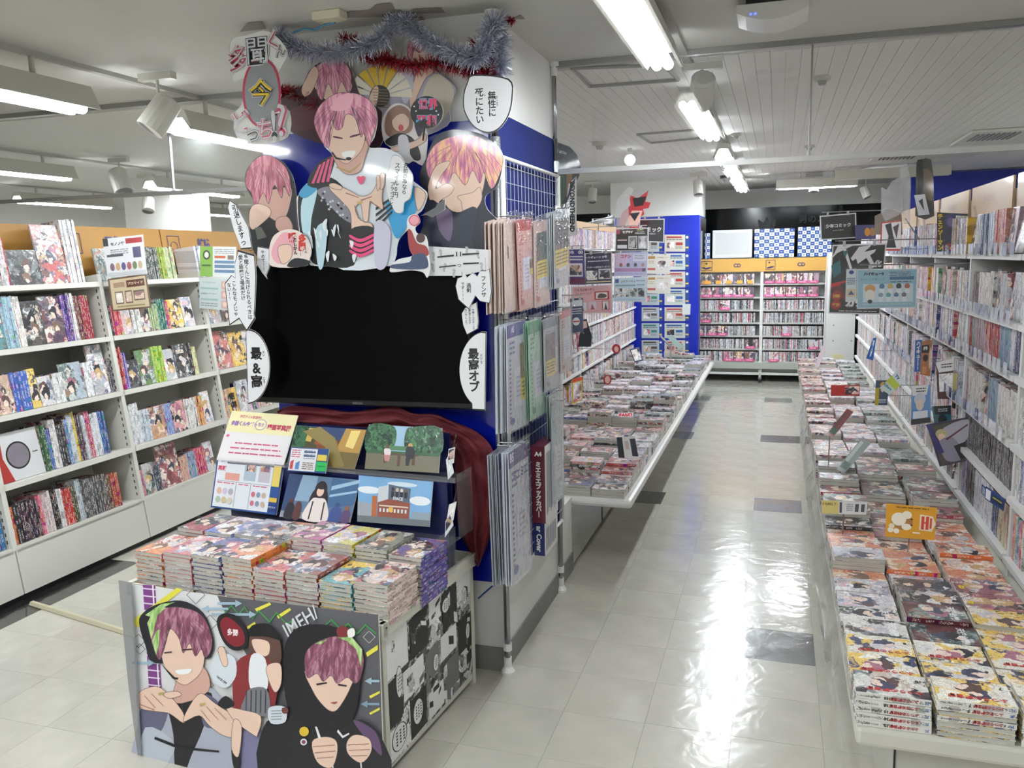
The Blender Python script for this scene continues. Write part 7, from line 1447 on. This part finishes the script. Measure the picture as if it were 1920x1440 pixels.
checker(A[0].x,A[1].x,zt,A[0].z,CY+.05,'narrow blue and white checkered box at the left on top of the CD shelves')
w2=empty('white_case',(A[2].x,CY,zt)); tag(w2,'white glossy framed board on top of the left CD shelf unit','board'); child(MB().box(A[2].x,A[3].x,CY+.04,CY+.1,zt,A[2].z),'frame',mat('e4e4e4',.2,coat=.5,var=0),w2,bevel=.01); child(MB().box(A[2].x+.04,A[3].x-.04,CY+.036,CY+.04,zt+.05,A[2].z-.04),'panel',mat('d4d6d6',.12,coat=1,var=0),w2)
checker(A[4].x,A[5].x,zt,A[4].z,CY+.05,'wide blue and white checkered box in the middle on top of the CD shelves'); checker(A[6].x,A[7].x+.05,zt,A[6].z,CY+.05,'blue and white checkered box at the right on top of the CD shelves')
# white cabinet end right of the CD shelves
st3=empty('cabinet_end',(1.45,7.5,0)); tag(st3,'white cabinet end panel with a yellow label right of the CD shelves','cabinet'); a,b_=hy(1550,585,7.6),hy(1604,585,7.6)
child(MB().box(a.x,b_.x,7.6,8.0,.0,1.65),'body',RW,st3); child(MB().box(a.x+.08,a.x+.2,7.596,7.6,.42,.47),'label',mat('d8d0a0',.5),st3)
for u,v in ((.08,.95),(.28,.95),(.08,.8),(.28,.62),(.08,.62)): child(MB().box(a.x+u-.008,a.x+u+.008,7.596,7.6,v,v+.018),'fitting',mat('9a9a9a',.4),st3)
# =================================================================== SIGNS AND CARDS ON THE RIGHT
def sHai(b): b.rect(.01,.02,.99,.98,'8fb4c4').text('ハイキュー!!',.28,.12,.34,.14,'15181c',.08).text('描き下ろし複製フェア',.26,.26,.4,.08,'5a8a90',.02).lines(.55,.08,.9,.2,3,'4a5a60').rect(.55,.2,.95,.28,'3a6a8a').lines(.56,.32,.9,.38,1,'4a5a60').rect(.1,.38,.94,.84,'c3d3da').ell(.22,.5,.09,.11,'c8965a').ell(.22,.66,.08,.14,'e0dcd0').ell(.22,.82,.04,.05,'2a2a30'); [ (b.ell(.42+.14*i,.44,.045,.07,['4a7a9a','c8b060','2c2c34','b05a44'][i]),b.rect(.38+.14*i,.5,.46+.14*i,.62,'dfe4e6'),b.ell(.4+.13*i,.66,.04,.06,['8a9aa4','5aa0a8','5a7a9a','6a6a70'][i]),b.rect(.37+.13*i,.71,.44+.13*i,.84,'d8e0e4')) for i in range(4)]; b.lines(.1,.88,.9,.93,1,'b8ccd4')
b=flyer('pale blue notice with a row of drawn players, hanging large over the right table',[(1607,505),(1720,503),(1718,577),(1607,579)],(Vv(0,1.7,0),Vv(0,-1,0)),spec=sHai); hang(b,1.7)
b=flyer('narrow white and blue notice left of the large pale blue one',[(1587,505),(1606,504),(1606,565),(1585,565)],(Vv(0,1.72,0),Vv(0,-1,0)),'c8d0d4',spec=lambda b:b.ell(.5,.1,.25,.06,'2a3a8a').lines(.1,.28,.9,.5,4,'3a5a7a').rect(.1,.62,.9,.86,'c8b890').poly([(.2,.8),(.5,.66),(.8,.8)],'3a4a8a'))
def sKaiju(b):
    b.rect(.02,.02,.98,.98,'121216').poly([(.0,.2),(.1,.02),(.38,.02),(.1,.12)],'e8e8ea').poly([(.2,.06),(.26,.06),(.4,.34),(.36,.36)],'e8e8ea').poly([(.5,.04),(.72,.02),(.7,.05),(.4,.24),(.36,.2)],'e8e8ea').poly([(.42,.14),(.82,.08),(.8,.12),(.5,.28),(.48,.24)],'e8e8ea').poly([(.62,.16),(.7,.14),(.84,.32),(.78,.34)],'e8e8ea').poly([(.0,.3),(.16,.22),(.2,.4),(.06,.48)],'1f6a74').poly([(.2,.1),(.3,.08),(.26,.2)],'1f6a74').text('化',.88,.28,.14,.16,'e8e8ea',.05).poly([(.02,.56),(.4,.5),(.4,.54),(.02,.62)],'c8302c').poly([(.02,.62),(.5,.54),(.6,.66),(.3,.8),(.1,.7)],'6a1a1c').poly([(.2,.56),(.6,.5),(.55,.7),(.3,.72)],'2a2428')
    b.ell(.14,.74,.1,.07,'a81c1c').ell(.14,.87,.1,.07,'a81c1c').text('100',.14,.74,.12,.07,'d8b040',.05).text('受賞',.14,.87,.14,.06,'d8b040',.05).text('ガチ',.5,.83,.4,.14,'e8e8ea',.08).lines(.2,.95,.95,.98,1,'c8c8ca')
b=flyer('large black poster with slashed white lettering and red seals behind the pale blue notice',[(1561,459),(1662,456),(1650,590),(1553,588)],(Vv(0,2.6,0),Vv(0,-1,0)),spec=sKaiju,name='poster',cat='poster'); hang(b,2.6)
b=flyer('black category sign with white 少年コミック lettering hanging before the far window',[(1537,405),(1605,399),(1606,446),(1539,450)],(Vv(0,4.2,0),Vv(0,-1,0)),spec=blk('少年コミック',"BOYS' COMICS",.7),name='category_sign',cat='sign'); hang(b,4.2)
def cardR(label,q,y,base,f=None,name='display_card',n=None,outline=None,sm=False):
    b=Board(name,q,Vv(1.4,y,1),n or Vv(-.25,-1,0),.003,base,gloss=.8,outline=outline,sm=sm); tag(b.obj,label,'card')
    if f: f(b)
    b.done(); c=b.at(.5,.6 if b.at(.5,.5).z<1.7 else .9)
    MB().tube([c-b.n*.006,Vv(RX+.01,c.y+.03,c.z if c.z<1.66 else 1.655)],.003,6).build('card_arm',CHROME,b.obj); return b
cardR('purple wide card with gold coins beside the boys category sign',[(1603,422),(1642,421),(1642,448),(1604,449)],4.0,'3a3a6a',lambda b:b.ell(.6,.5,.14,.3,'c8862a').ell(.85,.5,.14,.3,'a87a4a'))
cardR('white and red framed card with black figures on the right shelf top',[(1652,417),(1690,413),(1688,470),(1650,470)],3.0,'b8281c',lambda b:b.rect(.06,.04,1,.94,'e0dcdc').poly([(.2,.1),(.5,.05),(.6,.4),(.8,.9),(.3,.9),(.4,.5)],'26242a').poly([(.6,.2),(.9,.1),(.8,.6)],'4a3a40').ell(.15,.85,.12,.1,'c8a030'))
b=cardR('dark purple standing card with yellow vertical lettering on the right top shelf',[(1757,398),(1815,401),(1812,470),(1757,472)],2.2,'1c1a34',lambda b:b.rect(.0,.03,.2,.98,'15131c').ell(.48,.2,.2,.18,'34306a').ell(.46,.24,.12,.12,'6a6290').rect(.62,.06,1,.42,BWART).poly([(.3,.38),(.7,.38),(.8,.98),(.25,.98)],'1f1c3c').ell(.4,.9,.16,.1,'b0241c').text('12巻',.42,.92,.2,.07,'e8c040',.04).text('チェンソーマン',.11,.5,.16,.92,'d8b82a',.06,True,True))
cardR('blue vertical banner card with white katakana on the right shelves',[(1716,638),(1729,637),(1727,697),(1714,697)],2.3,'1f5fb0',lambda b:b.text('ハイキュー!!',.5,.5,.6,.9,'f0f0f2',.05,True,True))
cardR('orange and black figure card beside the blue vertical banner',[(1728,640),(1748,637),(1744,706),(1725,702)],2.2,'b06a3a',lambda b:b.rect(.05,.12,.75,.35,'1c1a1c').ell(.45,.5,.25,.1,'1c1a1c').text('排',.4,.22,.4,.14,'e8e4e0',.05).rect(.2,.75,.6,.95,'c8885a').ell(.9,.5,.12,.3,SKIN))
cardR('smaller slanted blue banner card further along the right shelves',[(1637,634),(1643,633),(1637,676),(1624,672)],4.3,'1f5fb0',lambda b:b.text('再入荷',.5,.5,.6,.8,'f0f0f2',.05,True,True))
cardR('slanted yellow-green TV card over the right table',[(1682,694),(1696,715),(1668,740),(1649,728)],2.5,'b8c83a',lambda b:b.rect(.0,.0,1,.3,'dce4e8').text('TV',.4,.16,.4,.2,'2a5a9a',.06).rect(0,.62,1,1,'c8d8d0').text('Killers',.4,.74,.7,.16,'2a7a8a',.04))
cardR('yellow and navy cards standing beside the TV card',[(1642,713),(1668,713),(1663,760),(1640,760)],2.7,'28405a',lambda b:b.rect(0,.3,.3,1,'b09a20').ell(.55,.2,.2,.14,'c8a040').ell(.55,.35,.14,.12,SKIN).lines(.3,.75,.9,.92,3,'c8ccd0'))
cardR('card with a pale-haired boy in a blue and white shirt, right shelves',[(1709,724),(1745,722),(1745,792),(1708,797)],1.9,'5a8ac0',lambda b:b.poly([(.0,.0),(.9,-.02),(.8,.25),(.05,.25)],'dcdcdc').lines(.25,.06,.75,.2,2,'2a2a2e').ell(.45,.35,.3,.17,'c4c6d0').ell(.45,.5,.2,.15,'dcc8c0').rect(.1,.66,.85,.85,'e0e4ea').text('ISAGI',.45,.74,.01,.01,'3a3a40') .rect(.0,.86,1,1,'2a2a2e'))
cardR('speech-shaped card over a maroon crowd picture on the right shelves',[(1755,680),(1794,675),(1790,748),(1758,748)],1.95,'3a1a1c',lambda b:b.poly([(-.02,.0),(1.0,-.06),(.92,.26),(.12,.28)],'e4e0e0').lines(.25,.06,.8,.2,2,'1c1a1e').rect(.08,.3,.92,.98,'4a2422').rect(.12,.32,.88,.8,BIGART))
cardR('large card with a white-haired bearded man in brown, right shelves',[(1787,696),(1833,701),(1829,775),(1785,765)],1.85,'8a8478',lambda b:b.rect(.0,.05,.4,.5,'b8a870').ell(.68,.2,.26,.18,'c0c0c6').ell(.66,.38,.17,.2,'a08060').ell(.66,.48,.15,.08,'dcdcdc').poly([(.5,.6),(1,.5),(1,1),(.3,1)],'54402c').rect(.0,.72,1,.86,'a84420').rect(.0,.86,1,1,'241c18'))
cardR('dark teal card with a black-haired head, low on the right shelves',[(1747,762),(1784,760),(1784,796),(1752,796)],1.8,'1f5a68',lambda b:b.rect(.1,.0,.95,.45,'17181c').lines(.3,.15,.8,.35,2,'c8c8ca').ell(.5,.75,.25,.3,'1a1c24'))
cardR('tilted purple-edged card with a fair-haired figure in white robes, right shelves above the stacks',[(1737,796),(1815,782),(1812,864),(1762,875)],1.55,'2c2a4a',lambda b:b.rect(.08,.05,.98,.98,'4a4a40').poly([(.3,.2),(1,.05),(1,.5),(.5,.6)],'a9a8b4',True).ell(.3,.28,.15,.12,'b8ac80').ell(.3,.36,.1,.1,SKIN).poly([(.2,.45),(.6,.4),(.9,.9),(.3,.9)],'8a8698',True).poly([(.6,.6),(.95,.55),(1,.9),(.8,.95)],'1c1a20').poly([(.4,.4),(1,.15),(1,.19),(.42,.44)],'5a2a34').poly([(-.02,.0),(.1,.0),(.28,.7),(.12,.72)],'2e2868'))
for (cx,cy,t) in ((1895,688,'地'),(1906,706,'獄'),(1884,724,'楽')):
    o=[(cx+13.5*math.cos(a),cy+13.5*math.sin(a)) for a in [6.283*i/24 for i in range(24)]]
    cardR(f"{dict(地='upper',獄='middle',楽='lowest')[t]} round dark blue disc with a glowing character on the right shelves",[(cx-13,cy-13),(cx+13,cy-13),(cx+13,cy+13),(cx-13,cy+13)],1.15-.01*(cy-680)/20,'0e1620',lambda b,t=t:b.text(t,.5,.5,.66,.66,'3a8aa0',.04),'round_disc',Vv(0,-1,0),o)
cardR('large card with a drawn dark-haired face, behind the round discs at the right edge',[(1882,628),(1935,626),(1935,735),(1884,728)],1.25,'8a86a8',lambda b:b.rect(0,0,.2,.18,'2a5a9a').poly([(.2,.1),(.6,-.02),(1,.0),(1,.4),(.7,.15),(.3,.3)],'241f30',True).ell(.5,.3,.2,.2,'b0a8c0').poly([(0,.4),(.5,.5),(.9,.9),(0,1)],'5a6aa0',True).poly([(.0,.35),(.2,.4),(.1,.6)],'c8ccd8'))
cardR('small blue-framed shelf label under the grey comics, slanting along the right shelf',[(1848,912),(1884,936),(1881,958),(1846,935)],.95,'1c3a78',lambda b:b.rect(.05,.1,.3,.9,'d8dce4').rect(.36,.2,.95,.8,'24344a').lines(.42,.4,.9,.65,1,'b8b050'),n=Vv(-1,-.6,0))
cardR('second blue-framed shelf label left of the first on the same right shelf',[(1841,908),(1858,925),(1856,938),(1840,925)],1.05,'1c3a78',lambda b:b.rect(.1,.1,.9,.9,'8a98a8'),n=Vv(-1,-.6,0))
# upright dark display with plastic bags on top of the right shelves
b=Board('hanging_poster',[(1718,296),(1750,298),(1752,408),(1716,412)],Vv(1.5,3.0,1.9),Vv(-.2,-1,0),.004,'3a3834',outline=[(1718,305),(1735,296),(1746,299),(1750,330),(1752,405),(1735,412),(1716,405)],gloss=1); b.pix([(1728,320),(1748,325),(1748,372),(1735,368)],'6a5a4a',True).pix([(1720,300),(1730,298),(1732,350),(1722,380)],'1a1a1c'); tag(b.obj,'tall dark picture in a clear sleeve standing on top of the right shelves','poster'); b.done()
b=Board('standing_card',[(1714,366),(1734,364),(1743,402),(1722,404)],Vv(1.5,2.9,1.9),Vv(-.2,-1,0),.002,'c8cad2'); b.poly([(.3,.3),(.7,.2),(.6,.8)],'34363e'); tag(b.obj,'crumpled grey and white paper card in front of the dark sleeve','card'); b.done()
for q,lb in (([(1686,318),(1700,306),(1708,340),(1706,420),(1694,420),(1690,370)],'crumpled clear plastic bag on top of the right shelves, nearest the dark sleeve'),([(1652,350),(1662,356),(1672,340),(1690,330),(1692,400),(1660,415),(1652,400)],'pale grey plastic bag beside it on the right shelves')):
    tag(MB().slab([hit(x,y,Vv(1.5,3.2,1.9),Vv(-.2,-1,0)) for x,y in q],Vv(-.2,-1,0).normalized(),.01).build('plastic_bag',glassy('grey_crumple','c6c6c8',.3,.1,.8)),lb,'bag')
tag(MB().slab([hit(x,y,Vv(1.5,3.3,1.9),Vv(-.2,-1,0)) for x,y in ((1640,405),(1668,392),(1690,400),(1692,440),(1640,440))],Vv(-.2,-1,0).normalized(),.02).tube([Vv(RX+.04,3.2,1.66),Vv(1.5,3.3,1.86)],.004,6).build('cardboard_piece',mat('8a7f74',.6)),'brown cardboard piece on top of the right shelves behind the red framed card','cardboard')
# edge wires and the blue cable behind the table
tag(MB().tube([hy(x,y,.2) for x,y in ((897,1122),(908,1112),(922,1100),(940,1090))],.004,6).build('cable',mat('24448a',.4)),'thin blue cable between the display table and the pillar','cable')
tag(MB().tube([Vv(-2.8,.27,.004),Vv(-2.0,.1,.004),Vv(-1.5,-.0,.004)],.016,6).build('cable_cover',mat('b9b39a',.6)),'beige cable cover on the floor between the left bookcases and the display table','cable cover')
